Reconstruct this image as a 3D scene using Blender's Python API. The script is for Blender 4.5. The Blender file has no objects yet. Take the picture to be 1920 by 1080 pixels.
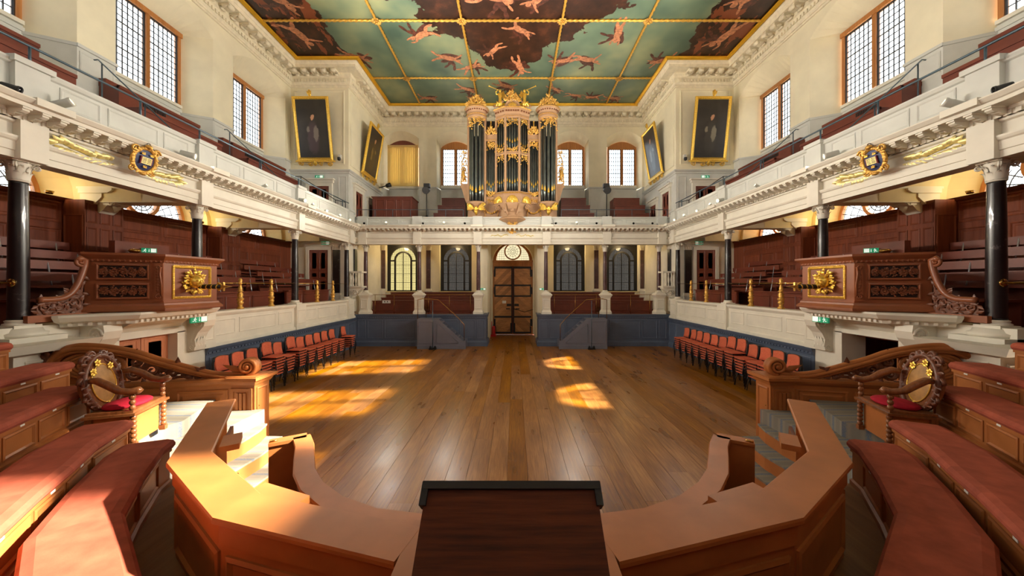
import bpy, math, random
from mathutils import Vector, Matrix
PI = math.pi
scene = bpy.context.scene
C = scene.collection
R = random.Random(7)

# ------------------------------------------------------------ camera
cd = bpy.data.cameras.new('camera'); cam = bpy.data.objects.new('camera', cd); C.objects.link(cam)
cam.location = (0.12, 0, 3.12); cam.rotation_euler = (PI/2, 0, 0)
cd.sensor_width = 36; cd.lens = 12.0; cd.clip_start = 0.05; cd.clip_end = 500
cd.shift_x = -5/1920; cd.shift_y = -6/1920
scene.camera = cam
# ------------------------------------------------------------ light
scene.view_settings.view_transform = 'Standard'; scene.view_settings.look = 'None'
scene.view_settings.gamma = 1; scene.view_settings.use_curve_mapping = False
scene.view_settings.exposure = 0.78
w = bpy.data.worlds.new('daylight'); scene.world = w; w.use_nodes = True
bg = w.node_tree.nodes['Background']; bg.inputs[0].default_value = (0.90, 0.96, 1.0, 1); bg.inputs[1].default_value = 2.6
SUN = Vector((-1.61, -0.20, -1)).normalized()
sd = bpy.data.lights.new('sun', 'SUN'); so = bpy.data.objects.new('sun', sd); C.objects.link(so)
sd.energy = 37; sd.angle = math.radians(1.3); sd.color = (1.0, 0.86, 0.66)
so.rotation_euler = SUN.to_track_quat('-Z', 'Y').to_euler(); so.location = (30, 12, 25)
def portal(loc, nrm, sx, sy):
    l = bpy.data.lights.new('window_portal', 'AREA'); o = bpy.data.objects.new('window_portal', l); C.objects.link(o)
    l.shape = 'RECTANGLE'; l.size = sx; l.size_y = sy; l.cycles.is_portal = True
    o.location = loc; o.rotation_euler = Vector(nrm).to_track_quat('-Z', 'Y').to_euler()
def lamp(parent, loc, energy, col=(1, .72, .36), size=.15):
    l = bpy.data.lights.new('lamp_light', 'POINT'); o = bpy.data.objects.new('lamp_light', l); C.objects.link(o)
    l.energy = energy; l.color = col; l.shadow_soft_size = size; o.location = loc

# ------------------------------------------------------------ materials
def lin(c): return tuple(((x/255)/12.92 if x/255 <= .04045 else ((x/255+.055)/1.055)**2.4) for x in c)
class NT:
    def __init__(s, name):
        s.m = bpy.data.materials.new(name); s.m.use_nodes = True; s.t = s.m.node_tree; s.n = s.t.nodes
        s.b = s.n['Principled BSDF']; s.tc = s.n.new('ShaderNodeTexCoord'); s.oi = s.n.new('ShaderNodeObjectInfo')
    def new(s, t, **k):
        n = s.n.new(t)
        for a, v in k.items(): setattr(n, a, v)
        return n
    def link(s, a, b): s.t.links.new(a, b)
    def noise(s, vec, scale, detail=3, rough=.55):
        n = s.new('ShaderNodeTexNoise'); n.inputs['Scale'].default_value = scale; n.inputs['Detail'].default_value = detail
        n.inputs['Roughness'].default_value = rough; s.link(vec, n.inputs['Vector']); return n.outputs['Fac']
    def math(s, op, a, b=None, c=None):
        n = s.new('ShaderNodeMath', operation=op)
        for i, v in enumerate((a, b, c)):
            if v is None: continue
            if isinstance(v, (int, float)): n.inputs[i].default_value = v
            else: s.link(v, n.inputs[i])
        return n.outputs[0]
    def mix(s, fac, a, b, blend='MIX'):
        n = s.new('ShaderNodeMix', data_type='RGBA', blend_type=blend)
        for i, v in ((0, fac), (6, a), (7, b)):
            if isinstance(v, (int, float)): n.inputs[i].default_value = v
            elif isinstance(v, tuple): n.inputs[i].default_value = (*v, 1) if len(v) == 3 else v
            else: s.link(v, n.inputs[i])
        return n.outputs[2]
    def ramp(s, fac, stops):
        n = s.new('ShaderNodeValToRGB'); e = n.color_ramp.elements
        while len(e) < len(stops): e.new(.5)
        for i, (p, c) in enumerate(stops): e[i].position = p; e[i].color = (*c, 1) if len(c) == 3 else c
        s.link(fac, n.inputs[0]); return n.outputs[0]
    def bump(s, h, strength, dist=.01):
        n = s.new('ShaderNodeBump'); n.inputs['Strength'].default_value = strength; n.inputs['Distance'].default_value = dist
        s.link(h, n.inputs['Height']); s.link(n.outputs[0], s.b.inputs['Normal'])
    def scaled(s, sc, vec=None):
        n = s.new('ShaderNodeVectorMath', operation='MULTIPLY'); s.link(vec or s.tc.outputs['Object'], n.inputs[0]); n.inputs[1].default_value = sc
        return n.outputs[0]
    def offset_random(s, vec, k=37.0):
        a = s.new('ShaderNodeVectorMath', operation='ADD'); s.link(vec, a.inputs[0])
        c = s.new('ShaderNodeCombineXYZ'); r = s.math('MULTIPLY', s.oi.outputs['Random'], k)
        for i in range(3): s.link(r, c.inputs[i])
        s.link(c.outputs[0], a.inputs[1]); return a.outputs[0]
def paint(name, col, rough=.5, var=.12, scale=2.0, metal=0, rnd=0, bump=0, spec=.5, coat=0):
    t = NT(name); c = lin(col)
    n = t.noise(t.offset_random(t.tc.outputs['Object']) if rnd else t.tc.outputs['Object'], scale, 4)
    d = tuple(x*(1-var*1.6) for x in c); l = tuple(min(1, x*(1+var)) for x in c)
    o = t.ramp(n, [(.3, d), (.7, l)])
    if rnd:
        hs = t.new('ShaderNodeHueSaturation'); t.link(o, hs.inputs['Color'])
        t.link(t.math('MULTIPLY_ADD', t.oi.outputs['Random'], 2*rnd, 1-rnd), hs.inputs['Value']); o = hs.outputs[0]
    t.link(o, t.b.inputs['Base Color']); t.b.inputs['Roughness'].default_value = rough; t.b.inputs['Metallic'].default_value = metal
    t.b.inputs['Specular IOR Level'].default_value = spec; t.b.inputs['Coat Weight'].default_value = coat
    t.b.inputs['Coat Roughness'].default_value = .15
    if bump: t.bump(t.noise(t.tc.outputs['Object'], scale*14, 3), bump, .004)
    return t.m
def wood(name, c1, c2, rough=.35, axis=1, gs=1.0, rnd=.12, bump=.06, coat=0, spec=.5):
    t = NT(name); sc = [26*gs, 26*gs, 26*gs]; sc[axis] = 1.4*gs
    v = t.offset_random(t.tc.outputs['Object'])
    g = t.noise(t.scaled(tuple(sc), v), 1.0, 6, .65); big = t.noise(t.scaled(tuple(x*.12 for x in sc), v), 1.0, 3)
    f = t.math('ADD', t.math('MULTIPLY', g, .65), t.math('MULTIPLY', big, .35))
    o = t.ramp(f, [(.30, lin(c1)), (.68, lin(c2))])
    hs = t.new('ShaderNodeHueSaturation'); t.link(o, hs.inputs['Color'])
    t.link(t.math('MULTIPLY_ADD', t.oi.outputs['Random'], 2*rnd, 1-rnd), hs.inputs['Value'])
    t.link(hs.outputs[0], t.b.inputs['Base Color'])
    t.link(t.math('MULTIPLY_ADD', big, .25, rough-.12), t.b.inputs['Roughness'])
    t.b.inputs['Coat Weight'].default_value = coat; t.b.inputs['Coat Roughness'].default_value = .12; t.b.inputs['Specular IOR Level'].default_value = spec
    t.bump(g, bump, .004); return t.m
def emit(name, col, st, base=None):
    t = NT(name); c = lin(col); t.b.inputs['Base Color'].default_value = (*(lin(base) if base else c), 1)
    t.b.inputs['Emission Color'].default_value = (*c, 1); t.b.inputs['Emission Strength'].default_value = st; return t.m
def marble(name, c1, c2, vein):
    t = NT(name); v = t.offset_random(t.tc.outputs['Object'])
    n = t.noise(v, 5, 8, .7); o = t.ramp(n, [(.35, lin(c1)), (.6, lin(c2)), (.66, lin(vein)), (.70, lin(c2))])
    t.link(o, t.b.inputs['Base Color']); t.b.inputs['Roughness'].default_value = .28; t.b.inputs['Coat Weight'].default_value = .4; return t.m
def glass(name, tint, fac=.1):
    t = NT(name); t.n.remove(t.b); out = t.n['Material Output']
    tr = t.new('ShaderNodeBsdfTransparent'); tr.inputs[0].default_value = (*tint, 1)
    gl = t.new('ShaderNodeBsdfGlossy'); gl.inputs['Roughness'].default_value = .06
    mx = t.new('ShaderNodeMixShader'); mx.inputs[0].default_value = fac
    t.link(tr.outputs[0], mx.inputs[1]); t.link(gl.outputs[0], mx.inputs[2]); t.link(mx.outputs[0], out.inputs[0]); return t.m
M = {}
M['cream'] = paint('cream_wall_paint', (238, 230, 202), .65, .05, 1.2)
M['yellow'] = paint('pale_yellow_limewash', (238, 220, 162), .7, .07, 1.5)
M['stonewhite'] = paint('stone_white_paint', (226, 221, 206), .5, .05, 2)
M['greywhite'] = paint('grey_white_panel_paint', (206, 207, 201), .5, .05, 2)
M['plaster'] = paint('cornice_plaster', (236, 227, 202), .6, .07, 6, bump=.1)
M['stairblue'] = paint('grey_blue_step_paint', (112, 114, 128), .45, .06, 2)
M['blue'] = paint('slate_blue_dado_paint', (88, 99, 120), .45, .08, 2)
M['redbrown'] = paint('red_brown_seat_paint', (112, 51, 34), .42, .12, 3, rnd=.06)
M['darkpanel'] = wood('dark_mahogany_panelling', (88, 40, 23), (130, 66, 40), .58, 2, .5, spec=.3)
M['rost'] = paint('ochre_brown_rostrum_paint', (170, 104, 56), .44, .10, 2.5, rnd=.03, spec=.25)
M['pulpit'] = paint('chestnut_pulpit_paint', (148, 86, 54), .36, .10, 3)
M['carvedshade'] = paint('painted_shade_ground', (44, 23, 14), .6, .2, 10)  # near-black colour paints in the deep shade behind the pulpit carving
M['carved'] = paint('dark_carved_oak', (116, 66, 42), .42, .25, 18)
M['cushion'] = paint('terracotta_suede_cushion', (166, 84, 64), .85, .14, 7, rnd=.05, bump=.12, spec=.2)
M['chairfabric'] = paint('orange_chair_fabric', (204, 106, 78), .85, .08, 30, rnd=.08, spec=.2)
M['blackplastic'] = paint('black_chair_shell', (26, 22, 26), .4, .1, 5)
M['blackmetal'] = paint('black_painted_metal', (24, 24, 26), .45, .1, 5)
M['steel'] = paint('blue_grey_steel_rail', (82, 100, 112), .4, .08, 5, metal=.4)
M['bracket'] = paint('pale_metal_bracket', (190, 195, 205), .35, .05, 5, metal=.6)
M['gold'] = paint('gilding', (244, 196, 84), .32, .18, 22, metal=.65)
M['oldgold'] = paint('aged_gilding', (222, 172, 84), .38, .28, 25, metal=.55)
M['palegold'] = paint('pale_gilt_leaf', (226, 208, 140), .42, .2, 20, metal=.55)
M['brass'] = paint('polished_brass', (190, 150, 80), .25, .1, 9, metal=1)
M['rope'] = paint('gilded_rope', (222, 172, 74), .4, .2, 30, metal=.6)
M['goldpaint'] = paint('gold_edge_moulding', (226, 174, 42), .38, .08, 4, metal=.5)
M['organ'] = paint('organ_case_fawn_paint', (170, 134, 100), .5, .06, 3)
M['pipe'] = paint('dark_tin_organ_pipe', (118, 126, 124), .30, .12, 3, metal=.8, rnd=.12)
M['black'] = marble('black_marble_column', (20, 17, 20), (34, 28, 30), (96, 88, 88))
M['purple'] = marble('purple_marbled_column', (62, 38, 40), (86, 54, 54), (122, 92, 88))
M['oakframe'] = wood('honey_oak_window_frame', (150, 92, 44), (196, 132, 72), .4, 2, .6)
M['lead'] = paint('window_lead', (52, 50, 52), .6, .1, 5)
M['glass'] = glass('clear_leaded_glass', (.95, .97, .98), .06)
M['darkglass'] = glass('screened_window_glass', (.022, .019, .016), .03)
M['goldglass'] = glass('amber_lit_glass', (.24, .19, .075), .08)
M['fanglass'] = glass('warm_fanlight_glass', (.27, .22, .13), .08)
M['door'] = wood('honey_oak_door_board', (150, 98, 54), (214, 158, 102), .45, 0, .7, rnd=.3)
M['doorred'] = wood('red_brown_panel_door', (104, 50, 36), (132, 68, 50), .4, 2, .5)
M['pinkdoor'] = wood('pinkish_pine_door', (184, 112, 76), (208, 140, 102), .45, 2, .5)
M['lectern'] = wood('dark_mahogany_lectern', (38, 15, 7), (122, 60, 30), .5, 0, 1.6, spec=.25)
M['tierwood'] = wood('worn_oak_tier_boards', (112, 74, 40), (160, 114, 68), .5, 1, .5, spec=.3)
M['redvelvet'] = paint('crimson_velvet', (168, 26, 48), .8, .2, 9, spec=.2)
M['gilt_leather'] = paint('tan_gilt_leather', (184, 138, 78), .45, .2, 9)
M['throne'] = wood('walnut_throne_wood', (96, 54, 28), (152, 94, 54), .32, 2, 1.2)
M['carpet'] = None
M['white'] = paint('white_card', (236, 236, 232), .6, .03, 3)
M['yellowcard'] = paint('yellow_card', (224, 214, 60), .6, .03, 3)
M['ink'] = paint('black_ink', (30, 30, 30), .6, .03, 3)
M['redmetal'] = paint('red_extinguisher_paint', (190, 26, 24), .3, .08, 5)
M['exit'] = emit('lit_exit_sign_green', (30, 150, 105), .2)
M['exitw'] = emit('lit_exit_sign_white', (235, 250, 240), .35)
M['housing'] = paint('white_metal_housing', (205, 204, 198), .4, .05, 5)
M['lens'] = emit('spotlight_lens', (255, 240, 190), 3.0, (230, 220, 170))
M['lensoff'] = paint('dark_spotlight_lens', (14, 14, 16), .15, .1, 5)
def mk_blind():
    t = NT('cream_fabric_blind'); out = t.n['Material Output']; tr = t.new('ShaderNodeBsdfTranslucent'); tr.inputs[0].default_value = (*lin((236, 214, 150)), 1)
    t.b.inputs['Base Color'].default_value = (*lin((240, 226, 176)), 1); t.b.inputs['Roughness'].default_value = .8
    mx_ = t.new('ShaderNodeMixShader'); mx_.inputs[0].default_value = .6; t.link(t.b.outputs[0], mx_.inputs[1]); t.link(tr.outputs[0], mx_.inputs[2]); t.link(mx_.outputs[0], out.inputs[0]); return t.m
M['blind'] = mk_blind()
M['leafgreen'] = paint('tree_leaf_green', (92, 120, 60), .7, .2, 3)
M['bark'] = paint('tree_bark', (86, 70, 54), .9, .2, 4)
M['canvas'] = None
M['pavement'] = paint('pale_paving', (190, 182, 168), .8, .1, .4)
M['bathstone'] = paint('honey_stone_wall', (216, 196, 160), .85, .1, .6)
M['ironwork'] = paint('black_ironwork', (22, 20, 20), .5, .15, 8)
M['heraldblue'] = paint('heraldic_blue', (34, 46, 92), .45, .1, 8)
M['heraldred'] = paint('heraldic_red', (126, 30, 34), .45, .1, 8)
def mk_carpet():
    t = NT('striped_stair_carpet'); sx = t.new('ShaderNodeSeparateXYZ'); t.link(t.tc.outputs['Object'], sx.inputs[0])
    w = t.math('SINE', t.math('MULTIPLY', sx.outputs[1], 26)); n = t.noise(t.tc.outputs['Object'], 90, 2)
    f = t.math('ADD', t.math('MULTIPLY', w, .5), t.math('MULTIPLY', n, .6))
    o = t.ramp(f, [(.0, lin((120, 114, 104))), (.45, lin((134, 126, 112))), (.66, lin((128, 122, 110))), (.82, lin((92, 104, 124)))])
    t.link(o, t.b.inputs['Base Color']); t.b.inputs['Roughness'].default_value = .95; t.bump(n, .3, .004); return t.m
M['carpet'] = mk_carpet()
def mk_floorboard():
    t = NT('oak_floor_board'); v = t.offset_random(t.tc.outputs['Object'], 61)
    g = t.noise(t.scaled((34, 2.2, 10), v), 1.0, 4, .55); big = t.noise(t.scaled((2.4, .7, 2), v), 1.0, 2)
    f = t.math('ADD', t.math('MULTIPLY', g, .5), t.math('MULTIPLY', big, .5))
    o = t.ramp(f, [(.36, lin((114, 69, 23))), (.5, lin((142, 90, 33))), (.64, lin((168, 115, 51)))])
    hs = t.new('ShaderNodeHueSaturation'); t.link(o, hs.inputs['Color']); rn = t.oi.outputs['Random']
    t.link(t.math('MULTIPLY_ADD', rn, .22, .88), hs.inputs['Value']); t.link(t.math('MULTIPLY_ADD', rn, -.18, 1.08), hs.inputs['Saturation'])
    t.link(hs.outputs[0], t.b.inputs['Base Color']); t.link(t.math('MULTIPLY_ADD', big, .22, .20), t.b.inputs['Roughness'])
    t.b.inputs['Specular IOR Level'].default_value = .32
    t.bump(g, .03, .002); return t.m
M['board'] = mk_floorboard()
def mk_ceiling():
    t = NT('painted_ceiling_canvas'); P = t.tc.outputs['Object']; s = t.new('ShaderNodeSeparateXYZ'); t.link(P, s.inputs[0])
    x, y = s.outputs[0], s.outputs[1]; ax = t.math('ABSOLUTE', x)
    n1 = t.noise(P, .55, 5, .6); n2 = t.noise(P, 1.6, 6, .65); n3 = t.noise(t.scaled((1.6, .6, 1)), 1.3, 4, .6)
    sky = t.ramp(t.noise(P, .35, 3), [(.32, lin((66, 88, 76))), (.5, lin((98, 117, 96))), (.70, lin((142, 148, 110)))])
    cloud = t.ramp(n2, [(.3, lin((28, 14, 9))), (.55, lin((54, 29, 19))), (.78, lin((92, 50, 32)))])
    jag = t.math('MULTIPLY_ADD', n1, 5.0, -2.5)
    side = t.math('GREATER_THAN', t.math('ADD', ax, t.math('MULTIPLY', jag, .5)), 8.0)
    lim = t.math('MINIMUM', t.math('MULTIPLY', t.math('SUBTRACT', 17.6, y), 1.1), 4.2)
    mid = t.math('LESS_THAN', t.math('ADD', ax, t.math('MULTIPLY', jag, .9)), lim)
    o = t.mix(t.math('MAXIMUM', side, mid), sky, cloud)
    # warm painted drapery / figure patches along cloud edges
    band = t.math('LESS_THAN', t.math('ABSOLUTE', t.math('SUBTRACT', t.math('ADD', ax, t.math('MULTIPLY', jag, .9)), lim)), 1.15)
    fig = t.math('MULTIPLY', t.math('GREATER_THAN', t.noise(P, 2.3, 5, .62), .56), band)
    flesh = t.ramp(t.noise(P, 6, 3), [(.3, lin((96, 44, 28))), (.6, lin((186, 116, 76))), (.8, lin((214, 160, 112)))])
    fig2 = t.math('MULTIPLY', t.math('GREATER_THAN', t.noise(t.scaled((1, 1.5, 1)), 1.25, 5, .6), .60), t.math('GREATER_THAN', y, 18.3))
    dr = t.math('MULTIPLY', side, t.math('GREATER_THAN', n3, .55)); o = t.mix(t.math('MULTIPLY', dr, .65), o, lin((150, 80, 48)))
    t.link(o, t.b.inputs['Base Color']); t.b.inputs['Roughness'].default_value = .42; t.b.inputs['Specular IOR Level'].default_value = .35
    return t.m
M['canvas'] = mk_ceiling()
M['fleshpaint'] = paint('painted_flesh_tones', (186, 122, 86), .5, .35, 9, rnd=.2)
M['cloakpaint'] = paint('painted_drapery_tones', (84, 42, 30), .5, .5, 7, rnd=.25)
def mk_portrait(name, robe, pale, side):
    """dark canvas with a vague standing robed figure: plain stand-in for a portrait (object space: x right, z up, metres)"""
    t = NT(name); s = t.new('ShaderNodeSeparateXYZ'); t.link(t.tc.outputs['Object'], s.inputs[0])
    n = t.noise(t.tc.outputs['Object'], 3.2, 5, .6); nn = t.math('MULTIPLY_ADD', n, .30, -.15)
    x = t.math('ADD', s.outputs[0], nn); z = t.math('ADD', s.outputs[2], nn)
    def ell(cx, cz, rx, rz):
        a = t.math('POWER', t.math('DIVIDE', t.math('SUBTRACT', x, cx), rx), 2); b = t.math('POWER', t.math('DIVIDE', t.math('SUBTRACT', z, cz), rz), 2)
        return t.math('SMOOTH_MIN', t.math('MAXIMUM', t.math('MULTIPLY', t.math('SUBTRACT', 1.0, t.math('ADD', a, b)), 2.2), 0), 1.0, .3)
    o = t.ramp(t.noise(t.tc.outputs['Object'], 1.2, 3), [(.3, lin((20, 16, 15))), (.7, lin((50, 42, 36)))])
    o = t.mix(ell(0, 1.05, .32, .85), o, lin(robe)); o = t.mix(t.math('MULTIPLY', ell(-.14*side, 1.25, .12, .40), .55), o, lin(pale))
    o = t.mix(t.math('MULTIPLY', ell(.22*side, 1.45, .09, .15), .6), o, lin(pale)); o = t.mix(ell(0, 1.98, .085, .12), o, lin((190, 140, 108)))
    t.link(o, t.b.inputs['Base Color']); t.b.inputs['Roughness'].default_value = .35; t.b.inputs['Coat Weight'].default_value = .1
    return t.m

# ------------------------------------------------------------ mesh builder
I4 = Matrix.Identity(4)
class MB:
    def __init__(s): s.v = []; s.f = []; s.s = []
    def add(s, vs, fs, sm=False, M=None):
        k = len(s.v)
        s.v.extend([tuple(M @ Vector(p)) for p in vs] if M is not None else [tuple(p) for p in vs])
        s.f.extend([tuple(i+k for i in f) for f in fs]); s.s.extend([sm]*len(fs)); return s
    def box(s, x0, x1, y0, y1, z0, z1, M=None):
        vs = [(x0, y0, z0), (x1, y0, z0), (x1, y1, z0), (x0, y1, z0), (x0, y0, z1), (x1, y0, z1), (x1, y1, z1), (x0, y1, z1)]
        return s.add(vs, [(3, 2, 1, 0), (4, 5, 6, 7), (0, 1, 5, 4), (1, 2, 6, 5), (2, 3, 7, 6), (3, 0, 4, 7)], False, M)
    def prism(s, poly, z0, z1, M=None):
        n = len(poly); vs = [(x, y, z0) for x, y in poly]+[(x, y, z1) for x, y in poly]
        fs = [tuple(range(n))[::-1], tuple(range(n, 2*n))]+[(i, (i+1) % n, (i+1) % n+n, i+n) for i in range(n)]
        return s.add(vs, fs, False, M)
    def lathe(s, prof, n=16, M=None, a0=0, a1=2*PI, sm=True, sy=1.0):
        full = abs(a1-a0-2*PI) < 1e-6; m = n if full else n+1; vs = []; fs = []
        for r, z in prof:
            for i in range(m):
                a = a0+(a1-a0)*i/n; vs.append((r*math.cos(a), r*math.sin(a)*sy, z))
        for j in range(len(prof)-1):
            for i in range(n):
                k = (i+1) % m; fs.append((j*m+i, j*m+k, (j+1)*m+k, (j+1)*m+i))
        if full and prof[0][0] > 1e-5: fs.append(tuple(range(m))[::-1])
        if full and prof[-1][0] > 1e-5: fs.append(tuple(range((len(prof)-1)*m, len(prof)*m)))
        return s.add(vs, fs, sm, M)
    def tube(s, pts, r, n=6, M=None, closed=False, lobes=0, twist=0):
        P = [Vector(p) for p in pts]; N = len(P); vs = []; fs = []
        up = None
        for i in range(N):
            t = (P[(i+1) % N]-P[i-1]) if closed else (P[min(i+1, N-1)]-P[max(i-1, 0)])
            t = t.normalized() if t.length > 1e-9 else Vector((0, 0, 1))
            if up is None:
                up = Vector((0, 0, 1)) if abs(t.z) < .9 else Vector((1, 0, 0))
            b = t.cross(up)
            if b.length < 1e-6: b = t.cross(Vector((1, .3, .2)))
            b.normalize(); up = b.cross(t).normalized()
            rr = r[i] if isinstance(r, (list, tuple)) else r
            for k in range(n):
                a = 2*PI*k/n; q = rr*(1+(.22*math.cos(lobes*(a-twist*i)) if lobes else 0))
                vs.append(P[i]+b*(q*math.cos(a))+up*(q*math.sin(a)))
        for i in range(N if closed else N-1):
            j = (i+1) % N
            for k in range(n): fs.append((i*n+k, i*n+(k+1) % n, j*n+(k+1) % n, j*n+k))
        if not closed: fs += [tuple(range(n))[::-1], tuple(range((N-1)*n, N*n))]
        return s.add(vs, fs, True, M)
    def sph(s, c, r, nu=8, nv=6, M=None):
        r = (r, r, r) if isinstance(r, (int, float)) else r
        T = Matrix.Translation(c) @ Matrix.Diagonal((*r, 1))
        return s.lathe([(max(1e-6, math.sin(PI*j/nv)), -math.cos(PI*j/nv)) for j in range(nv+1)], nu, (M @ T) if M is not None else T)
    def sweep(s, prof, path, closed=False, seg=None, caps=True, sm=False, zs=None):
        """prof: closed (u,z) outline; u is measured to the right of travel"""
        P = [Vector((p[0], p[1], 0)) for p in path]; N = len(P); rows = []
        for i in range(N):
            a = P[i]-P[i-1] if (closed or i > 0) else P[1]-P[0]; b = P[(i+1) % N]-P[i] if (closed or i < N-1) else a
            a = a.normalized(); b = b.normalized()
            na = Vector((a.y, -a.x, 0)); nb = Vector((b.y, -b.x, 0)); m = (na+nb)
            m = na if m.length < 1e-6 else m.normalized()
            rows.append((P[i], m/max(.25, m.dot(na))))
        rng = range(N if closed else N-1) if seg is None else range(seg[0], seg[1])
        idx = list(rng)+[(rng[-1]+1) % N]; n = len(prof); vs = []; fs = []
        full = closed and seg is None
        if full: idx = idx[:-1]
        for q, i in enumerate(idx):
            p, m = rows[i]; dz = zs[i] if zs else 0
            for u, z in prof: vs.append((p.x+m.x*u, p.y+m.y*u, z+dz))
        L = len(idx)
        for i in range(L if full else L-1):
            j = (i+1) % L
            for k in range(n): fs.append((i*n+k, j*n+k, j*n+(k+1) % n, i*n+(k+1) % n))
        if caps and not full: fs += [tuple(range(n)), tuple(range((L-1)*n, L*n))[::-1]]
        return s.add(vs, fs, sm)
    def panel(s, Mx, w, h, prof):
        """rings (inset, depth) on a w x h rectangle in the local xy plane, then a flat field"""
        vs = []; fs = []
        for ins, d in prof: vs += [(ins, ins, d), (w-ins, ins, d), (w-ins, h-ins, d), (ins, h-ins, d)]
        for j in range(len(prof)-1):
            for k in range(4): fs.append((j*4+k, j*4+(k+1) % 4, (j+1)*4+(k+1) % 4, (j+1)*4+k))
        j = len(prof)-1; fs.append((j*4, j*4+1, j*4+2, j*4+3)); return s.add(vs, fs, False, Mx)
    def leaf(s, Mx, l, w, t):
        return s.add([(0, 0, 0), (w*.5, l*.45, 0), (0, l, t*.4), (-w*.5, l*.45, 0), (0, l*.42, t)], [(0, 1, 4), (1, 2, 4), (2, 3, 4), (3, 0, 4)], True, Mx)
    def spiral(s, Mx, cx, cy, r, turns=1.8, dr=1, a0=0, tr=.02, n=5, seg=22, z=0):
        pts = []; rs = []
        for i in range(seg+1):
            f = i/seg; a = a0+dr*2*PI*turns*f; q = r*(1-.86*f)
            pts.append((cx+q*math.cos(a), cy+q*math.sin(a), z+.3*tr*f)); rs.append(tr*(1-.45*f))
        return s.tube(pts, rs, n, Mx)
    def scrollwork(s, Mx, w, h, n, seed=1, tr=None, leaves=10):
        rr = random.Random(seed); tr = tr or h*.055; cw = w/n
        for i in range(n):
            up = 1 if i % 2 else -1; cx = cw*(i+.5); cy = h*.5
            r = min(cw*.46, h*.42)
            s.spiral(Mx, cx, cy, r, 1.6, up, PI if i % 2 else PI, tr)
            s.sph((cx, cy, tr), (r*.22, r*.22, tr*1.4), 7, 4, Mx)
            for k in range(leaves):
                a = rr.uniform(0, 2*PI); q = r*rr.uniform(.55, 1.0)
                px = min(max(cx+q*math.cos(a), w*.02), w*.98); py = min(max(cy+q*math.sin(a)*h/(2*r)*.8, h*.04), h*.96)
                s.leaf(Mx @ Matrix.Translation((px, py, 0)) @ Matrix.Rotation(rr.uniform(0, 6.28), 4, 'Z'), r*.5, r*.28, tr*2.2)
        return s
def VM(p0, p1, z):
    d = Vector((p1[0]-p0[0], p1[1]-p0[1], 0)).normalized(); n = Vector((d.y, -d.x, 0))
    return Matrix(((d.x, 0, n.x, p0[0]), (d.y, 0, n.y, p0[1]), (0, 1, 0, z), (0, 0, 0, 1)))
# ------------------------------------------------------------ objects
MIR = False; MC = 0.0; ORG = {}
SIDE = {False: 'on sunlit side', True: 'on shaded side'}
def sd_(): return SIDE[MIR]
def mx(x): return 2*MC-x if MIR else x
def mesh(name, mb, mat, org=(0, 0, 0), local=False):
    me = bpy.data.meshes.new(name)
    if local:
        vs = [(-x if MIR else x, y, z) for x, y, z in mb.v]
    else:
        vs = [(mx(x)-org[0], y-org[1], z-org[2]) for x, y, z in mb.v]
    fs = [f[::-1] for f in mb.f] if MIR else mb.f
    me.from_pydata(vs, [], fs)
    me.polygons.foreach_set('use_smooth', mb.s); me.materials.append(M[mat] if isinstance(mat, str) else mat)
    return me
def props(o, label, cat, group, kind):
    if label: o['label'] = label
    if cat: o['category'] = cat
    if group: o['group'] = group
    if kind: o['kind'] = kind
    return o
def thing(name, label, cat, loc=(0, 0, 0), rz=0, group=None, kind=None):
    o = bpy.data.objects.new(name, None); C.objects.link(o); o.empty_display_size = .1
    o.location = (mx(loc[0]), loc[1], loc[2]); o.rotation_euler = (0, 0, -rz if MIR else rz); ORG[o] = tuple(o.location)
    return props(o, label, cat, group, kind)
def part(p, name, mb, mat, label=None, local=False, kind=None):
    o = bpy.data.objects.new(name, mesh(name, mb, mat, ORG.get(p, (0, 0, 0)), local)); C.objects.link(o)
    o.parent = p; ORG[o] = ORG.get(p, (0, 0, 0)); return props(o, label, None, None, kind)
def inst(p, name, me, Mx):
    """another piece sharing mesh data, placed by a matrix relative to the world (author side)"""
    o = bpy.data.objects.new(name, me); C.objects.link(o); o.parent = p
    g = ORG.get(p, (0, 0, 0)); t = Mx.to_translation(); q = Mx.to_quaternion()
    if MIR: q.y, q.z = -q.y, -q.z
    o.location = (mx(t.x)-g[0], t.y-g[1], t.z-g[2]); o.rotation_mode = 'QUATERNION'; o.rotation_quaternion = q; o.scale = Mx.to_scale()
    return o
def lmesh(name, mb, mat): return mesh(name, mb, mat, local=True)
def solo(name, label, cat, mb, mat, group=None):
    xs = [v[0] for v in mb.v]; ys = [v[1] for v in mb.v]; zs = [v[2] for v in mb.v]
    c = (mx((min(xs)+max(xs))/2), (min(ys)+max(ys))/2, min(zs))
    o = bpy.data.objects.new(name, mesh(name, mb, mat, c)); C.objects.link(o); o.location = c; ORG[o] = c
    return props(o, label, cat, group, None)
def struct(name, mb, mat, label=None):
    o = bpy.data.objects.new(name, mesh(name, mb, mat)); C.objects.link(o); ORG[o] = (0, 0, 0)
    return props(o, label, None, None, 'structure')
def copytree(o, parent=None):
    c = o.copy(); C.objects.link(c)
    if parent is not None: c.parent = parent
    for ch in list(o.children): copytree(ch, c)
    return c
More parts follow.
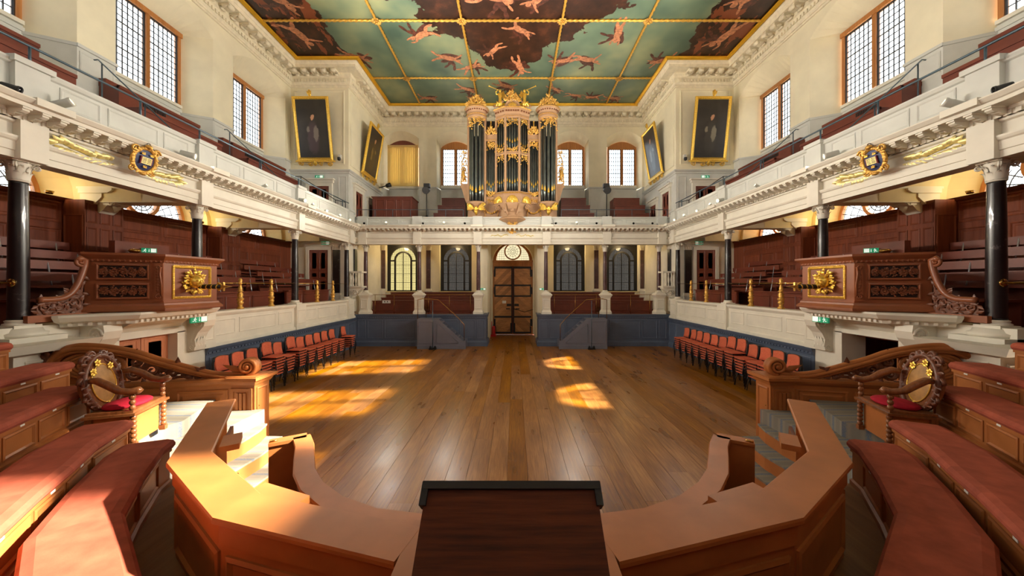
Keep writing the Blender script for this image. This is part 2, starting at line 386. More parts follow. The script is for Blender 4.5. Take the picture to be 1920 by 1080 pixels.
def text(p, body, size, Mx, mat='ink', name='lettering'):
    cu = bpy.data.curves.new('t', 'FONT'); cu.body = body; cu.size = size; cu.align_x = 'CENTER'; cu.align_y = 'CENTER'; cu.extrude = .001
    to = bpy.data.objects.new('t', cu); C.objects.link(to); bpy.context.view_layer.update()
    me = bpy.data.meshes.new_from_object(to.evaluated_get(bpy.context.evaluated_depsgraph_get())); bpy.data.objects.remove(to)
    me.materials.clear(); me.materials.append(M[mat]); me.name = name
    o = bpy.data.objects.new(name, me); C.objects.link(o); o.parent = p
    g = ORG.get(p, (0, 0, 0)); t = Mx.to_translation(); o.location = (t.x-g[0], t.y-g[1], t.z-g[2]); o.rotation_euler = Mx.to_euler(); return o
PN = [(0, 0), (.0, .012), (.022, .02), (.045, .004)]          # moulded panel
PR = [(0, 0), (.0, .012), (.02, .018), (.04, .002), (.07, .002), (.095, .014)]   # with raised field
def panels(parent, p0, p1, z0, z1, widths, mat, prof=PN, gap=.09, off=0, name='panel'):
    """a row of moulded panels on the vertical plane from p0 to p1, one object each"""
    d = Vector((p1[0]-p0[0], p1[1]-p0[1], 0)); L = d.length; d.normalize(); n = Vector((d.y, -d.x, 0)); tot = sum(widths)
    x = gap/2; k = (L-gap*len(widths))/tot
    for wd in widths:
        a = Vector((p0[0], p0[1], 0))+d*x+n*off; mb = MB(); ww = wd*k
        mb.panel(VM(a, a+d, z0+gap/2), ww, z1-z0-gap, prof); part(parent, name, mb, mat); x += ww+gap
# ============================================================ STRUCTURE
XW, XG, YB, YD, YC = 11.1, 8.0, 21.3, 17.4, 17.1     # wall, gallery front, back wall, back dado, corner block front
APSE_C, NSEG = 5.2, 10
ZC = 14.0
COLY = [5.69, 8.89, 12.85, 16.8]
def arc(r, a0=-90, a1=-180, n=NSEG//2):
    return [(r*math.cos(math.radians(a0+(a1-a0)*i/n)), APSE_C+r*math.sin(math.radians(a0+(a1-a0)*i/n))) for i in range(n+1)]

# ---- floor
mb = MB(); mb.box(-8.6, 8.6, -3, 21.6, -.2, -.022); floor = struct('floor', mb, 'darkpanel', 'wide oak board floor of the central pit')
bw = .333
for i in range(-24, 24):
    x0 = i*bw; y = 2.0-R.uniform(0, 2.5); end = 17.4 if abs(x0+bw/2) > 1.5 else 21.25
    while y < end-.05:
        l = R.uniform(3.0, 5.2); y1 = min(end, y+l)
        if end-y1 < 1.0: y1 = end
        y0 = max(y, 1.6)
        if y1 > 4.2 or abs(x0) < 2.6:
            L = y1-y0; o = bpy.data.objects.new('board', None); bpy.data.objects.remove(o)
            m = MB(); z = R.uniform(-.0015, .0015); m.box(.0022, bw-.0022, .0006, L-.0006, -.024, z)
            me = lmesh('board', m, 'board'); inst(floor, 'board', me, Matrix.Translation((x0, y0, 0)))
        y = y1
mb = MB(); mb.box(-90, 90, -90, 90, -1.2, -1.0); struct('ground_outside', mb, 'pavement', 'pale paving outside the windows')
# ---- ceiling
mb = MB(); mb.box(-11.3, 11.3, -6.2, 21.6, ZC, ZC+.25); ceiling = struct('ceiling', mb, 'canvas', 'painted canvas ceiling of dark clouds on a green sky')

def arch_wall(p0, p1, z0, z1, ops, depth, mb, K=12, sill=True):
    """wall face from p0 to p1 with arched, splayed openings; returns nothing, fills mb. op: c,w,zs,zsp,za and inner w2,zs2,zsp2,za2"""
    Mx = VM(p0, p1, 0); L = (Vector((p1[0], p1[1], 0))-Vector((p0[0], p0[1], 0))).length
    x = 0
    def outl(c, w, zs, zsp, za, semi, d):
        pts = [(c-w/2, zs, d)]
        for i in range(K+1):
            t = 2*i/K-1; q = math.sqrt(max(0, 1-t*t)) if semi else 1-t*t
            if semi: t = -math.cos(PI*i/K); q = math.sin(PI*i/K)
            pts.append((c+t*w/2, zsp+(za-zsp)*q, d))
        return pts+[(c+w/2, zs, d)]
    for o in sorted(ops, key=lambda q: q['c']):
        u0, u1 = o['c']-o['w']/2, o['c']+o['w']/2
        mb.add([(x, z0, 0), (u0, z0, 0), (u0, z1, 0), (x, z1, 0)], [(0, 1, 2, 3)], False, Mx)
        if o['zs'] > z0+1e-4: mb.add([(u0, z0, 0), (u1, z0, 0), (u1, o['zs'], 0), (u0, o['zs'], 0)], [(0, 1, 2, 3)], False, Mx)
        A = outl(o['c'], o['w'], o['zs'], o['zsp'], o['za'], o.get('semi'), 0)
        B = outl(o['c'], o['w2'], o['zs2'], o['zsp2'], o['za2'], o.get('semi'), -depth)
        n = len(A)
        if o['za'] < z1-1e-4:
            top = [(a[0], z1, 0) for a in A]; vs = A+top
            mb.add(vs, [(i, i+1, n+i+1, n+i) for i in range(1, n-2)], False, Mx)
            fs = [(i, n+i, n+i+1, i+1) for i in range(n-1)]
        else: fs = [(0, n, n+1, 1), (n-2, 2*n-2, 2*n-1, n-1)]
        if sill and o['zs'] > z0+1e-4: fs.append((n-1, 2*n-1, n, 0))
        mb.add(A+B, fs, False, Mx)
        x = u1
    mb.add([(x, z0, 0), (L, z0, 0), (L, z1, 0), (x, z1, 0)], [(0, 1, 2, 3)], False, Mx)

def leaded(win, Mx, x0, x1, z0, z1, nc, nr, single, gm='glass', bar=.021):
    """lead cames with panes; Mx local x right, y up, z inward"""
    mb = MB(); cw, rh = (x1-x0)/nc, (z1-z0)/nr
    for i in range(nc+1): mb.box(x0+i*cw-bar/2, x0+i*cw+bar/2, z0, z1, -.012, .012, Mx)
    for j in range(nr+1): mb.box(x0, x1, z0+j*rh-bar/2, z0+j*rh+bar/2, -.011, .011, Mx)
    for j in (nr//3, 2*nr//3): mb.box(x0, x1, z0+j*rh-.014, z0+j*rh+.014, .0, .03, Mx)
    part(win, 'lead_came', mb, 'lead')
    if single:
        m = MB(); m.box(bar/2, cw-bar/2, bar/2, rh-bar/2, -.003, .003)
        me = lmesh('pane', m, gm)
        for i in range(nc):
            for j in range(nr):
                T = Mx @ Matrix.Translation((x0+i*cw, z0+j*rh, 0))
                inst(win, 'pane', me, T)
    else:
        m = MB()
        for i in range(nc):
            for j in range(nr): m.box(x0+i*cw+bar/2, x0+(i+1)*cw-bar/2, z0+j*rh+bar/2, z0+(j+1)*rh-bar/2, -.003, .003, Mx)
        part(win, 'panes', m, gm, kind='stuff')

WN = [0]
def win_root(label):
    WN[0] += 1; o = bpy.data.objects.new('window_%d' % WN[0], None); C.objects.link(o); ORG[o] = (0, 0, 0); o.empty_display_size = .1
    return props(o, label, None, None, 'structure')
def rect_window(Mx, w, z0, z1, label, single, nc=6, nr=12, arch=0.0, port=True, fr=.1, mul=.13, bar=.021):
    """two-light wooden window in the local frame plane; Mx origin at window centre, z=0 plane"""
    win = win_root(label)
    for a, b in ((-w/2, -w/2+fr), (w/2-fr, w/2)): m = MB(); m.box(a, b, z0, z1, -.08, .06, Mx); part(win, 'stile', m, 'oakframe')
    m = MB(); m.box(-mul/2, mul/2, z0+fr, z1-fr, -.07, .07, Mx); part(win, 'mullion', m, 'oakframe')
    m = MB(); m.box(-w/2-.02, w/2+.02, z0-.04, z0+fr*.6, -.08, .10, Mx); part(win, 'sill', m, 'stonewhite')
    if arch:
        m = MB(); K = 10; n = K+1
        bot = [(-w/2+w*i/K, z1-fr*1.2, 0) for i in range(n)]; top = [(-w/2+w*i/K, z1+arch*(1-(2*i/K-1)**2), 0) for i in range(n)]
        vs = [(a, b, z) for z in (-.08, .05) for a, b, _ in bot+top]
        fs = []
        for i in range(K): fs += [(i, i+1, n+i+1, n+i), (2*n+i, 3*n+i, 3*n+i+1, 2*n+i+1), (i, 2*n+i, 2*n+i+1, i+1), (n+i, n+i+1, 3*n+i+1, 3*n+i)]
        m.add(vs, fs, False, Mx); part(win, 'arched_head', m, 'oakframe')
    else:
        m = MB(); m.box(-w/2-.03, w/2+.03, z1-fr, z1+.06, -.09, .10, Mx); part(win, 'head', m, 'oakframe')
    for a, b in ((-w/2+fr, -mul/2), (mul/2, w/2-fr)):
        m = MB(); m.panel(Mx @ Matrix.Translation((a, z0+fr*.6, 0)), b-a, z1-fr*1.2-z0-fr*.6+.02, [(0, -.02), (0, .03), (.025, .03), (.025, -.02)]); m.f.pop(); m.s.pop()
        part(win, 'casement', m, 'lead')
        leaded(win, Mx, a+.025, b-.025, z0+fr*.6+.025, z1-fr*1.2-.01, nc, nr, single, 'glass', bar)
    if port:
        c = Mx @ Vector((0, (z0+z1)/2, -.25)); nn = Mx.to_3x3() @ Vector((0, 0, 1))
        if MIR: c.x = -c.x; nn.x = -nn.x
        portal(c, nn, w, z1-z0)
    return win

SW = [15.15, 11.15, 7.2]                    # upper side windows (Y)
SWL = ['far', 'middle', 'near']
LUN = [(14.85, 1.35), (10.87, 1.35), (7.3, 1.2)]
CORN = [(0, 12.98), (.05, 12.98), (.05, 13.06), (.09, 13.06), (.09, 13.12), (.14, 13.18), (.14, 13.42), (.2, 13.46), (.2, 13.62), (.62, 13.64), (.62, 13.78), (.66, 13.80), (.74, 13.92), (.74, ZC), (0, ZC)]
GOLDE = [(.74, 13.90), (.80, 13.86), (.90, 13.90), (.92, 13.96), (.88, ZC), (.74, ZC)]
# gallery front profiles (u inward from XG plane)
ARCHI = [(-.30, 5.18), (.03, 5.18), (.03, 5.29), (.05, 5.30), (.05, 5.44), (.08, 5.46), (.10, 5.50), (.10, 5.53), (.0, 5.54), (.0, 5.74), (.05, 5.76), (.05, 5.80), (-.30, 5.80)]
GCORN = [(-.30, 5.80), (.10, 5.80), (.10, 5.86), (.13, 5.88), (.13, 5.93), (.40, 5.94), (.40, 6.00), (.43, 6.01), (.48, 6.07), (.48, 6.09), (-.30, 6.11)]
def GPAR(top): return [(-.12, 6.11), (.04, 6.11), (.04, 6.17), (.0, 6.19), (.0, top-.10), (.04, top-.08), (.07, top-.03), (.07, top), (-.15, top), (-.15, top-.06), (-.12, top-.08)]
U_G = arc(XG)+[(-XG, YD), (XG, YD)]           # left half plus back, clockwise
U_W = arc(XW)+[(-XW, YC), (-8.2, YC), (-8.2, YB), (8.2, YB)]
nA = len(arc(XG))-1

def modillion():
    m = MB(); m.box(-.055, .055, 0, .27, .0, .03)
    m.prism([(0, 0), (.24, 0), (.245, -.03), (.20, -.055), (.14, -.05), (.09, -.085), (0, -.09)], -.042, .042, Matrix(((0, 0, 1, 0), (1, 0, 0, 0), (0, 1, 0, 0), (0, 0, 0, 1))))
    m.leaf(Matrix.Translation((0, .02, -.07)) @ Matrix.Rotation(PI, 4, 'Y'), .17, .07, .03); return m
def bigmod():
    m = MB(); m.box(-.12, .12, 0, .40, .02, .12)
    for k, (x, a) in enumerate(((-.07, .25), (.07, -.25), (0, 0))):
        m.leaf(Matrix.Translation((x, .05, .02)) @ Matrix.Rotation(a, 4, 'Z') @ Matrix.Rotation(PI, 4, 'Y'), .32, .16, .10)
    m.lathe([(.075, -.11), (.085, 0), (.075, .11)], 8, Matrix.Translation((0, .36, .02)) @ Matrix.Rotation(PI/2, 4, 'Y'))
    m.lathe([(.05, -.1), (.06, 0), (.05, .1)], 6, Matrix.Translation((0, .06, -.03)) @ Matrix.Rotation(PI/2, 4, 'Y'))
    return m
def along(p0, p1, step, inset=0):
    a = Vector((*p0, 0)); b = Vector((*p1, 0)); L = (b-a).length; d = (b-a)/L; n = max(1, int((L-2*inset)/step))
    st = (L-2*inset)/n; nr = Vector((d.y, -d.x, 0))
    for i in range(n): yield a+d*(inset+st*(i+.5)), d, nr
def orient(p, d, nr, z): return Matrix(((-d.x, nr.x, 0, p.x), (-d.y, nr.y, 0, p.y), (0, 0, 1, z), (0, 0, 0, 1)))
def dentils(parent, segs, step, w, u0, u1, z0, z1, mat):
    m = MB()
    for p0, p1 in segs:
        for p, d, nr in along(p0, p1, step): m.box(-w/2, w/2, u0, u1, z0, z1, orient(p, d, nr, 0))
    part(parent, 'dentils', m, mat, kind='stuff')
ROSE = 'plaster'
def gallery_front(name, path, seg, top, colpos, mat='stonewhite', mods=True, ppan=None):
    """entablature + parapet over the given path segments"""
    m = MB(); m.sweep(ARCHI, path, seg=seg); root = struct('trim_'+name, m, mat, 'painted entablature along the gallery front')
    m = MB(); m.sweep(GCORN, path, seg=seg); cor = part(root, 'cornice', m, mat)
    m = MB(); m.sweep(GPAR(top), path, seg=seg); par = part(root, 'parapet', m, 'greywhite')
    segs = [(path[i], path[i+1]) for i in range(*seg)]
    dentils(root, segs, .11, .065, .05, .125, 5.80, 5.87, mat)
    if mods:
        me = lmesh('modillion', modillion(), mat)
        for p0, p1 in segs:
            for p, d, nr in along(p0, p1, .225, .1): inst(root, 'modillion', me, orient(p+nr*.13, d, nr, 5.905))
    return root, par
for MIR in (False, True):
    SN = 'right' if MIR else 'left'
    # --- upper side wall
    dado = MB(); up = MB(); ops1 = []; ops2 = []; y0 = APSE_C
    for y in SW:
        ops1.append(dict(c=y-y0, w=3.1, zs=8.5, zsp=9.3, za=9.3, w2=2.25, zs2=8.5, zsp2=9.3, za2=9.3))
        ops2.append(dict(c=y-y0, w=3.1, zs=9.3, zsp=12.25, za=12.85, w2=2.25, zs2=9.3, zsp2=12.1, za2=12.1))
    arch_wall((-XW, y0), (-XW, YC), 6.0, 9.3, ops1, .85, dado)
    arch_wall((-XW, y0), (-XW, YC), 9.3, 13.2, ops2, .85, up)
    wl = struct('wall_'+SN, up, 'cream'); dd = part(wl, 'dado', dado, 'greywhite')
    for k, y in enumerate(SW):
        m = MB(); m.box(-XW-.85, -XW-.80, y-1.14, y+1.14, 8.4, 9.46); ap = part(wl, 'apron', m, 'greywhite')
        panels(ap, (-XW-.80, y-1.1), (-XW-.80, y+1.1), 8.6, 9.25, [1, 1, 1], 'greywhite')
        Mx = VM((-XW-.82, y), (-XW-.82, y+1), 0)
        rect_window(Mx, 2.2, 9.48, 12.06, 'leaded two-light oak window, %s of the upper windows %s' % (SWL[k], sd_()), True)
        m = MB(); m.box(-XW-.86, -XW-.80, y-1.2, y+1.2, 12.0, 12.2); part(wl, 'lintel', m, 'cream')
    # dado cap rail on the piers
    m = MB(); edges = [y0]
    for y in sorted(SW): edges += [y-1.55, y+1.55]
    edges.append(YC)
    for a, b in zip(edges[::2], edges[1::2]):
        m.box(-XW, -XW+.05, a-.02, b+.02, 9.24, 9.32)
        if b-a > .5: panels(dd, (-XW, a), (-XW, b), 8.55, 9.2, [1], 'greywhite')
    part(wl, 'dado_rail', m, 'greywhite')
    for y in SW:
        m = MB()
        for sgn in (-1, 1):
            P0 = (-XW+.02, y+sgn*1.57); P1 = (-XW-.82, y+sgn*1.14)
            m.sweep([(-.03, 9.24), (.03, 9.24), (.03, 9.32), (-.03, 9.32)], [P0, P1])
        m.box(-XW-.83, -XW-.76, y-1.15, y+1.15, 9.30, 9.40); part(wl, 'window_ledge', m, 'greywhite')
    # --- lower side wall: panelling, lunettes, vaults, beams and consoles
    m = MB(); ops = [dict(c=y-y0, w=2*r+.5, zs=5.28, zsp=5.28, za=5.28+r+.22, w2=2*r, zs2=5.28, zsp2=5.28, za2=5.28+r, semi=True) for y, r in LUN]
    arch_wall((-XW, y0), (-XW, YC), 5.28, 7.0, ops, .7, m, 16); lw = struct('wall_lower_'+SN, m, 'yellow')
    m = MB(); m.box(-XW-.75, -XW, y0, YC, 1.5, 5.28); lp = part(lw, 'panelling', m, 'darkpanel')
    for a, b in zip(COLY[:-1], COLY[1:]):
        for z0, z1, ws in ((2.9, 4.55, [1, .7, 1]), (4.6, 5.2, [1, 1])): panels(lp, (-XW, a+.4), (-XW, b-.4), z0, z1, ws, 'darkpanel', PR)
    m = MB(); m.sweep([(-.02, 5.2), (.04, 5.2), (.08, 5.28), (-.02, 5.3)], [(-XW, y0), (-XW, YC)]); part(lp, 'panelling_cap', m, 'darkpanel')
    for y in COLY[:-1]:
        m = MB(); m.box(-XW-.1, -10.55, y-.42, y+.42, 2.0, 5.24); pi = part(lw, 'pier', m, 'darkpanel')
        for z0, z1 in ((2.7, 3.9), (3.95, 4.6), (4.65, 5.2)): panels(pi, (-10.55, y-.42), (-10.55, y+.42), z0, z1, [1, 1, 1], 'darkpanel', PN, .06)
        panels(pi, (-XW, y-.42), (-10.55, y-.42), 3.4, 4.9, [1], 'darkpanel', PN, .06)
        # beam from the column to the wall, with a scrolled console under its wall end
        m = MB(); m.box(-11.0, -8.1, y-.2, y+.2, 5.22, 5.62); m.box(-11.0, -8.1, y-.24, y+.24, 5.56, 5.64); part(lw, 'beam', m, 'cream')
        m = MB(); m.prism([(0, 0), (.55, 0), (.55, -.10), (.42, -.22), (.30, -.34), (.28, -.46), (0, -.46)], -.24, .24, VM((-10.9, y), (-9.9, y), 5.45))
        m.prism([(0, 0), (.85, 0), (.85, -.06), (.74, -.12), (.55, -.13), (0, -.13)], -.28, .28, VM((-10.9, y), (-9.9, y), 5.57)); part(lw, 'corbel', m, 'cream')
        m = MB(); m.prism([(.3, 0), (.78, 0), (.80, -.06), (.72, -.12), (.60, -.10), (.50, -.22), (.38, -.30), (.3, -.24)], -.16, .16, VM((-10.9, y), (-9.9, y), 5.26))
        for q in (-.165, .165): m.spiral(VM((-10.9, y+q), (-9.9, y+q), 5.26), .70, -.07, .065, 1.5, 1, 0, .018)
        m.leaf(VM((-10.3, y), (-9.3, y), 5.0) @ Matrix.Rotation(-.6, 4, 'Z'), .35, .2, .12); part(lw, 'console_scroll', m, 'stonewhite')
    for a, b in zip(COLY[:-1], COLY[1:]):
        m = MB(); c = (a+b)/2; r = (b-a)/2-.2; K = 14; vs = []
        for x in (-11.1, -9.38):
            for i in range(K+1): vs.append((x, c-r*math.cos(PI*i/K), 5.24+1.62*math.sin(PI*i/K)))
        m.add(vs, [(i, i+1, K+2+i, K+1+i) for i in range(K)], True); part(lw, 'vault', m, 'yellow')
    # lunette windows
    for k, (y, r) in enumerate(LUN):
        win = win_root('semicircular leaded lunette with round centre, %s of three under the gallery %s' % (SWL[k], sd_()))
        Mx = VM((-XW-.66, y), (-XW-.66, y+1), 5.28); ring = lambda r0, r1, a0, a1, z0, z1, cy=0, n=24: [(q*math.cos(a0+(a1-a0)*i/n), cy+q*math.sin(a0+(a1-a0)*i/n), z) for z in (z0, z1) for q in (r0, r1) for i in range(n+1)]
        def ringmb(r0, r1, a0, a1, z0, z1, cy=0, n=24):
            m = MB(); q = n+1; fs = []
            for i in range(n): fs += [(2*q+i, 2*q+i+1, 3*q+i+1, 3*q+i), (i, i+1, 2*q+i+1, 2*q+i), (q+i, 3*q+i, 3*q+i+1, q+i+1), (i, q+i, q+i+1, i+1)]
            m.add(ring(r0, r1, a0, a1, z0, z1, cy, n), fs, False, Mx); return m
        part(win, 'arched_frame', ringmb(r-.08, r+.02, 0, PI, -.05, .06), 'oldgold' if False else 'oakframe')
        oc = .52; part(win, 'oculus_frame', ringmb(.42, .52, 0, 2*PI, -.05, .06, oc), 'oakframe')
        m = MB(); m.box(-r, r, -.02, .06, -.05, .06, Mx); part(win, 'sill', m, 'oakframe')
        lead = MB()
        for i in range(12): a = 2*PI*i/12; lead.tube([(.10*math.cos(a), oc+.10*math.sin(a), 0), (.42*math.cos(a), oc+.42*math.sin(a), 0)], .013, 4, Mx)
        for q in (.10, .20, .31): lead.tube([(q*math.cos(2*PI*i/20), oc+q*math.sin(2*PI*i/20), 0) for i in range(20)], .016, 4, Mx, True)
        for q in (.75, .98, 1.2):
            if q < r-.1: lead.tube([(q*math.cos(PI*i/24), q*math.sin(PI*i/24), 0) for i in range(25)], .013, 4, Mx)
        for i in range(1, 24):
            a = PI*i/24; q0 = .45
            p = [(q*math.cos(a), q*math.sin(a), 0) for q in (0.45, .6, .8, 1.0, r-.05)]
            p = [s for s in p if math.hypot(s[0], s[1]-oc) > .50]
            if len(p) > 1 and i % 2 == 0: lead.tube(p, .013, 4, Mx)
        for j in range(1, 4): lead.box(-r+.1, -.5, j*.16-.004, j*.16+.004, -.006, .006, Mx); lead.box(.5, r-.1, j*.16-.004, j*.16+.004, -.006, .006, Mx)
        part(win, 'lead_came', lead, 'lead')
        m = MB(); K = 24; m.add([(0, .0, 0)]+[((r-.04)*math.cos(PI*i/K), (r-.04)*math.sin(PI*i/K), 0) for i in range(K+1)], [(0, i+1, i+2) for i in range(K)], False, Mx); part(win, 'panes', m, 'glass', kind='stuff')
        c = Mx @ Vector((0, r/2, -.2)); portal((mx(c.x), c.y, c.z), (1 if not MIR else -1, 0, 0), 2*r, r)
    # --- gallery soffit/floor slabs
    m = MB(); m.box(-9.4, -XG+.1, y0-.2, YC+.3, 5.9, 6.02); gf = struct('floor_gallery_'+SN, m, 'redbrown'); m = MB(); m.box(-9.4, -8.05, y0, YC, 5.60, 5.72); part(gf, 'soffit', m, 'cream')
    # --- corner block
    m = MB(); m.add([(-XW, YC, 8.8), (-8.2, YC, 8.8), (-8.2, YC, 13.2), (-XW, YC, 13.2), (-8.2, YB, 8.8), (-8.2, YB, 13.2)], [(0, 1, 2, 3), (1, 4, 5, 2)])
    cb = struct('wall_corner_'+SN, m, 'cream')
    m = MB(); m.add([(-XW, YC, 5.9), (-8.2, YC, 5.9), (-8.2, YC, 8.8), (-XW, YC, 8.8), (-8.2, YB, 5.9), (-8.2, YB, 8.8)], [(0, 1, 2, 3), (1, 4, 5, 2)]); part(cb, 'lower_face', m, 'greywhite')
    m = MB(); m.add([(-XW, YC, 1.0), (-8.2, YC, 1.0), (-8.2, YC, 5.9), (-XW, YC, 5.9), (-8.2, YB, 0), (-8.2, YB, 5.9)], [(0, 1, 2, 3), (1, 4, 5, 2)]); part(cb, 'ground_face', m, 'stonewhite')
    m = MB(); m.sweep([(0, 8.68), (.05, 8.70), (.05, 8.75), (.14, 8.82), (.14, 8.86), (0, 8.90)], [(-XW, YC), (-8.2, YC), (-8.2, YB)]); part(cb, 'ledge', m, 'greywhite')
    panels(cb, (-XW+.12, YC), (-8.35, YC), 9.1, 12.9, [1], 'cream', [(0, 0), (0, .03), (.05, .04), (.09, .01)])
    panels(cb, (-8.2, YC+.15), (-8.2, YB-.15), 9.1, 12.9, [1], 'cream', [(0, 0), (0, .03), (.05, .04), (.09, .01)])
    panels(cb, (-XW+.1, YC), (-10.75, YC), 6.2, 8.6, [1], 'greywhite'); panels(cb, (-8.75, YC), (-8.25, YC), 6.2, 8.6, [1], 'greywhite')
    panels(cb, (-8.2, YC+.05), (-8.2, YC+.5), 6.2, 8.6, [1], 'greywhite')
    # --- ceiling cornice
    k0 = 0; k1 = len(U_W)-2
    m = MB(); m.sweep(CORN, U_W, seg=(0, k1)); tc = struct('trim_cornice_'+SN, m, 'plaster')
    m = MB(); m.sweep(GOLDE, U_W, seg=(0, k1)); part(tc, 'gold_moulding', m, 'goldpaint')
    segs = [(U_W[i], U_W[i+1]) for i in range(nA, k1)]
    dentils(tc, segs, .15, .09, .09, .19, 13.20, 13.33, 'plaster')
    me = lmesh('acanthus_modillion', bigmod(), 'plaster')
    for p0, p1 in segs:
        for p, d, nr in along(p0, p1, .46, .25): inst(tc, 'acanthus_modillion', me, orient(p+nr*.2, d, nr, 13.50))
    # --- gallery front
    gr, par = gallery_front('gallery_'+SN, U_G, (nA, nA+1), 6.78, COLY)
    gallery_front('gallery_apse_'+SN, U_G, (0, nA), 6.78, [], mods=False)
    for y in COLY:
        m = MB(); m.box(-XG-.16, -XG+.10, y-.21, y+.21, 6.11, 6.80); m.box(-XG-.18, -XG+.15, y-.25, y+.25, 6.72, 6.815); part(gr, 'pedestal_block', m, 'greywhite')
        m = MB(); m.box(-XG-.1, -XG+.13, y-.17, y+.17, 5.17, 5.80); part(gr, 'entablature_break', m, 'stonewhite')
        m = MB(); m.box(-XG-.1, -XG+.50, y-.24, y+.24, 6.0, 6.115); part(gr, 'cornice_break', m, 'stonewhite')
    for a, b in zip(COLY[:-1], COLY[1:]): panels(par, (-XG, a+.34), (-XG, b-.34), 6.22, 6.70, [1, 1.6, 1], 'greywhite', PN, .12)
    # --- lower dado, white parapet
    m = MB(); m.sweep([(-.3, 0), (.10, 0), (.10, .16), (.05, .22), (.02, .24), (.02, 1.26), (.05, 1.28), (.05, 1.34), (.09, 1.40), (.11, 1.46), (-.3, 1.46)], [(-XG, 8.95), (-XG, YD+.1)])
    dl = struct('wall_dado_'+SN, m, 'blue', 'slate blue panelled dado around the pit')
    panels(dl, (-XG+.02, 9.0), (-XG+.02, YD), .30, 1.24, [1, 2, 1, 1, 2, 1, 1, 2, 1], 'blue')
    dentils(dl, [((-XG, 8.95), (-XG, YD))], .12, .06, .05, .075, 1.30, 1.34, 'blue')
    m = MB(); m.sweep([(-.35, 1.46), (.06, 1.46), (.06, 1.54), (.02, 1.57), (.0, 1.58), (.0, 2.26), (.03, 2.28), (.08, 2.34), (.08, 2.40), (-.35, 2.40)], [(-XG, 8.95), (-XG, YD-.1)])
    wp = struct('wall_parapet_'+SN, m, 'stonewhite', 'white panelled parapet above the blue dado')
    for a, b in ((9.15, 12.5), (13.2, 16.5)): panels(wp, (-XG, a), (-XG, b), 1.66, 2.24, [1, 2.2, 1], 'stonewhite', PN, .14)
    for y in COLY[1:]:
        m = MB(); m.box(-XG-.4, -XG+.10, y-.28, y+.28, 1.46, 2.41); pd = part(wp, 'pedestal', m, 'stonewhite'); panels(pd, (-XG+.1, y-.28), (-XG+.1, y+.28), 1.62, 2.24, [1], 'stonewhite', PN, .1)
    # --- gallery lower floor
    m = MB(); m.box(-XW, -XG-.3, y0-2.0, YC, 1.9, 1.98); struct('floor_lower_gallery_'+SN, m, 'redbrown')
    # --- apse (behind the photographer)
    A = arc(XW); m = MB(); m2 = MB()
    for i in range(len(A)-1):
        L = (Vector((*A[i], 0))-Vector((*A[i+1], 0))).length
        arch_wall(A[i], A[i+1], 9.3, 13.2, [dict(c=L/2, w=3.0, zs=9.3, zsp=12.25, za=12.8, w2=2.7, zs2=9.3, zsp2=12.1, za2=12.1)], .8, m)
        m2.add([(*A[i], 0), (*A[i+1], 0), (*A[i+1], 9.3), (*A[i], 9.3)], [(0, 1, 2, 3)])
        c = ((A[i][0]+A[i+1][0])/2, (A[i][1]+A[i+1][1])/2); d = Vector((A[i+1][0]-A[i][0], A[i+1][1]-A[i][1], 0)).normalized(); nr = Vector((d.y, -d.x, 0))
        cc = (c[0]-nr.x*.8, c[1]-nr.y*.8)
        rect_window(VM(cc, (cc[0]+d.x, cc[1]+d.y), 0), 2.66, 9.4, 12.06, 'leaded oak window in the polygonal end of the hall', False, 5, 10)
    ap = struct('wall_apse_'+SN, m, 'cream'); part(ap, 'lower_wall', m2, 'darkpanel')
    m = MB(); B = arc(XG-.1); m.add([(*p, 5.95) for p in A]+[(*p, 5.95) for p in B], [(i, i+1, len(A)+i+1, len(A)+i) for i in range(len(A)-1)]); struct('floor_gallery_apse_'+SN, m, 'redbrown')
    m = MB(); m.add([(*p, 2.3) for p in A]+[(*p, 2.0) for p in B], [(i, i+1, len(A)+i+1, len(A)+i) for i in range(len(A)-1)]); struct('floor_apse_'+SN, m, 'redbrown')
MIR = False
# ---- back wall
XB = [-6.97, -3.65, 3.65, 6.97]
d1 = MB(); u1 = MB(); o1 = []; o2 = []
for x in XB:
    o1.append(dict(c=x+8.2, w=2.2, zs=8.0, zsp=9.2, za=9.2, w2=1.9, zs2=8.0, zsp2=9.2, za2=9.2))
    o2.append(dict(c=x+8.2, w=2.2, zs=9.2, zsp=12.25, za=12.72, w2=1.86, zs2=9.2, zsp2=11.9, za2=12.28))
arch_wall((-8.2, YB), (8.2, YB), 5.9, 9.2, o1, .6, d1); arch_wall((-8.2, YB), (8.2, YB), 9.2, 13.2, o2, .6, u1)
wb = struct('wall_back', u1, 'cream'); bd = part(wb, 'dado', d1, 'greywhite')
m = MB(); xs = [-8.2]
for x in XB: xs += [x-1.1, x+1.1]
xs.append(8.2)
for a, b in zip(xs[::2], xs[1::2]):
    m.box(a, b, YB-.05, YB, 9.14, 9.22)
    if b-a > .4:
        for z0, z1 in ((6.3, 7.5), (7.6, 9.1)): panels(bd, (a, YB), (b, YB), z0, z1, [1], 'greywhite')
part(wb, 'dado_rail', m, 'greywhite')
for k, x in enumerate(XB):
    m = MB(); m.box(x-.97, x+.97, YB+.56, YB+.62, 7.9, 9.40); m.box(x-.97, x+.97, YB+.42, YB+.6, 9.24, 9.34); ap = part(wb, 'apron', m, 'greywhite')
    rect_window(VM((x, YB+.58), (x+1, YB+.58), 0), 1.84, 9.40, 11.9, ['leaded oak window behind the cream vertical blind', 'leaded oak window beside the organ, nearer the blind', 'leaded oak window beside the organ, away from the blind', 'leaded oak window farthest from the cream blind'][k], False, 5, 9, arch=.36, bar=.028)
m = MB(); m.sweep(CORN, U_W, seg=(len(U_W)-2, len(U_W)-1)); tb = struct('trim_cornice_back', m, 'plaster')
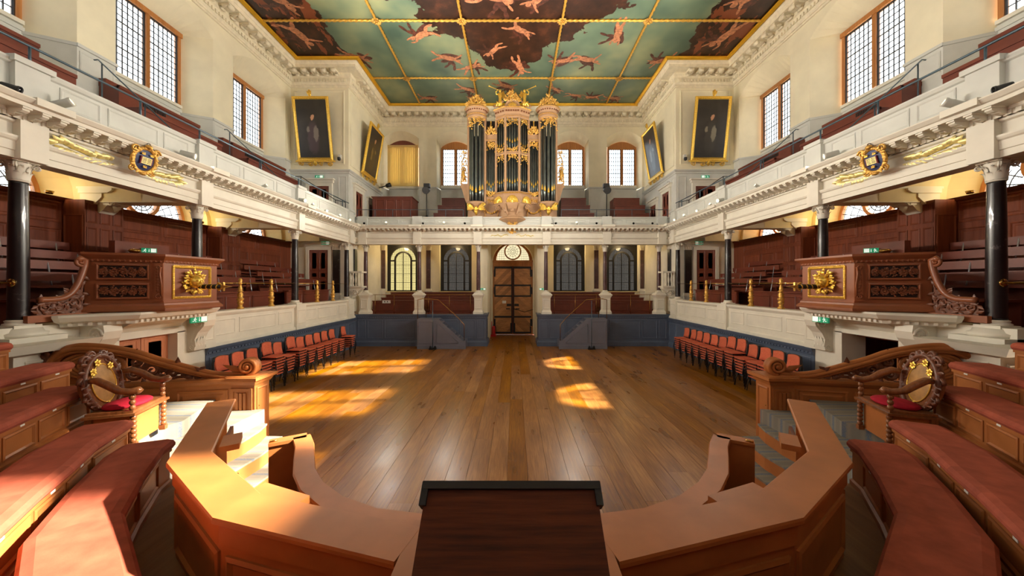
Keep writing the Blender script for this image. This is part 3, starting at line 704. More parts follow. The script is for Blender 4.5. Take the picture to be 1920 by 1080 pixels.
m = MB(); m.sweep(GOLDE, U_W, seg=(len(U_W)-2, len(U_W)-1)); part(tb, 'gold_moulding', m, 'goldpaint')
dentils(tb, [((-8.2, YB), (8.2, YB))], .15, .09, .09, .19, 13.20, 13.33, 'plaster')
me = lmesh('acanthus_modillion', bigmod(), 'plaster')
for p, d, nr in along((-8.2, YB), (8.2, YB), .46, .25): inst(tb, 'acanthus_modillion', me, orient(p+nr*.2, d, nr, 13.50))
# back gallery front with a full mitre to both sides
GU = [(-XG, 5), (-XG, YD), (XG, YD), (XG, 5)]
gb, gp = gallery_front('gallery_back', GU, (1, 2), 6.57, [])
CX = [-7.6, -4.83, -1.76, 1.74, 4.8, 7.6]
for x in CX:
    m = MB(); m.box(x-.24, x+.24, YD-.12, YD+.16, 6.11, 6.59); part(gb, 'pedestal_block', m, 'greywhite')
    m = MB(); m.box(x-.20, x+.20, YD-.13, YD+.1, 5.17, 5.80); part(gb, 'entablature_break', m, 'stonewhite')
    m = MB(); m.box(x-.3, x+.3, YD-.50, YD+.1, 6.0, 6.115); part(gb, 'cornice_break', m, 'stonewhite')
for a, b in zip(CX[:-1], CX[1:]): panels(gp, (a+.28, YD), (b-.28, YD), 6.20, 6.50, [1, 1.7, 1], 'greywhite', PN, .14)
m = MB(); m.box(-8.2, 8.2, YD-.05, YB, 5.86, 5.98); m.box(-8.2, 8.2, YD+.2, YB, 5.62, 5.86); struct('floor_gallery_back', m, 'cream')
# back ground-storey wall with arched windows and the door
m = MB(); LB = [-6.93, -3.57, 3.55, 6.87]
ops = [dict(c=x+8.2, w=2.0, zs=2.72, zsp=5.8, za=5.8, w2=1.94, zs2=2.72, zsp2=5.75, za2=5.75) for x in LB]
ops.append(dict(c=8.2+.0, w=2.56, zs=0.0, zsp=4.55, za=5.83, w2=2.44, zs2=0, zsp2=4.55, za2=5.77, semi=True))
arch_wall((-8.2, YB), (8.2, YB), 0, 5.9, ops, .35, m, 16, sill=True); wg = struct('wall_back_ground', m, 'cream')
for k, x in enumerate(LB):
    win = win_root(['tall arched leaded window glowing amber in a black frame', 'arched leaded window with dark screen, beside the amber one', 'arched leaded window with dark screen, beside the door', 'arched leaded window with dark screen, farthest from the amber one'][k])
    Mx = VM((x, YB+.30), (x+1, YB+.30), 2.72); gm = 'goldglass' if k == 0 else 'darkglass'
    def frame_arch(r0, r1, zsp, n=16):
        q = MB(); pts0 = [(-r0, .05)]+[(-r0*math.cos(PI*i/n), zsp+r0*math.sin(PI*i/n)) for i in range(n+1)]+[(r0, .05)]
        pts1 = [(-r1, .05)]+[(-r1*math.cos(PI*i/n), zsp+r1*math.sin(PI*i/n)) for i in range(n+1)]+[(r1, .05)]
        L = len(pts0); vs = [(a, b, z) for z in (-.05, .06) for a, b in pts0+pts1]; fs = []
        for i in range(L-1): fs += [(2*L+i, 2*L+i+1, 3*L+i+1, 3*L+i), (i, 2*L+i, 2*L+i+1, i+1), (L+i, L+i+1, 3*L+i+1, 3*L+i)]
        return q.add(vs, fs, False, Mx)
    m = frame_arch(.80, .96, 1.95); m.box(-.98, .98, 0, .06, -.05, .08, Mx); m.box(-.98, -.94, 0, 3.05, -.05, .06, Mx); m.box(.94, .98, 0, 3.05, -.05, .06, Mx)
    K_ = 16; sp_ = [(-.95*math.cos(PI*i/K_), 1.95+.95*math.sin(PI*i/K_), .02) for i in range(K_+1)]; m.add(sp_+[(p[0], 3.05, .02) for p in sp_], [(i, i+1, K_+2+i, K_+1+i) for i in range(K_)], False, Mx); part(win, 'outer_frame', m, 'ironwork')
    m = frame_arch(.46, .56, 1.95); part(win, 'inner_arch', m, 'ironwork')
    m = MB()
    for a, b in ((-.8, -.56), (.56, .8)): m.box(a, b, 1.88, 1.96, -.04, .05, Mx)
    m.box(-.02, .02, .05, 2.45, -.03, .05, Mx)
    for j in range(1, 4): m.box(-.8, .8, j*.55-.012, j*.55+.012, -.02, .04, Mx)
    part(win, 'glazing_bars', m, 'ironwork')
    lead = MB()
    for i in range(-7, 8): xx = i*.112; h = 1.95+math.sqrt(max(0, .8**2-xx*xx)); lead.box(xx-.004, xx+.004, .05, h, -.008, .008, Mx)
    for j in range(1, 25):
        z = j*.11; hw = .8 if z < 1.95 else math.sqrt(max(.01, .8**2-(z-1.95)**2)); lead.box(-hw, hw, z-.004, z+.004, -.008, .008, Mx)
    part(win, 'lead_came', lead, 'lead')
    q = MB(); K = 16; q.add([(-.82, .05, 0)]+[(-.82*math.cos(PI*i/K), 1.95+.82*math.sin(PI*i/K), 0) for i in range(K+1)]+[(.82, .05, 0)], [tuple(range(K+3))], False, Mx); part(win, 'panes', q, gm, kind='stuff')
    q = MB(); q.box(-1.0, 1.0, -.07, .0, -.05, .42, Mx); part(win, 'sill', q, 'yellow')
# ============================================================ CEILING ROPES
ROPX = [-5.55, -2.05, 2.07, 5.6]; ROPY = [17.9, 14.0, 10.1, 6.2, 2.3, -1.6]
def rope(a, b, nm='gilded_rope'):
    a, b = Vector(a), Vector(b); n = int((b-a).length/.035); m = MB(); m.tube([a+(b-a)*i/n for i in range(n+1)], .05, 8, None, False, 2, .5); part(ceiling, nm, m, 'rope')
for x in ROPX: rope((x, -5, ZC-.04), (x, YB-.9, ZC-.04))
for y in ROPY:
    X = 10.2 if y < 17 else 7.3
    rope((-X, y, ZC-.04), (X, y, ZC-.04))
m = MB()
for k in range(10): m.leaf(Matrix.Rotation(2*PI*k/10, 4, 'Z') @ Matrix.Translation((0, .05, 0)) @ Matrix.Rotation(PI, 4, 'Y'), .17, .13, .08)
for k in range(6): m.leaf(Matrix.Rotation(2*PI*(k+.5)/6, 4, 'Z') @ Matrix.Translation((0, .02, -.05)) @ Matrix.Rotation(PI, 4, 'Y'), .11, .09, .06)
m.sph((0, 0, -.09), .05); me = lmesh('rosette', m, 'oldgold')
for x in ROPX:
    for y in ROPY: inst(ceiling, 'rosette', me, Matrix.Translation((x, y, ZC-.06)))

# generic painted cherub figures on the canvas
def painted_figure(cx, cy, sc, ang, seed, wings=True):
    rr = random.Random(seed); fl = MB(); dk = MB(); k = [0]
    def ell(m, x, y, rx, ry, a):
        k[0] += 1; n = 12; z = ZC-.002-.0006*k[0]; ca, sa = math.cos(a), math.sin(a)
        P_ = [(x+rx*math.cos(2*PI*i/n)*ca-ry*math.sin(2*PI*i/n)*sa, y+rx*math.cos(2*PI*i/n)*sa+ry*math.sin(2*PI*i/n)*ca) for i in range(n)]
        c_, s_ = math.cos(ang), math.sin(ang); P_ = [(cx+sc*(p*c_-q*s_), cy+sc*(p*s_+q*c_)) for p, q in P_]
        m.prism(P_, z, z+.0005)
    def limb(m, x, y, a, l, r, bend):
        x1, y1 = x+l*math.cos(a), y+l*math.sin(a); ell(m, (x+x1)/2, (y+y1)/2, l*.6, r, a)
        b = a+bend; ell(m, x1+l*.45*math.cos(b), y1+l*.45*math.sin(b), l*.55, r*.75, b)
    for q in range(3): ell(dk, rr.uniform(-.3, .3), rr.uniform(-.25, .25), rr.uniform(.25, .5), rr.uniform(.1, .2), rr.uniform(-.8, .8))
    if wings: limb(dk, .1, .15, rr.uniform(.6, 1.2), .4, .10, .4); limb(dk, .1, .15, rr.uniform(1.6, 2.2), .35, .09, .3)
    ell(fl, 0, 0, .32, .16, rr.uniform(-.3, .3)); ell(fl, -.25, -.02, .2, .16, 0)
    limb(fl, .22, .05, rr.uniform(.2, .9), .26, .06, rr.uniform(-1, .6)); limb(fl, .22, -.05, rr.uniform(-1.2, -.2), .26, .06, rr.uniform(-.6, 1))
    limb(fl, -.35, .05, rr.uniform(2.3, 3.0), .32, .08, rr.uniform(-.9, .9)); limb(fl, -.35, -.05, rr.uniform(3.2, 4.0), .32, .08, rr.uniform(-.9, .9)); ell(fl, .42, .06, .12, .11, 0)
    part(ceiling, 'painted_cloak', dk, 'cloakpaint'); part(ceiling, 'painted_figure', fl, 'fleshpaint')
for k_, (px, py, sc, an) in enumerate(((-4.0, 14.9, 1.0, 2.6), (-3.0, 16.4, 1.0, .3), (-2.0, 17.0, .9, -.5), (-7.4, 16.3, 1.0, .4), (7.2, 16.6, .9, 2.7), (4.6, 14.8, 1.0, 1.4), (3.7, 16.5, 1.0, .2), (2.4, 16.6, .9, 2.8), (.4, 17.1, 1.0, 1.2), (.4, 14.6, .9, .6), (-.9, 15.9, .8, 2.2), (-4.9, 19.9, .8, .1), (-2.5, 19.0, .8, .5), (-2.3, 19.8, .6, 2.9), (-.3, 18.7, .9, .4), (2.4, 19.0, .7, .6), (3.6, 19.6, .7, .2), (4.6, 19.8, .7, 3.0), (5.9, 19.9, .8, .1), (-.6, 12.9, 1.3, .2), (1.0, 13.0, 1.0, 2.4), (-9.2, 14.9, 1.2, 1.2), (9.3, 15.0, 1.2, 1.9), (-8.9, 13.0, 1.2, .9), (9.0, 12.9, 1.2, 2.2))):
    painted_figure(px, py, sc, an, 100+k_)

# ============================================================ COLUMNS
def capital(r, h):
    """acanthus capital, origin at its base"""
    m = MB(); m.lathe([(r*1.0, 0), (r*1.12, .02*h), (r*1.12, .06*h), (r*1.0, .08*h), (r*1.02, .5*h), (r*1.3, .86*h), (r*1.3, .88*h)], 16)
    def lf(a, z0, l, w, out):
        pts = []
        for t, o, q in ((0, 0, .8), (.35, .02, 1), (.7, .12, .95), (.92, .34, .6), (.86, .5, .12)):
            pts.append((z0+l*t, r*1.03+out*o, w*q/2))
        vs = []; fs = []
        for z, rad, hw in pts: vs += [(-hw, rad, z), (0, rad+.12*r, z), (hw, rad, z)]
        for i in range(len(pts)-1): fs += [(i*3, i*3+1, i*3+4, i*3+3), (i*3+1, i*3+2, i*3+5, i*3+4)]
        m.add(vs, fs, True, Matrix.Rotation(a, 4, 'Z'))
    for k in range(8): lf(2*PI*k/8, .08*h, .42*h, r*.78, r*1.0)
    for k in range(8): lf(2*PI*(k+.5)/8, .10*h, .70*h, r*.74, r*1.1)
    for k in range(4):
        a = PI/4+k*PI/2; T = Matrix.Rotation(a, 4, 'Z') @ Matrix.Translation((0, r*1.62, h*.74)) @ Matrix.Rotation(PI/2, 4, 'Y') @ Matrix.Rotation(PI/2, 4, 'Z')
        for q in (-.10, .10): m.spiral(Matrix.Rotation(a, 4, 'Z') @ Matrix.Translation((q*r, 0, 0)) @ Matrix(((0, 0, 1, 0), (1, 0, 0, 0), (0, 1, 0, 0), (0, 0, 0, 1))), r*1.72, h*.72, r*.42, 1.7, -1, PI/2, r*.13, 5, 18)
        m.tube([(0, r*1.02, .5*h), (0, r*1.2, .72*h), (0, r*1.6, .88*h)], r*.12, 5, Matrix.Rotation(a, 4, 'Z'))
        m.sph((0, r*1.5, h*.92), (r*.22, r*.14, r*.22), 6, 4, Matrix.Rotation(k*PI/2, 4, 'Z'))
    pl = []
    for k in range(4):
        a = PI/4+k*PI/2
        for da, q in ((-.10, 2.02), (.10, 2.02), (.42, 1.68), (PI/4, 1.55), (PI/2-.42, 1.68)): pl.append((r*q*math.cos(a+da), r*q*math.sin(a+da)))
    m.prism(pl, .90*h, h); return m
def colbase(r, h):
    m = MB(); m.box(-r*1.45, r*1.45, -r*1.45, r*1.45, 0, h*.35)
    m.lathe([(r*1.4, h*.35), (r*1.45, h*.45), (r*1.4, h*.58), (r*1.2, h*.64), (r*1.15, h*.74), (r*1.25, h*.8), (r*1.25, h*.92), (r*1.05, h)], 18); return m
CACHE = {}
def column(x, y, z0, z1, r, mat, label, group, hc=.36, hb=.14):
    t = thing('column', label, 'column', (x, y, z0), 0, group)
    k = (round(z1-z0, 3), r, mat)
    if k not in CACHE:
        s = MB(); H = z1-z0-hc-hb; s.lathe([(r*1.04, hb), (r, hb+.04), (r, hb+H*.33), (r*.93, hb+H*.75), (r*.86, hb+H-.03), (r*.92, hb+H)], 20)
        c = capital(r*.9, hc); c.v = [(a, b, q+hb+H) for a, b, q in c.v]
        CACHE[k] = [lmesh('shaft', s, mat), lmesh('capital', c, 'stonewhite'), lmesh('base', colbase(r, hb), 'stonewhite')]
    for me, nm in zip(CACHE[k], ('shaft', 'capital', 'base')):
        o = bpy.data.objects.new(nm, me); C.objects.link(o); o.parent = t
CLAB = ['beside the pulpit wing', 'beyond the pulpit', 'midway along the gilt balusters', 'next to the little balcony']
for MIR in (False, True):
    for k, y in enumerate(COLY):
        column(-8.15, y, 2.40, 5.19, .115, 'black', 'black marble column %s %s' % (CLAB[k], sd_()), 'black columns under the side galleries')
MIR = False
BL = ['in the corner of the tribune by the amber window', 'between the amber and dark windows', 'beside the entrance door, nearer the amber window', 'beside the entrance door, away from the amber window', 'between the two dark screened windows', 'in the corner of the tribune away from the amber window']
for k, x in enumerate(CX): column(x, YD+.30, 2.70, 5.19, .105, 'purple', 'purple marbled column '+BL[k], 'columns carrying the organ gallery')
for k, x in enumerate((-1.66, 1.64)): column(x, YD+1.15, 2.70, 5.40, .105, 'purple', 'purple marbled column behind the one beside the door, %s' % ('nearer the amber window' if k == 0 else 'away from the amber window'), 'columns carrying the organ gallery')
# pilasters on the end walls
def pilaster(p0, p1, z0, z1, label, mat='purple'):
    d = Vector((p1[0]-p0[0], p1[1]-p0[1], 0)); L = d.length; Mx = VM(p0, p1, 0); t = thing('pilaster', label, 'pilaster', ((p0[0]+p1[0])/2, (p0[1]+p1[1])/2, z0))
    m = MB(); m.box(0, L, z0+.16, z1-.34, 0, .09, Mx); part(t, 'shaft', m, mat)
    m = MB(); m.box(-.06, L+.06, z0-.95, z0, 0, .13, Mx); m.box(-.10, L+.10, z0, z0+.05, 0, .17, Mx); m.box(-.06, L+.06, z0+.05, z0+.16, 0, .13, Mx); part(t, 'pedestal', m, 'stonewhite')
    m = MB(); m.box(-.03, L+.03, z1-.34, z1-.06, 0, .12, Mx); m.box(-.08, L+.08, z1-.06, z1, 0, .18, Mx)
    for i in range(3): m.leaf(Mx @ Matrix.Translation((L*(i+.5)/3, z1-.34, .12)), .2, L*.3, .06)
    for i in (0, L): m.spiral(Mx, i, z1-.14, .06, 1.5, 1, 0, .016, z=.14)
    part(t, 'capital', m, 'stonewhite')
for k, x in enumerate((-8.05, -5.25, 5.2, 8.05)):
    pilaster((x-.13 if abs(x) < 8 else x-.1, YB), (x+.13 if abs(x) < 8 else x+.1, YB), 2.72, 5.6, 'dark marbled pilaster on the end wall, '+['in the corner by the amber window', 'beside the amber window', 'between the dark windows', 'in the corner by the dark windows'][k])
for MIR in (False, True):
    pilaster((-8.95, YC), (-8.62, YC), 2.55, 5.2, 'dark marbled pilaster beside the under-gallery door '+sd_(), 'black')
    pilaster((-8.2, YC+.5), (-8.2, YC+.75), 2.7, 5.3, 'dark marbled pilaster behind the little balcony '+sd_(), 'black')
MIR = False

# ============================================================ DOORS
def panel_door(name, label, p0, p1, z0, z1, mat, rows, cols=2, arch=True, knob=True, group=None):
    Mx = VM(p0, p1, z0); L = (Vector((*p0, 0))-Vector((*p1, 0))).length; H = z1-z0
    t = thing(name, label, 'door', ((p0[0]+p1[0])/2, (p0[1]+p1[1])/2, z0), 0, group)
    m = MB(); m.box(0, L, 0, H, -.02, .03, Mx); lf = part(t, 'leaf', m, mat); zz = .06; tot = sum(rows)
    for r_ in rows:
        h = (H-.06)*r_/tot
        for c in range(cols):
            w = (L-.06)/cols; m = MB(); m.panel(Mx @ Matrix.Translation((.06+c*w, zz, .03)), w-.06, h-.06, [(0, 0), (.0, .006), (.02, .008), (.04, -.012), (.07, -.012), (.09, .0)]); part(lf, 'panel', m, mat)
        zz += h
    if arch:
        m = MB()
        for a, b, c, d in ((-.16, 0, 0, H), (L, L+.16, 0, H), (-.16, L+.16, H, H+.16)): m.box(a, b, c, d, -.02, .07, Mx)
        m.box(-.22, L+.22, H+.16, H+.30, -.02, .10, Mx); m.box(-.28, L+.28, H+.30, H+.36, -.02, .18, Mx); part(t, 'architrave', m, 'stonewhite')
    if knob: m = MB(); m.sph((Mx @ Vector((L-.1, H*.45, .06))), .03); part(lf, 'knob', m, 'brass')
    return t
for MIR in (False, True):
    panel_door('panel_door', 'red-brown panelled door under the gallery %s' % sd_(), (-10.15, YC-.01), (-9.2, YC-.01), 2.45, 4.86, 'doorred', [1, .45, 1.1])
    panel_door('panel_door', 'low red-brown gallery door beneath the robed portrait %s' % sd_(), (-10.15, YC-.01), (-9.15, YC-.01), 6.0, 8.05, 'doorred', [1])
    panel_door('panel_door', 'red-brown gallery door under carved overdoor %s' % sd_(), (-8.19, 17.75), (-8.19, 18.55), 5.98, 8.0, 'doorred', [1, .5, 1])
    panel_door('panel_door', 'plain red-brown gallery door nearer the organ %s' % sd_(), (-8.19, 19.4), (-8.19, 20.2), 5.98, 7.7, 'doorred', [1, 1])
    m = MB(); m.scrollwork(VM((-8.18, 17.7), (-8.18, 18.7), 8.2), .9, .4, 2, 5); solo('overdoor_carving', 'pale carved overdoor of scrolls %s' % sd_(), 'carving', m, 'greywhite')
MIR = False
# --- great oak entrance door
t = thing('door_1', None, None, (0, YB+.2, 0), kind='structure'); t['label'] = 'tall double oak door with black iron straps'
Yd = YB+.18
m = MB(); m.box(-1.28, 1.28, Yd-.03, Yd+.12, 4.30, 4.55); m.box(-1.34, 1.34, Yd-.1, Yd+.1, 4.55, 4.66); part(t, 'lintel', m, 'oakframe')
m = MB(); m.box(-1.27, 1.27, Yd+.09, Yd+.13, 0, 4.4); part(t, 'backing', m, 'darkpanel')
for s_ in (-1, 1): m = MB(); m.box(min(s_*1.16, s_*1.29), max(s_*1.16, s_*1.29), Yd-.02, Yd+.1, 0, 4.4); part(t, 'jamb', m, 'oakframe')
m = MB(); m.box(-1.28, 1.28, Yd-.05, Yd+.12, 0, .06); part(t, 'threshold', m, 'oakframe')
for sx in (-1, 1):
    x0, x1 = (-1.16, -.03) if sx < 0 else (.03, 1.16)
    m = MB(); m.box(x0, x1, Yd+.04, Yd+.09, .06, 4.30); lf = part(t, 'leaf', m, 'oakframe')
    # diagonal boards clipped to the leaf
    def clip(poly, f, v, keep):
        out = []
        for i in range(len(poly)):
            a, b = poly[i-1], poly[i]; fa, fb = keep*(a[f]-v), keep*(b[f]-v)
            if (fa >= 0) != (fb >= 0): k = fa/(fa-fb); out.append((a[0]+(b[0]-a[0])*k, a[1]+(b[1]-a[1])*k))
            if fb >= 0: out.append(b)
        return out
    bwd = .21
    for k in range(-8, 30):
        c0 = k*bwd*1.414; c1 = c0+bwd*1.414-.012
        # band: z + s*x between c0 and c1   (rises towards the meeting stile)
        poly = [(-3, c0+3*sx), (3, c0-3*sx), (3, c1-3*sx), (-3, c1+3*sx)]
        for f, v, kp in ((0, x0+.012, 1), (0, x1-.012, -1), (1, .08, 1), (1, 4.28, -1)):
            if poly: poly = clip(poly, f, v, kp)
        if len(poly) > 2:
            m = MB(); n = len(poly); m.add([(a, Yd+.04, b) for a, b in poly]+[(a, Yd+.015, b) for a, b in poly], [tuple(range(n, 2*n))]+[(i, (i+1) % n, n+(i+1) % n, n+i) for i in range(n)]); part(lf, 'board', m, 'door')
    for z0, z1 in ((.06, .16), (1.05, 1.16), (2.36, 2.46), (3.03, 3.14), (4.14, 4.27)): m = MB(); m.box(x0, x1, Yd-.004, Yd+.03, z0, z1); part(lf, 'iron_strap', m, 'ironwork')
    m = MB()
    xo = x0 if sx < 0 else x1-.08
    for z0, z1 in ((2.46, 3.04), (3.75, 4.2), (.1, .5)): m.box(xo, xo+.08, Yd-.005, Yd+.03, z0, z1)
    xi = x1-.06 if sx < 0 else x0; m.box(xi, xi+.06, Yd-.005, Yd+.03, .1, 4.25); part(lf, 'iron_strap', m, 'ironwork')
    for z in (.75, 2.75, 3.85): m = MB(); m.box(sx*1.14-.05, sx*1.14+.09 if sx > 0 else sx*1.14+.05, Yd-.05, Yd+.02, z-.22, z+.22); part(lf, 'hinge', m, 'ironwork')
    m = MB(); m.box(sx*.12-.035, sx*.12+.035, Yd-.03, Yd+.02, .12, .72); part(lf, 'floor_bolt', m, 'ironwork')
    m = MB(); m.box(sx*.24-.14, sx*.24+.14, Yd-.03, Yd+.02, 1.78, 1.92); m.box(sx*.3-.12, sx*.3+.12, Yd-.03, Yd+.02, 1.58, 1.64); part(lf, 'lock', m, 'ironwork')
m = MB(); m.tube([(.05, Yd-.06, 1.62), (.75, Yd-.1, 1.42), (1.35, Yd-.05, 1.60)], .018, 6); part(t, 'locking_bar', m, 'ironwork')
m = MB(); m.box(-.66, -.42, Yd-.006, Yd+.01, 1.95, 2.12); solo('paper_notice', 'white paper notice pinned to the oak door', 'notice', m, 'white')
# fanlight over the door
win = win_root('semicircular leaded fanlight with round centre above the entrance door')
Mx = VM((0, YB+.30), (1, YB+.30), 4.66)
m = MB(); K = 24
def ringm(r0, r1, a0, a1, z0, z1, cy, n=24):
    m = MB(); q = n+1; vs = [(p*math.cos(a0+(a1-a0)*i/n), cy+p*math.sin(a0+(a1-a0)*i/n), z) for z in (z0, z1) for p in (r0, r1) for i in range(n+1)]; fs = []
    for i in range(n): fs += [(2*q+i, 2*q+i+1, 3*q+i+1, 3*q+i), (i, i+1, 2*q+i+1, 2*q+i), (q+i, 3*q+i, 3*q+i+1, q+i+1)]
    m.add(vs, fs, False, Mx); return m
part(win, 'arched_frame', ringm(1.04, 1.22, 0, PI, -.05, .08, 0), 'oakframe'); part(win, 'oculus_frame', ringm(.46, .54, 0, 2*PI, -.05, .08, .56), 'oakframe')
lead = MB()
for q in (.08, .18, .3): lead.tube([(q*math.cos(2*PI*i/20), .56+q*math.sin(2*PI*i/20), 0) for i in range(20)], .008, 4, Mx, True)
for i in range(12): a = 2*PI*i/12; lead.tube([(.08*math.cos(a), .56+.08*math.sin(a), 0), (.46*math.cos(a), .56+.46*math.sin(a), 0)], .007, 4, Mx)
for j in range(1, 8):
    z = j*.13; hw = math.sqrt(max(.01, 1.04**2-z*z)); iw = math.sqrt(max(0, .5**2-(z-.56)**2)); lead.box(-hw, -iw, z-.005, z+.005, -.006, .006, Mx); lead.box(iw, hw, z-.005, z+.005, -.006, .006, Mx)
for i in range(-7, 8):
    x = i*.14
    if abs(x) > .5: lead.box(x-.005, x+.005, 0, math.sqrt(max(.01, 1.04**2-x*x)), -.006, .006, Mx)
part(win, 'lead_came', lead, 'lead')
m = MB(); m.add([(0, 0, 0)]+[(1.06*math.cos(PI*i/K), 1.06*math.sin(PI*i/K), 0) for i in range(K+1)], [(0, i+1, i+2) for i in range(K)], False, Mx); part(win, 'panes', m, 'fanglass', kind='stuff')
portal((0, YB+.5, 5.1), (0, -1, 0), 2.1, 1.0)
# jamb walls of the door passage
m = MB()
for s in (-1, 1): m.box(min(s*1.34, s*1.75), max(s*1.34, s*1.75), YD+.9, YB, 0, 5.65)
struct('wall_passage', m, 'cream')

# ============================================================ BACK TRIBUNE
for MIR in (False, True):
    SN = 'right' if MIR else 'left'
    P = [(-XG, YD), (-1.36, YD), (-1.36, YD+1.2)]
    m = MB(); m.sweep([(-.12, 0), (.10, 0), (.10, .20), (.05, .26), (.02, .28), (.02, 1.40), (.05, 1.42), (.05, 1.48), (.08, 1.54), (.10, 1.62), (-.12, 1.62)], P); bd = struct('wall_dado_back_'+SN, m, 'blue', 'slate blue panelled dado under the organ gallery')
    panels(bd, (-XG+.1, YD-.02), (-1.38, YD-.02), .34, 1.38, [.5, 1, 2, .6, 2, 1, .5], 'blue'); panels(bd, (-1.34, YD+.02), (-1.34, YD+.9), .34, 1.38, [1], 'blue')
    dentils(bd, [((-XG, YD), (-1.36, YD))], .12, .06, .05, .075, 1.44, 1.48, 'blue')
    m = MB(); m.box(-8.2, -1.36, YD, YB, 1.0, 1.60); struct('floor_tribune_'+SN, m, 'redbrown')
    for k, x in enumerate(CX[:3]):
        t = thing('column_pedestal', 'white panelled pedestal on the tribune %s, %s' % (sd_(), ['in the corner', 'midway along', 'beside the door passage'][k]), 'pedestal', (x, YD+.30, 1.6))
        m = MB(); m.lathe([(.36, 1.60), (.36, 1.72), (.30, 1.80), (.28, 1.84), (.28, 2.42), (.30, 2.46), (.36, 2.54), (.40, 2.58), (.40, 2.62), (.32, 2.66), (.30, 2.71)], 4, Matrix.Translation((x, YD+.30, 0)) @ Matrix.Rotation(PI/4, 4, 'Z'), sm=False); b = part(t, 'block', m, 'stonewhite')
        panels(b, (x-.2, YD+.10), (x+.2, YD+.10), 1.86, 2.40, [1], 'stonewhite', PN, .06)
    # rows of pews rising to the windows
    for r_ in range(4):
        y = YD+1.15+r_*.72; z = 1.60+r_*.14; t = thing('tribune_pew', 'red-brown pew under the organ gallery %s, %s row from the front' % (sd_(), ['first', 'second', 'third', 'fourth'][r_]), 'pew', (-4.8, y, z))
        for a, b in (((-7.4, -1.9),) if r_ else ((-7.6, -5.1), (-4.5, -2.0))):
            m = MB(); m.box(a, b, y, y+.05, z, z+.62); bk = part(t, 'front_board', m, 'redbrown'); panels(bk, (a, y), (b, y), z+.08, z+.56, [1]*max(2, int((b-a)/.9)), 'redbrown', PN, .06)
            m = MB(); m.box(a, b, y+.05, y+.55, z+.36, z+.42); part(t, 'seat', m, 'redbrown')
            m = MB(); m.box(a-.02, b+.02, y-.04, y+.09, z+.62, z+.66); part(t, 'cap', m, 'redbrown')
        if r_: m = MB(); m.box(-7.9, -1.80, y-.08, y+.64 if r_ < 3 else YB-.02, 1.6, z); part(t, 'step', m, 'redbrown')
    # brass rail on the dado
    t = thing('brass_rail', 'thin brass rail along the tribune front %s' % sd_(), 'rail', (-4.6, YD+.1, 1.62))
    m = MB(); m.tube([(-7.3, YD+.5, 2.60), (-5.1, YD+.5, 2.60)], .014, 6); m.tube([(-4.5, YD+.5, 2.60), (-2.1, YD+.5, 2.60)], .014, 6); part(t, 'bar', m, 'brass')
    for x in (-7.2, -6.2, -5.15, -4.4, -3.3, -2.2): m = MB(); m.tube([(x, YD+.5, 1.6), (x, YD+.5, 2.60)], .012, 6); part(t, 'post', m, 'brass')
    # portable steps
    t = thing('stair_unit', 'slate blue timber steps with thin handrail in front of the dado %s' % sd_(), 'steps', (-3.45, 16.85, 0))
    prof = [(-4.62, 0), (-2.27, 0), (-2.27, .40), (-2.42, .40), (-3.62, 1.46), (-4.62, 1.46)]
    for nm, y0, y1 in (('side_panel', 16.60, 16.66), ('rear_panel', 17.22, 17.28)):
        m = MB(); m.add([(a, y0, b) for a, b in prof]+[(a, y1, b) for a, b in prof], [tuple(range(6)), tuple(range(11, 5, -1))]+[(i, i+6, (i+1) % 6+6, (i+1) % 6) for i in range(6)]); sp = part(t, nm, m, 'stairblue')
        if nm == 'side_panel':
            panels(sp, (-4.6, y0), (-3.75, y0), .22, 1.40, [1], 'stairblue', PN, .1)
            q = [(-3.66, .28), (-2.62, .28), (-2.62, .32), (-3.58, 1.20), (-3.66, 1.20)]; m = MB(); m.add([(a, y0-.012, b) for a, b in q], [(0, 1, 2, 3, 4)]); m.tube([(a, y0-.012, b) for a, b in q], .014, 4, None, True); part(sp, 'panel', m, 'stairblue')
            m = MB(); m.box(-4.62, -2.27, y0-.03, y0, 0, .16); part(sp, 'skirting', m, 'stairblue')
    for k in range(6): m = MB(); x = -2.42-k*.2; m.box(x-.24, x, 16.66, 17.22, .40+k*.18-.05, .40+k*.18); part(t, 'tread', m, 'stairblue')
    m = MB(); m.box(-4.62, -3.6, 16.66, 17.22, 1.40, 1.46); part(t, 'landing', m, 'stairblue')
    m = MB(); m.tube([(-4.6, 16.62, 1.46), (-4.6, 16.62, 2.40), (-4.4, 16.6, 2.44), (-3.6, 16.62, 2.40), (-2.62, 16.62, 1.50), (-2.34, 16.62, 1.18), (-2.34, 16.62, .40)], .016, 6); part(t, 'handrail', m, 'brass')
    m = MB(); m.tube([(-4.35, 17.2, 1.46), (-4.35, 17.2, 2.42), (-4.6, 16.62, 2.40)], .014, 6); part(t, 'rear_rail', m, 'brass')
    t = thing('floor_stand', 'thin black floor stand with weighted foot before the blue steps %s' % sd_(), 'stand', (-3.83, 16.45, 0))
    m = MB(); m.tube([(-3.83, 16.45, .05), (-3.83, 16.45, 2.35)], .018, 6); part(t, 'pole', m, 'steel')
    m = MB(); m.box(-4.0, -3.66, 16.38, 16.52, 0, .07); m.lathe([(.06, .05), (.05, .14), (.02, .18)], 8, Matrix.Translation((-3.94, 16.45, 0))); m.lathe([(.06, .05), (.05, .14), (.02, .18)], 8, Matrix.Translation((-3.72, 16.45, 0))); part(t, 'foot', m, 'blackmetal')
    # little corner balcony
    t = thing('corner_balcony', 'small white balustraded balcony on a carved bracket %s' % sd_(), 'balcony', (-7.85, 17.25, 2.45))
    y = 17.12
    for z0, z1, e in ((2.98, 3.06, .05), (3.72, 3.80, .05)): m = MB(); m.box(-8.2, -7.52-.0+e-.05, y-.08, y+.5, z0, z1); part(t, 'rail', m, 'stonewhite')
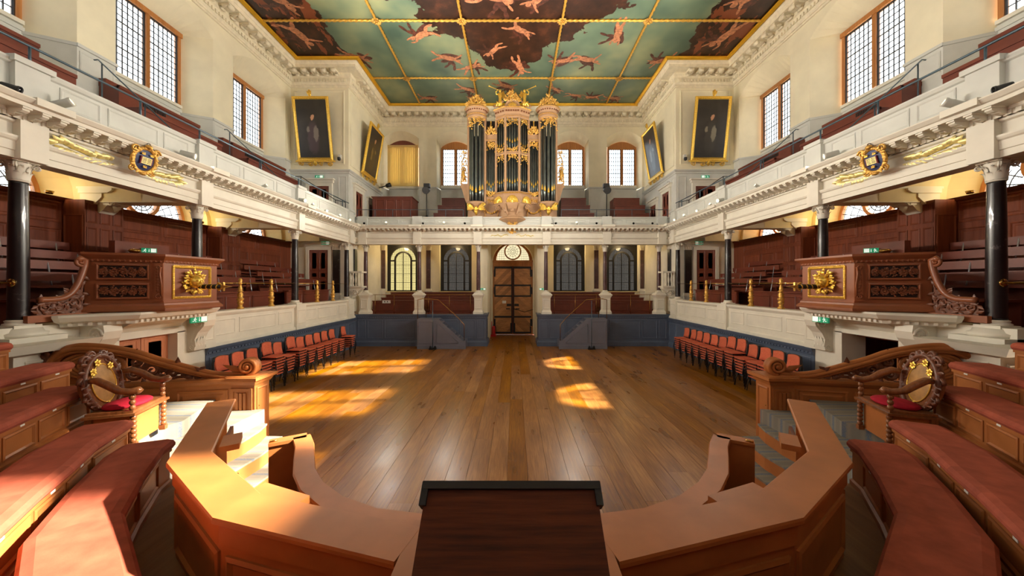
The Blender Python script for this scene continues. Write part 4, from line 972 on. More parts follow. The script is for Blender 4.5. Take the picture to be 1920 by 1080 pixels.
    bal = MB(); bal.lathe([(.035, 0), (.035, .06), (.02, .10), (.045, .26), (.05, .34), (.02, .5), (.035, .6), (.035, .66)], 8); me = lmesh('baluster', bal, 'stonewhite')
    for k in range(5): inst(t, 'baluster', me, Matrix.Translation((-8.1+k*.135, y-.03, 3.06)))
    m = MB(); m.prism([(0, 0), (.62, 0), (.62, -.06), (.45, -.2), (.25, -.3), (.16, -.5), (0, -.55)], -.2, .2, VM((-8.2, y+.2), (-7.2, y+.2), 2.98)); m.scrollwork(VM((-8.15, y-.02), (-7.6, y-.02), 2.5), .5, .42, 1, 3, .03); part(t, 'bracket', m, 'stonewhite')
MIR = False
m = MB(); m.box(-7.05, -6.62, YD+1.10, YD+1.14, 2.12, 2.28); t = solo('notice_plate', 'small white notice plate on the tribune pew by the amber window', 'notice', m, 'white'); m = MB(); m.box(-6.95, -6.9, YD+1.095, YD+1.10, 2.17, 2.24); m.box(-6.8, -6.75, YD+1.095, YD+1.10, 2.17, 2.24); part(t, 'print', m, 'ink')
t = thing('fire_extinguisher', 'red fire extinguisher on a floor stand beside the oak door', 'extinguisher', (-1.22, 20.75, 0))
m = MB(); m.lathe([(.09, .12), (.1, .16), (.1, .55), (.07, .62), (.03, .64)], 14, Matrix.Translation((-1.15, 20.7, 0))); part(t, 'cylinder', m, 'redmetal')
m = MB(); m.box(-1.32, -1.0, 20.58, 20.85, 0, .12); m.box(-1.3, -1.26, 20.8, 20.85, .1, .9); part(t, 'stand', m, 'redmetal')
m = MB(); m.box(-1.19, -1.11, 20.66, 20.74, .64, .72); m.tube([(-1.15, 20.66, .68), (-1.02, 20.62, .6), (-1.0, 20.64, .3)], .014, 6); part(t, 'valve_and_hose', m, 'blackmetal')
# ============================================================ UPPER GALLERIES
ORD = ['first', 'second', 'third', 'fourth', 'fifth', 'sixth', 'seventh', 'eighth', 'ninth', 'tenth', 'eleventh', 'twelfth']
def exit_sign(p0, p1, z, h=.16, label='green lit exit sign', arrow=0, mat0='exit'):
    """flat sign on the plane p0->p1, author side only"""
    Mx = VM(p0, p1, z); L = (Vector((*p0, 0))-Vector((*p1, 0))).length
    t = thing('exit_sign', label, 'exit sign', ((p0[0]+p1[0])/2, (p0[1]+p1[1])/2, z))
    m = MB(); m.box(0, L, 0, h, -.04, .0, Mx); part(t, 'board', m, 'exit')
    m = MB(); u = h
    m.box(L*.62, L*.97, h*.1, h*.9, 0, .006, Mx); part(t, 'door_symbol', m, 'exitw')
    m = MB(); X = L*.22      # running figure
    m.sph((X+.1*h, h*.78, 0), (h*.09, h*.09, .006), 8, 4, Mx); 
    for pts in ([(.08, .66), (-.02, .40)], [(.06, .60), (.26, .50)], [(.04, .62), (-.16, .52)], [(-.02, .42), (.16, .28), (.12, .10)], [(-.02, .40), (-.16, .26), (-.34, .26)]): m.tube([(X+a*h, b*h, .004) for a, b in pts], h*.05, 4, Mx)
    part(t, 'running_figure', m, 'exitw')
    m = MB(); ax = L*.5; m.tube([(ax, h*.8, .004), (ax, h*.3, .004)], h*.05, 4, Mx); m.add([(ax-h*.14, h*.4, .008), (ax+h*.14, h*.4, .008), (ax, h*.14, .008)], [(0, 1, 2)], False, Mx); part(t, 'arrow', m, 'exitw'); return t
def spotlight(x, y, z, ax, ay, az, label, on=True, small=False, gain=1.0):
    """spotlight on the cornice ledge pointing along (ax, ay, az)"""
    t = thing('spotlight', label, 'spotlight', (x, y, z), 0, 'spotlights on the gallery cornice'); k = .7 if small else 1
    d = Vector((ax, ay, az)).normalized(); T = Matrix.Translation((x, y, z+.17*k)) @ d.to_track_quat('Z', 'Y').to_matrix().to_4x4() @ Matrix.Scale(k, 4)
    m = MB(); m.lathe([(.03, -.14), (.065, -.13), (.068, .1), (.075, .11), (.075, .15), (.062, .15), (.06, .13)], 14, T); part(t, 'housing', m, 'housing' if on else 'blackmetal')
    m = MB(); m.lathe([(.001, .135), (.06, .135)], 14, T); part(t, 'lens', m, 'lens' if on else 'lensoff')
    if on:
        l = bpy.data.lights.new('spot_beam', 'SPOT'); lo = bpy.data.objects.new('spot_beam', l); C.objects.link(lo); l.energy = SPOT_W*gain; l.color = (1, .91, .77)
        l.spot_size = math.radians(125); l.spot_blend = .8; l.shadow_soft_size = .08; dd_ = Vector((-d.x if MIR else d.x, d.y, d.z)); lo.location = (mx(x)+dd_.x*.16, y+dd_.y*.16, z+.17*k+dd_.z*.16); lo.rotation_euler = dd_.to_track_quat('-Z', 'Y').to_euler()
    m = MB(); m.tube([(x, y, z), (x, y, z+.1*k)], .012, 5); m.box(x-.05, x+.05, y-.05, y+.05, z, z+.015); part(t, 'yoke', m, 'housing')
HR = 7.14; SPOT_W = 560
for MIR in (False, True):
    SN = 'right' if MIR else 'left'
    # tiered benches
    blocks = [(5.4, 8.2), (9.2, 12.1), (12.9, 15.9)]
    for b, (ya, yb) in enumerate(blocks):
        for r_ in range(4):
            x = -8.75-r_*.60; z = 6.29+r_*.58; t = thing('gallery_bench', 'red-brown tiered gallery bench, %s tier up, %s block %s' % (ORD[r_], ['near', 'middle', 'far'][b], sd_()), 'bench', (x, (ya+yb)/2, 6.0))
            e = yb-(r_*.18 if b < 2 else 0)
            m = MB(); m.box(x-.60 if r_ < 3 else -XW+.02, x, ya, e, 6.02 if r_ == 0 else 6.9, z+.46); part(t, 'tier', m, 'redbrown')
            m = MB(); m.box(x-.06, x+.03, ya, e, z+.40, z+.48); part(t, 'seat_edge', m, 'redbrown')
            if r_ == 3:
                m = MB(); m.box(-XW, -XW+.2, ya, e, z+.46, z+.66); part(t, 'back_board', m, 'redbrown')
                n = int((e-ya-1.0)/.05); m = MB()
                for i in range(max(0, n//2)): m.box(-10.555, -10.535, ya+.6+i*.05, ya+.628+i*.05, z+.20, z+.32)
                if n > 1: part(t, 'vent_grille', m, 'blackmetal')
    # steel handrail on the parapet
    t = thing('gallery_handrail', 'blue-grey steel handrail along the gallery parapet %s' % sd_(), 'handrail', (-8.05, 11, 6.78))
    m = MB(); m.tube([(-8.05, 3.2, HR), (-8.05, 5.3, HR), (-8.05, YD-.6, HR)], .022, 8); part(t, 'bar', m, 'steel')
    for y in (5.75, 7.45, 8.85, 11.0, 12.9, 14.6, 16.2): m = MB(); m.tube([(-8.05, y, 6.75), (-8.05, y, HR)], .02, 6); part(t, 'post', m, 'steel')
    # aisle handrails
    for k, y in enumerate((8.7, 12.6)):
        t = thing('aisle_handrail', 'sloping steel aisle handrail %s on the gallery %s' % (['between near and middle benches', 'between middle and far benches'][k], sd_()), 'handrail', (-9.4, y, 6.0))
        m = MB(); m.tube([(-10.6, y, 8.85), (-10.5, y, 8.86), (-8.45, y, 6.92), (-8.4, y, 6.6)], .016, 6); part(t, 'bar', m, 'steel')
        for x in (-10.4, -9.3, -8.6): m = MB(); m.tube([(x, y, 6.0+max(0, (-8.75-x)*.7)), (x, y, 6.92+(-8.45-x)*.946)], .016, 6); part(t, 'post', m, 'steel')
    t = thing('stair_handrail', 'black steel stair handrail in front of the low gallery door %s' % sd_(), 'handrail', (-8.9, 16.6, 6.0))
    m = MB(); m.tube([(-10.2, 16.0, 8.2), (-9.9, 16.0, 8.2), (-8.6, 16.6, 7.25), (-8.25, 16.9, 7.2)], .018, 6); part(t, 'bar', m, 'blackmetal')
    for x, y, z in ((-9.9, 16.0, 8.2), (-9.25, 16.3, 7.72), (-8.6, 16.6, 7.25), (-8.25, 16.9, 7.2)): m = MB(); m.tube([(x, y, 6.0), (x, y, z)], .016, 6); part(t, 'post', m, 'blackmetal')
    # spotlights along the cornice
    for k, (y, on, sm_) in enumerate(((5.35, False, True), (5.95, True, False), (8.25, True, False), (10.75, True, True), (12.7, True, False), (13.3, True, True), (14.3, True, True), (15.4, True, True), (16.3, True, True))):
        spotlight(-7.78, y, 6.10, .85, (.45, .45, .45, .15, -.25, -.3, -.7, -.75, -.75)[k], (.52 if k % 2 else -.18), '%s spotlight on the cornice ledge, %s along from the pulpit wing %s' % ('white cylindrical' if on else 'black-lensed', ORD[k], sd_()), on, sm_, .25 if k > 5 else (2.2 if k % 2 else .38))
    # coat of arms with garland
    yc = 7.13
    t = thing('coat_of_arms', 'gilt cartouche with blue shield and open book, on the gallery front %s' % sd_(), 'coat of arms', (-7.7, yc, 5.5))
    Mx = VM((-7.62, yc), (-7.62, yc+1), 5.72) @ Matrix.Rotation(.25, 4, 'X') @ Matrix.Scale(.72, 4)
    if not MIR: pass
    rr = random.Random(3); m = MB()
    m.tube([(.30*math.cos(2*PI*i/28), .34*math.sin(2*PI*i/28), 0) for i in range(28)], .055, 6, Mx, True)
    for i in range(60):
        a = 2*PI*i/60; m.leaf(Mx @ Matrix.Translation((.27*math.cos(a), .31*math.sin(a), .03)) @ Matrix.Rotation(a-PI/2+rr.uniform(-1.4, 1.4), 4, 'Z'), rr.uniform(.09, .15), .08, .06)
    for sx in (-1, 1):
        m.spiral(Mx, sx*.27, .28, .12, 1.6, sx, 0, .035); m.spiral(Mx, sx*.25, -.30, .10, 1.6, -sx, 0, .03)
    m.sph((0, .40, .05), (.10, .07, .07), 8, 5, Mx); m.sph((.0, -.38, .05), (.10, .06, .06), 8, 5, Mx); part(t, 'cartouche', m, 'oldgold')
    m = MB(); m.add([(.26*math.cos(2*PI*i/24), .30*math.sin(2*PI*i/24), .01) for i in range(24)]+[(0, 0, .07)], [(i, (i+1) % 24, 24) for i in range(24)], True, Mx); sh = part(t, 'shield', m, 'heraldblue')
    m = MB(); m.box(-.13, .13, -.10, .09, .05, .085, Mx); bk = part(sh, 'open_book', m, 'palegold')
    m = MB()
    for j in range(4): m.box(-.11, -.015, -.07+j*.04, -.055+j*.04, .085, .088, Mx); m.box(.015, .11, -.07+j*.04, -.055+j*.04, .085, .088, Mx)
    part(sh, 'book_lines', m, 'ink')
    for a, b in ((-.11, .17), (.11, .17), (0, -.19)):
        m = MB(); m.box(-.045, .045, -.02, .01, 0, .02, Mx @ Matrix.Translation((a, b, .06)))
        for q in (-.035, 0, .035): m.leaf(Mx @ Matrix.Translation((a+q, b+.005, .065)), .05, .03, .015)
        part(sh, 'crown', m, 'gold')
    for q in (-.1425, .1425): m = MB(); m.box(q-.0125, q+.0125, -.12, .11, .045, .08, Mx); part(sh, 'clasp', m, 'heraldred')
    m = MB(); m.tube([(.05*math.cos(2*PI*i/14), .46+.05*math.sin(2*PI*i/14), .02) for i in range(14)], .009, 5, Mx, True); part(t, 'hanging_ring', m, 'ironwork')
    t = thing('gilded_garland', 'pale gilt laurel garland spreading from the coat of arms %s' % sd_(), 'garland', (-7.98, yc, 5.5))
    m = MB(); Mx = VM((-7.98, yc), (-7.98, yc+1), 5.62)
    for sx in (-1, 1):
        for i in range(13):
            u = .26+i*.068; y = -.03-.03*math.sin(i*.4)
            for q in (-1, 1) if i < 12 else (0,):
                a = -sx*PI/2+sx*q*.62; m.leaf(Mx @ Matrix.Translation((sx*u, y+q*.02, .0)) @ Matrix.Rotation(a+rr.uniform(-.2, .2), 4, 'Z'), .21 if i > 8 else .17, .12, .12)
    part(t, 'leaves', m, 'palegold')
    # lower gallery pews
    for b, (ya, yb) in enumerate(((2.9, 5.35), (6.15, 8.45), (9.35, 12.45), (13.25, 16.3))):
        for r_ in range(4 if b else 3):
            x = -8.85-r_*.52; z = 2.36+r_*.26; e0 = ya+(.2*r_ if b == 2 else 0); e1 = yb-(.12*r_ if b == 3 else 0)
            t = thing('gallery_pew', 'red-brown plank pew under the gallery, %s row back, %s bay %s' % (ORD[r_], ['outer', 'pulpit', 'middle', 'far'][b], sd_()), 'pew', (x, (ya+yb)/2, 2.0))
            m = MB(); m.box(x-.52, x, e0, e1, 2.0, z); part(t, 'step', m, 'redbrown')
            m = MB(); m.box(x-.46, x-.10, e0, e1, z+.44, z+.49); part(t, 'seat', m, 'redbrown')
            m = MB(); m.box(x-.53, x-.49, e0, e1, z+.84, z+1.02); part(t, 'backrest', m, 'redbrown')
            for i in range(max(2, int((e1-e0)/1.1)+1)):
                y = e0+.25+(e1-e0-.5)*i/max(1, int((e1-e0)/1.1)); m = MB(); m.tube([(x-.50, y, z+.98), (x-.44, y, z+.62), (x-.40, y, z+.44)], .014, 5); part(t, 'bracket', m, 'bracket')
            m = MB(); m.box(x-.44, x-.40, e0, e1, z, z+.44); part(t, 'seat_riser', m, 'redbrown')
    # front desk boards behind the parapet
    for b, (ya, yb) in enumerate(((9.3, 12.5), (13.2, 16.2))):
        t = thing('gallery_desk_front', 'red-brown panelled desk front behind the white parapet, %s %s' % (['nearer the pulpit', 'nearer the end door'][b], sd_()), 'desk', (-8.7, (ya+yb)/2, 2.0))
        m = MB(); m.box(-8.78, -8.70, ya, yb, 2.0, 2.86); d = part(t, 'board', m, 'redbrown'); panels(d, (-8.70, ya), (-8.70, yb), 2.1, 2.8, [1, 1, 1], 'redbrown', PN, .08)
        m = MB(); m.box(-8.85, -8.62, ya, yb, 2.86, 2.90); part(t, 'ledge', m, 'redbrown')
    # gilt balusters and brass rail
    bal = MB(); bal.lathe([(.12, 0), (.12, .04), (.08, .06), (.07, .13), (.10, .16), (.11, .20), (.08, .22), (.09, .25), (.12, .28), (.12, .31), (.07, .33), (.10, .40), (.085, .46), (.05, .50), (.11, .52), (.06, .55), (.07, .62), (.045, .68), (.04, .73), (.08, .75), (.08, .77), (.05, .79), (.07, .84), (.055, .89), (.02, .92)], 12)
    bal.v = [(a*.78, b*.78, c) for a, b, c in bal.v]; me = lmesh('gilt_baluster', bal, 'oldgold')
    for k, y in enumerate((10.2, 11.5, 14.17, 15.4)):
        o = bpy.data.objects.new('gilt_baluster', me); C.objects.link(o); o.location = (mx(-8.08), y, 2.40); props(o, 'ornate gilt baluster on the white parapet, %s from the pulpit %s' % (ORD[k], sd_()), 'baluster', 'gilt balusters', None)
    t = thing('brass_rail', 'thin brass rail strung between gilt balusters and columns %s' % sd_(), 'rail', (-8.08, 12, 3.17))
    for a, b in ((9.0, 12.75), (12.95, 16.7)): m = MB(); m.tube([(-8.08, a, 3.17), (-8.08, b, 3.17)], .013, 6); part(t, 'bar', m, 'brass')
    t = thing('brass_rail', 'brass rail fixed by a flange to the column beside the pulpit wing %s' % sd_(), 'rail', (-8.1, 4.6, 3.15))
    m = MB(); m.tube([(-8.1, 3.2, 3.15), (-8.1, 5.58, 3.15)], .018, 8); part(t, 'bar', m, 'brass')
    m = MB(); m.lathe([(.07, 0), (.07, .012), (.03, .03)], 12, Matrix.Translation((-8.1, 5.575, 3.15)) @ Matrix.Rotation(PI/2, 4, 'X')); part(t, 'flange', m, 'brass')
    # signs
    if not MIR:
        t = thing('warning_card', 'yellow and white warning card hung below the brass rail', 'sign', (-8.1, 5.2, 2.95))
        m = MB(); m.box(-8.1, -8.094, 5.03, 5.40, 2.93, 3.05); part(t, 'card', m, 'white'); m = MB(); m.box(-8.094, -8.09, 5.0, 5.36, 2.94, 3.04); part(t, 'yellow_field', m, 'yellowcard')
        text(t, 'Warning', .04, Matrix.Translation((-8.088, 5.2, 3.005)) @ Matrix.Rotation(PI/2, 4, 'Z') @ Matrix.Rotation(PI/2, 4, 'X'))
        m = MB(); m.box(-8.09, -8.089, 5.06, 5.33, 2.955, 2.97); part(t, 'print', m, 'ink')
    else:
        t = thing('notice_card', 'white card reading NO hung below the brass rail', 'sign', (-8.1, 5.2, 2.9))
        m = MB(); m.box(-8.1, -8.094, 5.0, 5.34, 2.92, 3.04); part(t, 'card', m, 'white')
        text(t, 'NO', .05, Matrix.Translation((8.09, 5.24, 2.955)) @ Matrix.Rotation(-PI/2, 4, 'Z') @ Matrix.Rotation(PI/2, 4, 'X'))
        m = MB(); m.box(-8.12, -8.115, 9.28, 9.62, 3.02, 3.14); t = solo('notice_card', 'small white card below the brass rail beyond the pulpit', 'sign', m, 'white')
        m = MB(); m.box(-8.114, -8.112, 9.34, 9.56, 3.045, 3.055); m.box(-8.114, -8.112, 9.43, 9.47, 3.075, 3.12); part(t, 'print', m, 'ink')
    # exit signs
    Rv = MIR
    MIRs = MIR; 
    exit_sign((-9.5, YC-.13), (-9.1, YC-.13), 5.12, .15, 'small green exit sign over the under-gallery door %s' % SIDE[MIR])
    exit_sign((-9.85, YC-.06), (-9.45, YC-.06), 8.45, .14, 'small green exit sign beneath the robed portrait %s' % SIDE[MIR])
    exit_sign((-9.56, 8.85), (-9.34, 9.02), 3.96, .12, 'green lit exit sign behind the pulpit %s' % SIDE[MIR])
    exit_sign((-1.74, YD+.86), (-1.44, YD+.86), 2.84, .10, 'small exit sign on the door passage jamb %s' % SIDE[MIR])
    # doors box behind the pulpit
    t = thing('pulpit_back_desk', 'red-brown boxed desk behind the pulpit %s' % sd_(), 'desk', (-9.6, 8.9, 2.0))
    m = MB(); m.box(-9.75, -9.6, 8.3, 9.6, 2.0, 4.2); part(t, 'board', m, 'redbrown'); m = MB(); m.box(-9.75, -9.2, 8.3, 9.0, 3.86, 3.9); part(t, 'ledge', m, 'redbrown')
    m = MB(); m.lathe([(.02, 0), (.09, .03), (.12, .07), (.09, .11), (.01, .13)], 14, Matrix.Translation((-9.4, 8.55, 3.90))); solo('brass_bowl', 'small round brass bowl on the ledge behind the pulpit %s' % sd_(), 'bowl', m, 'brass')
MIR = False
# ============================================================ BACK GALLERY
t = thing('wardrobe_box', 'red-brown panelled cabinet on the organ gallery below the blind', 'cabinet', (-6.9, 19.5, 5.98))
m = MB(); m.box(-7.8, -5.6, 19.0, 20.2, 5.98, 7.98); b = part(t, 'body', m, 'redbrown'); panels(b, (-7.78, 19.0), (-5.62, 19.0), 6.05, 7.9, [.15, 1, 1, .6, 1], 'redbrown', PN, .06)
m = MB(); m.box(-7.84, -5.56, 18.96, 20.24, 7.98, 8.03); part(t, 'top', m, 'redbrown')
BG = [(-4.55, -2.55, 'between cabinet and organ'), (2.6, 4.7, 'beside the organ away from the cabinet'), (5.75, 7.9, 'in the corner away from the cabinet')]
for a, b, lab in BG:
    for r_ in range(4):
        y = 18.6+r_*.62; z = 6.1+r_*.58
        t = thing('gallery_bench', 'red-brown organ gallery bench, %s tier up, %s' % (ORD[r_], lab), 'bench', ((a+b)/2, y, 6.0))
        m = MB(); m.box(a+.10*r_, b-.10*r_, y, y+.62 if r_ < 3 else YB-.02, 5.98, z+.46); part(t, 'tier', m, 'redbrown'); m = MB(); m.box(a+.10*r_, b-.10*r_, y-.03, y+.05, z+.40, z+.48); part(t, 'seat_edge', m, 'redbrown')
        m = MB(); m.box((a+b)/2-.02, (a+b)/2+.02, y-.02, y, z+.1, z+.38); part(t, 'joint_strip', m, 'redbrown')
t = thing('gallery_handrail', 'slim steel handrail along the organ gallery parapet', 'handrail', (0, YD, 6.57))
for a, b in ((-7.9, -2.5), (2.5, 7.9)):
    m = MB(); m.tube([(a, YD, 6.95), (b, YD, 6.95)], .016, 6); part(t, 'bar', m, 'steel')
    n = 6
    for i in range(n+1): x = a+(b-a)*i/n; m = MB(); m.tube([(x, YD, 6.55), (x, YD, 6.95)], .014, 5); part(t, 'post', m, 'steel')
def stand_light(x, y, lab):
    t = thing('lamp_stand', lab, 'lamp', (x, y, 6.0))
    m = MB(); m.tube([(x, y, 6.5), (x, y, 8.0)], .025, 6); part(t, 'pole', m, 'blackmetal')
    for a in (0, 2.1, 4.2): m = MB(); m.tube([(x, y, 6.9), (x+.45*math.cos(a), y+.45*math.sin(a), 6.0)], .016, 5); part(t, 'leg', m, 'blackmetal')
    T = Matrix.Translation((x, y, 8.2)) @ Matrix.Rotation(1.9, 4, 'X')
    m = MB(); m.lathe([(.10, -.18), (.16, -.15), (.17, .15), (.20, .2), (.18, .2)], 12, T); part(t, 'lamp_head', m, 'blackmetal'); m = MB(); m.lathe([(.001, .16), (.165, .16)], 12, T); part(t, 'lens', m, 'lensoff')
    m = MB(); m.box(x-.16, x+.16, y-.03, y+.2, 8.35, 8.55); part(t, 'barn_door', m, 'blackmetal')
stand_light(-4.6, 18.3, 'black theatre lamp on a tripod stand on the gallery near the cabinet')
stand_light(5.05, 18.3, 'black theatre lamp on a tripod stand on the gallery away from the cabinet')
t = thing('wall_lamp', 'black spotlight on a bracket beside the cream blind', 'lamp', (-7.75, YB-.5, 9.0))
m = MB(); m.tube([(-8.1, YB-.6, 9.0), (-7.6, YB-.6, 9.15)], .03, 6); part(t, 'arm', m, 'blackmetal'); m = MB(); m.lathe([(.06, -.15), (.12, -.1), (.13, .16)], 10, Matrix.Translation((-7.55, YB-.6, 9.15)) @ Matrix.Rotation(1.3, 4, 'Y')); part(t, 'head', m, 'blackmetal')
# vertical blind in the first back window
t = thing('vertical_blind', 'cream vertical blind drawn across the window above the cabinet', 'blind', (-6.97, YB+.3, 9.35))
for i in range(14): m = MB(); x = -7.9+i*.134; m.box(x-.02, x+.16, YB+.30, YB+.306, 9.38, 11.85, Matrix.Translation((x, YB+.3, 0)) @ Matrix.Rotation(.42, 4, 'Z') @ Matrix.Translation((-x, -YB-.3, 0))); part(t, 'slat', m, 'blind')
m = MB(); m.box(-7.92, -6.0, YB+.27, YB+.34, 11.85, 11.95); part(t, 'headrail', m, 'blind')
m = MB(); K = 10; 
m.add([(-7.9+1.86*i/K, YB+.33, 11.9) for i in range(K+1)]+[(-7.9+1.86*i/K, YB+.33, 11.9+.36*(1-(2*i/K-1)**2)) for i in range(K+1)], [(i, i+1, K+2+i, K+1+i) for i in range(K)]); part(t, 'arched_pelmet', m, 'doorred')
for k, (x, on) in enumerate(((-7.45, 0), (-6.35, 1), (-4.5, 0), (-3.45, 1), (-2.4, 0), (2.2, 0), (3.25, 1), (4.25, 0), (6.1, 0), (7.05, 0))):
    spotlight(x, YD-.22, 6.10, .25*(-1 if x > 0 else 1), -.8, .3 if on else -.2, '%s spotlight on the organ gallery cornice, %s counted from the cabinet' % ('small white' if on else 'black round', ORD[k]), bool(on), True)
m = MB(); rr = random.Random(4)
for sx in (-1, 1):
    m = MB()
    for i in range(16): m.leaf(VM((sx*.18, YD-.005), (sx*.18+1, YD-.005), 5.63) @ Matrix.Translation((sx*i*.055, .03*math.sin(i*.9), 0)) @ Matrix.Rotation(-sx*PI/2+rr.uniform(-.6, .6), 4, 'Z'), .13, .05, .03)
    solo('gilded_spray', 'pale gilt leaf spray on the frieze below the organ, %s' % ('toward the amber window' if sx < 0 else 'away from the amber window'), 'carving', m, 'palegold')

# ============================================================ PORTRAITS
def portrait(c, right, nrm, w, h, tilt, canvas, label, fmat='gold'):
    """c: bottom-centre on the wall; leans forward at the top by tilt"""
    r = Vector(right).normalized(); n = Vector(nrm).normalized(); up = (Vector((0, 0, 1))*math.cos(tilt)+n*math.sin(tilt)); nn = r.cross(up) if r.cross(up).dot(n) > 0 else up.cross(r)
    T = Matrix(((r.x, nn.x*-1, up.x, c[0]), (r.y, -nn.y, up.y, c[1]), (r.z, -nn.z, up.z, c[2]), (0, 0, 0, 1)))   # local x right, -y out, z up
    t = thing('portrait', label, 'painting'); t.matrix_world = T; ORG[t] = (0, 0, 0)
    L = Matrix(((1, 0, 0, 0), (0, 0, -1, 0), (0, 1, 0, 0), (0, 0, 0, 1)))
    m = MB(); m.box(-w/2+.06, w/2-.06, -.05, -.03, .06, h-.06); o = part(t, 'canvas', m, canvas, local=True)
    m = MB(); m.panel(L @ Matrix.Translation((-w/2, 0, .0)), w, h, [(0, 0), (0, .07), (.03, .10), (.06, .09), (.10, .10), (.13, .06), (.14, .05)]); m.f.pop(); m.s.pop()
    part(t, 'frame', m, fmat, local=True)
    m = MB(); m.scrollwork(L @ Matrix.Translation((-w*.55, -.30, .05)), w*1.1, .30, 4, 9, .025, 14)
    m.box(-w*.55, w*.55, -.10, -.02, -.07, 0); m.leaf(L @ Matrix.Translation((0, -.28, .1)), .26, .24, .06); part(t, 'carved_base', m, fmat, local=True)
    m = MB(); m.sph((0, -.06, h+.14), (.09, .06, .16), 10, 6)
    for a in (-.5, 0, .5): m.leaf(L @ Matrix.Translation((0, h+.02, .08)) @ Matrix.Rotation(a, 4, 'Z'), .26, .10, .05)
    part(t, 'finial', m, fmat, local=True); return t
robes = [((70, 52, 58), (150, 140, 128)), ((60, 44, 22), (150, 128, 70)), ((52, 46, 40), (160, 150, 128)), ((72, 84, 96), (150, 160, 170))]
P = [mk_portrait('portrait_canvas_%d' % i, a, b, 1 if i % 2 else -1) for i, (a, b) in enumerate(robes)]
portrait((-9.75, YC-.12, 9.3), (1, 0, 0), (0, -1, 0), 1.75, 2.95, .17, P[0], 'gilt-framed portrait of a standing robed figure with pale sleeve, beside far window')
portrait((-8.1, 19.2, 9.2), (0, 1, 0), (1, 0, 0), 1.8, 2.75, .17, P[1], 'gilt-framed dark full-length portrait leaning from the wall beside the cream blind', 'gold')
portrait((9.72, YC-.12, 9.3), (1, 0, 0), (0, -1, 0), 1.75, 2.95, .17, P[2], 'ornate gilt-framed portrait of a standing figure in a black robe with white sleeve')
portrait((8.1, 19.2, 9.2), (0, -1, 0), (-1, 0, 0), 1.8, 2.75, .17, P[3], 'gilt-framed portrait with reflecting glossy surface, leaning from the wall')
for MIR in (False, True):
    t = thing('security_camera', 'small white and black security camera beside the portrait %s' % sd_(), 'camera', (-8.6, YC-.1, 9.3))
    m = MB(); m.box(-8.66, -8.54, YC-.14, YC, 9.42, 9.6); part(t, 'bracket', m, 'housing'); m = MB(); m.lathe([(.02, 0), (.07, .03), (.08, .12), (.08, .16)], 10, Matrix.Translation((-8.6, YC-.16, 9.28))); part(t, 'dome', m, 'blackmetal')
MIR = False
# ============================================================ PULPITS AND DOOR-CASES
def console(p, d, z, h, proj, w, seed=1):
    """scrolled console bracket on the wall; p wall point, d unit along wall"""
    m = MB(); Mx0 = VM((p[0], p[1]), (p[0]+d[0], p[1]+d[1]), z)     # x along, y up, z out
    S = Mx0 @ Matrix(((0, 0, 1, 0), (0, 1, 0, 0), (1, 0, 0, 0), (0, 0, 0, 1)))     # x out, y up, z along
    prof = [(0, h), (proj, h), (proj*1.05, h*.86), (proj*.95, h*.70), (proj*.62, h*.52), (proj*.45, h*.34), (proj*.5, h*.16), (proj*.42, h*.03), (proj*.2, 0), (0, h*.04)]
    m.prism(prof, -w/2, w/2, S)
    for q in (-w/2-.005, w/2+.005):
        T = S @ Matrix.Translation((0, 0, q))
        m.spiral(T, proj*.66, h*.80, proj*.33, 2.0, 1, 0, proj*.05, z=0); m.spiral(T, proj*.3, h*.13, proj*.17, 1.6, -1, 0, proj*.035)
        for k in range(4): m.leaf(T @ Matrix.Translation((proj*(.25+.05*k), h*(.25+.08*k), 0)) @ Matrix.Rotation(-.5, 4, 'Z'), h*.2, h*.08, .02)
    for k in range(3): m.leaf(Mx0 @ Matrix.Translation(((k-1)*w*.25, h*.12, proj*.5)), h*.3, w*.35, .05)
    return m
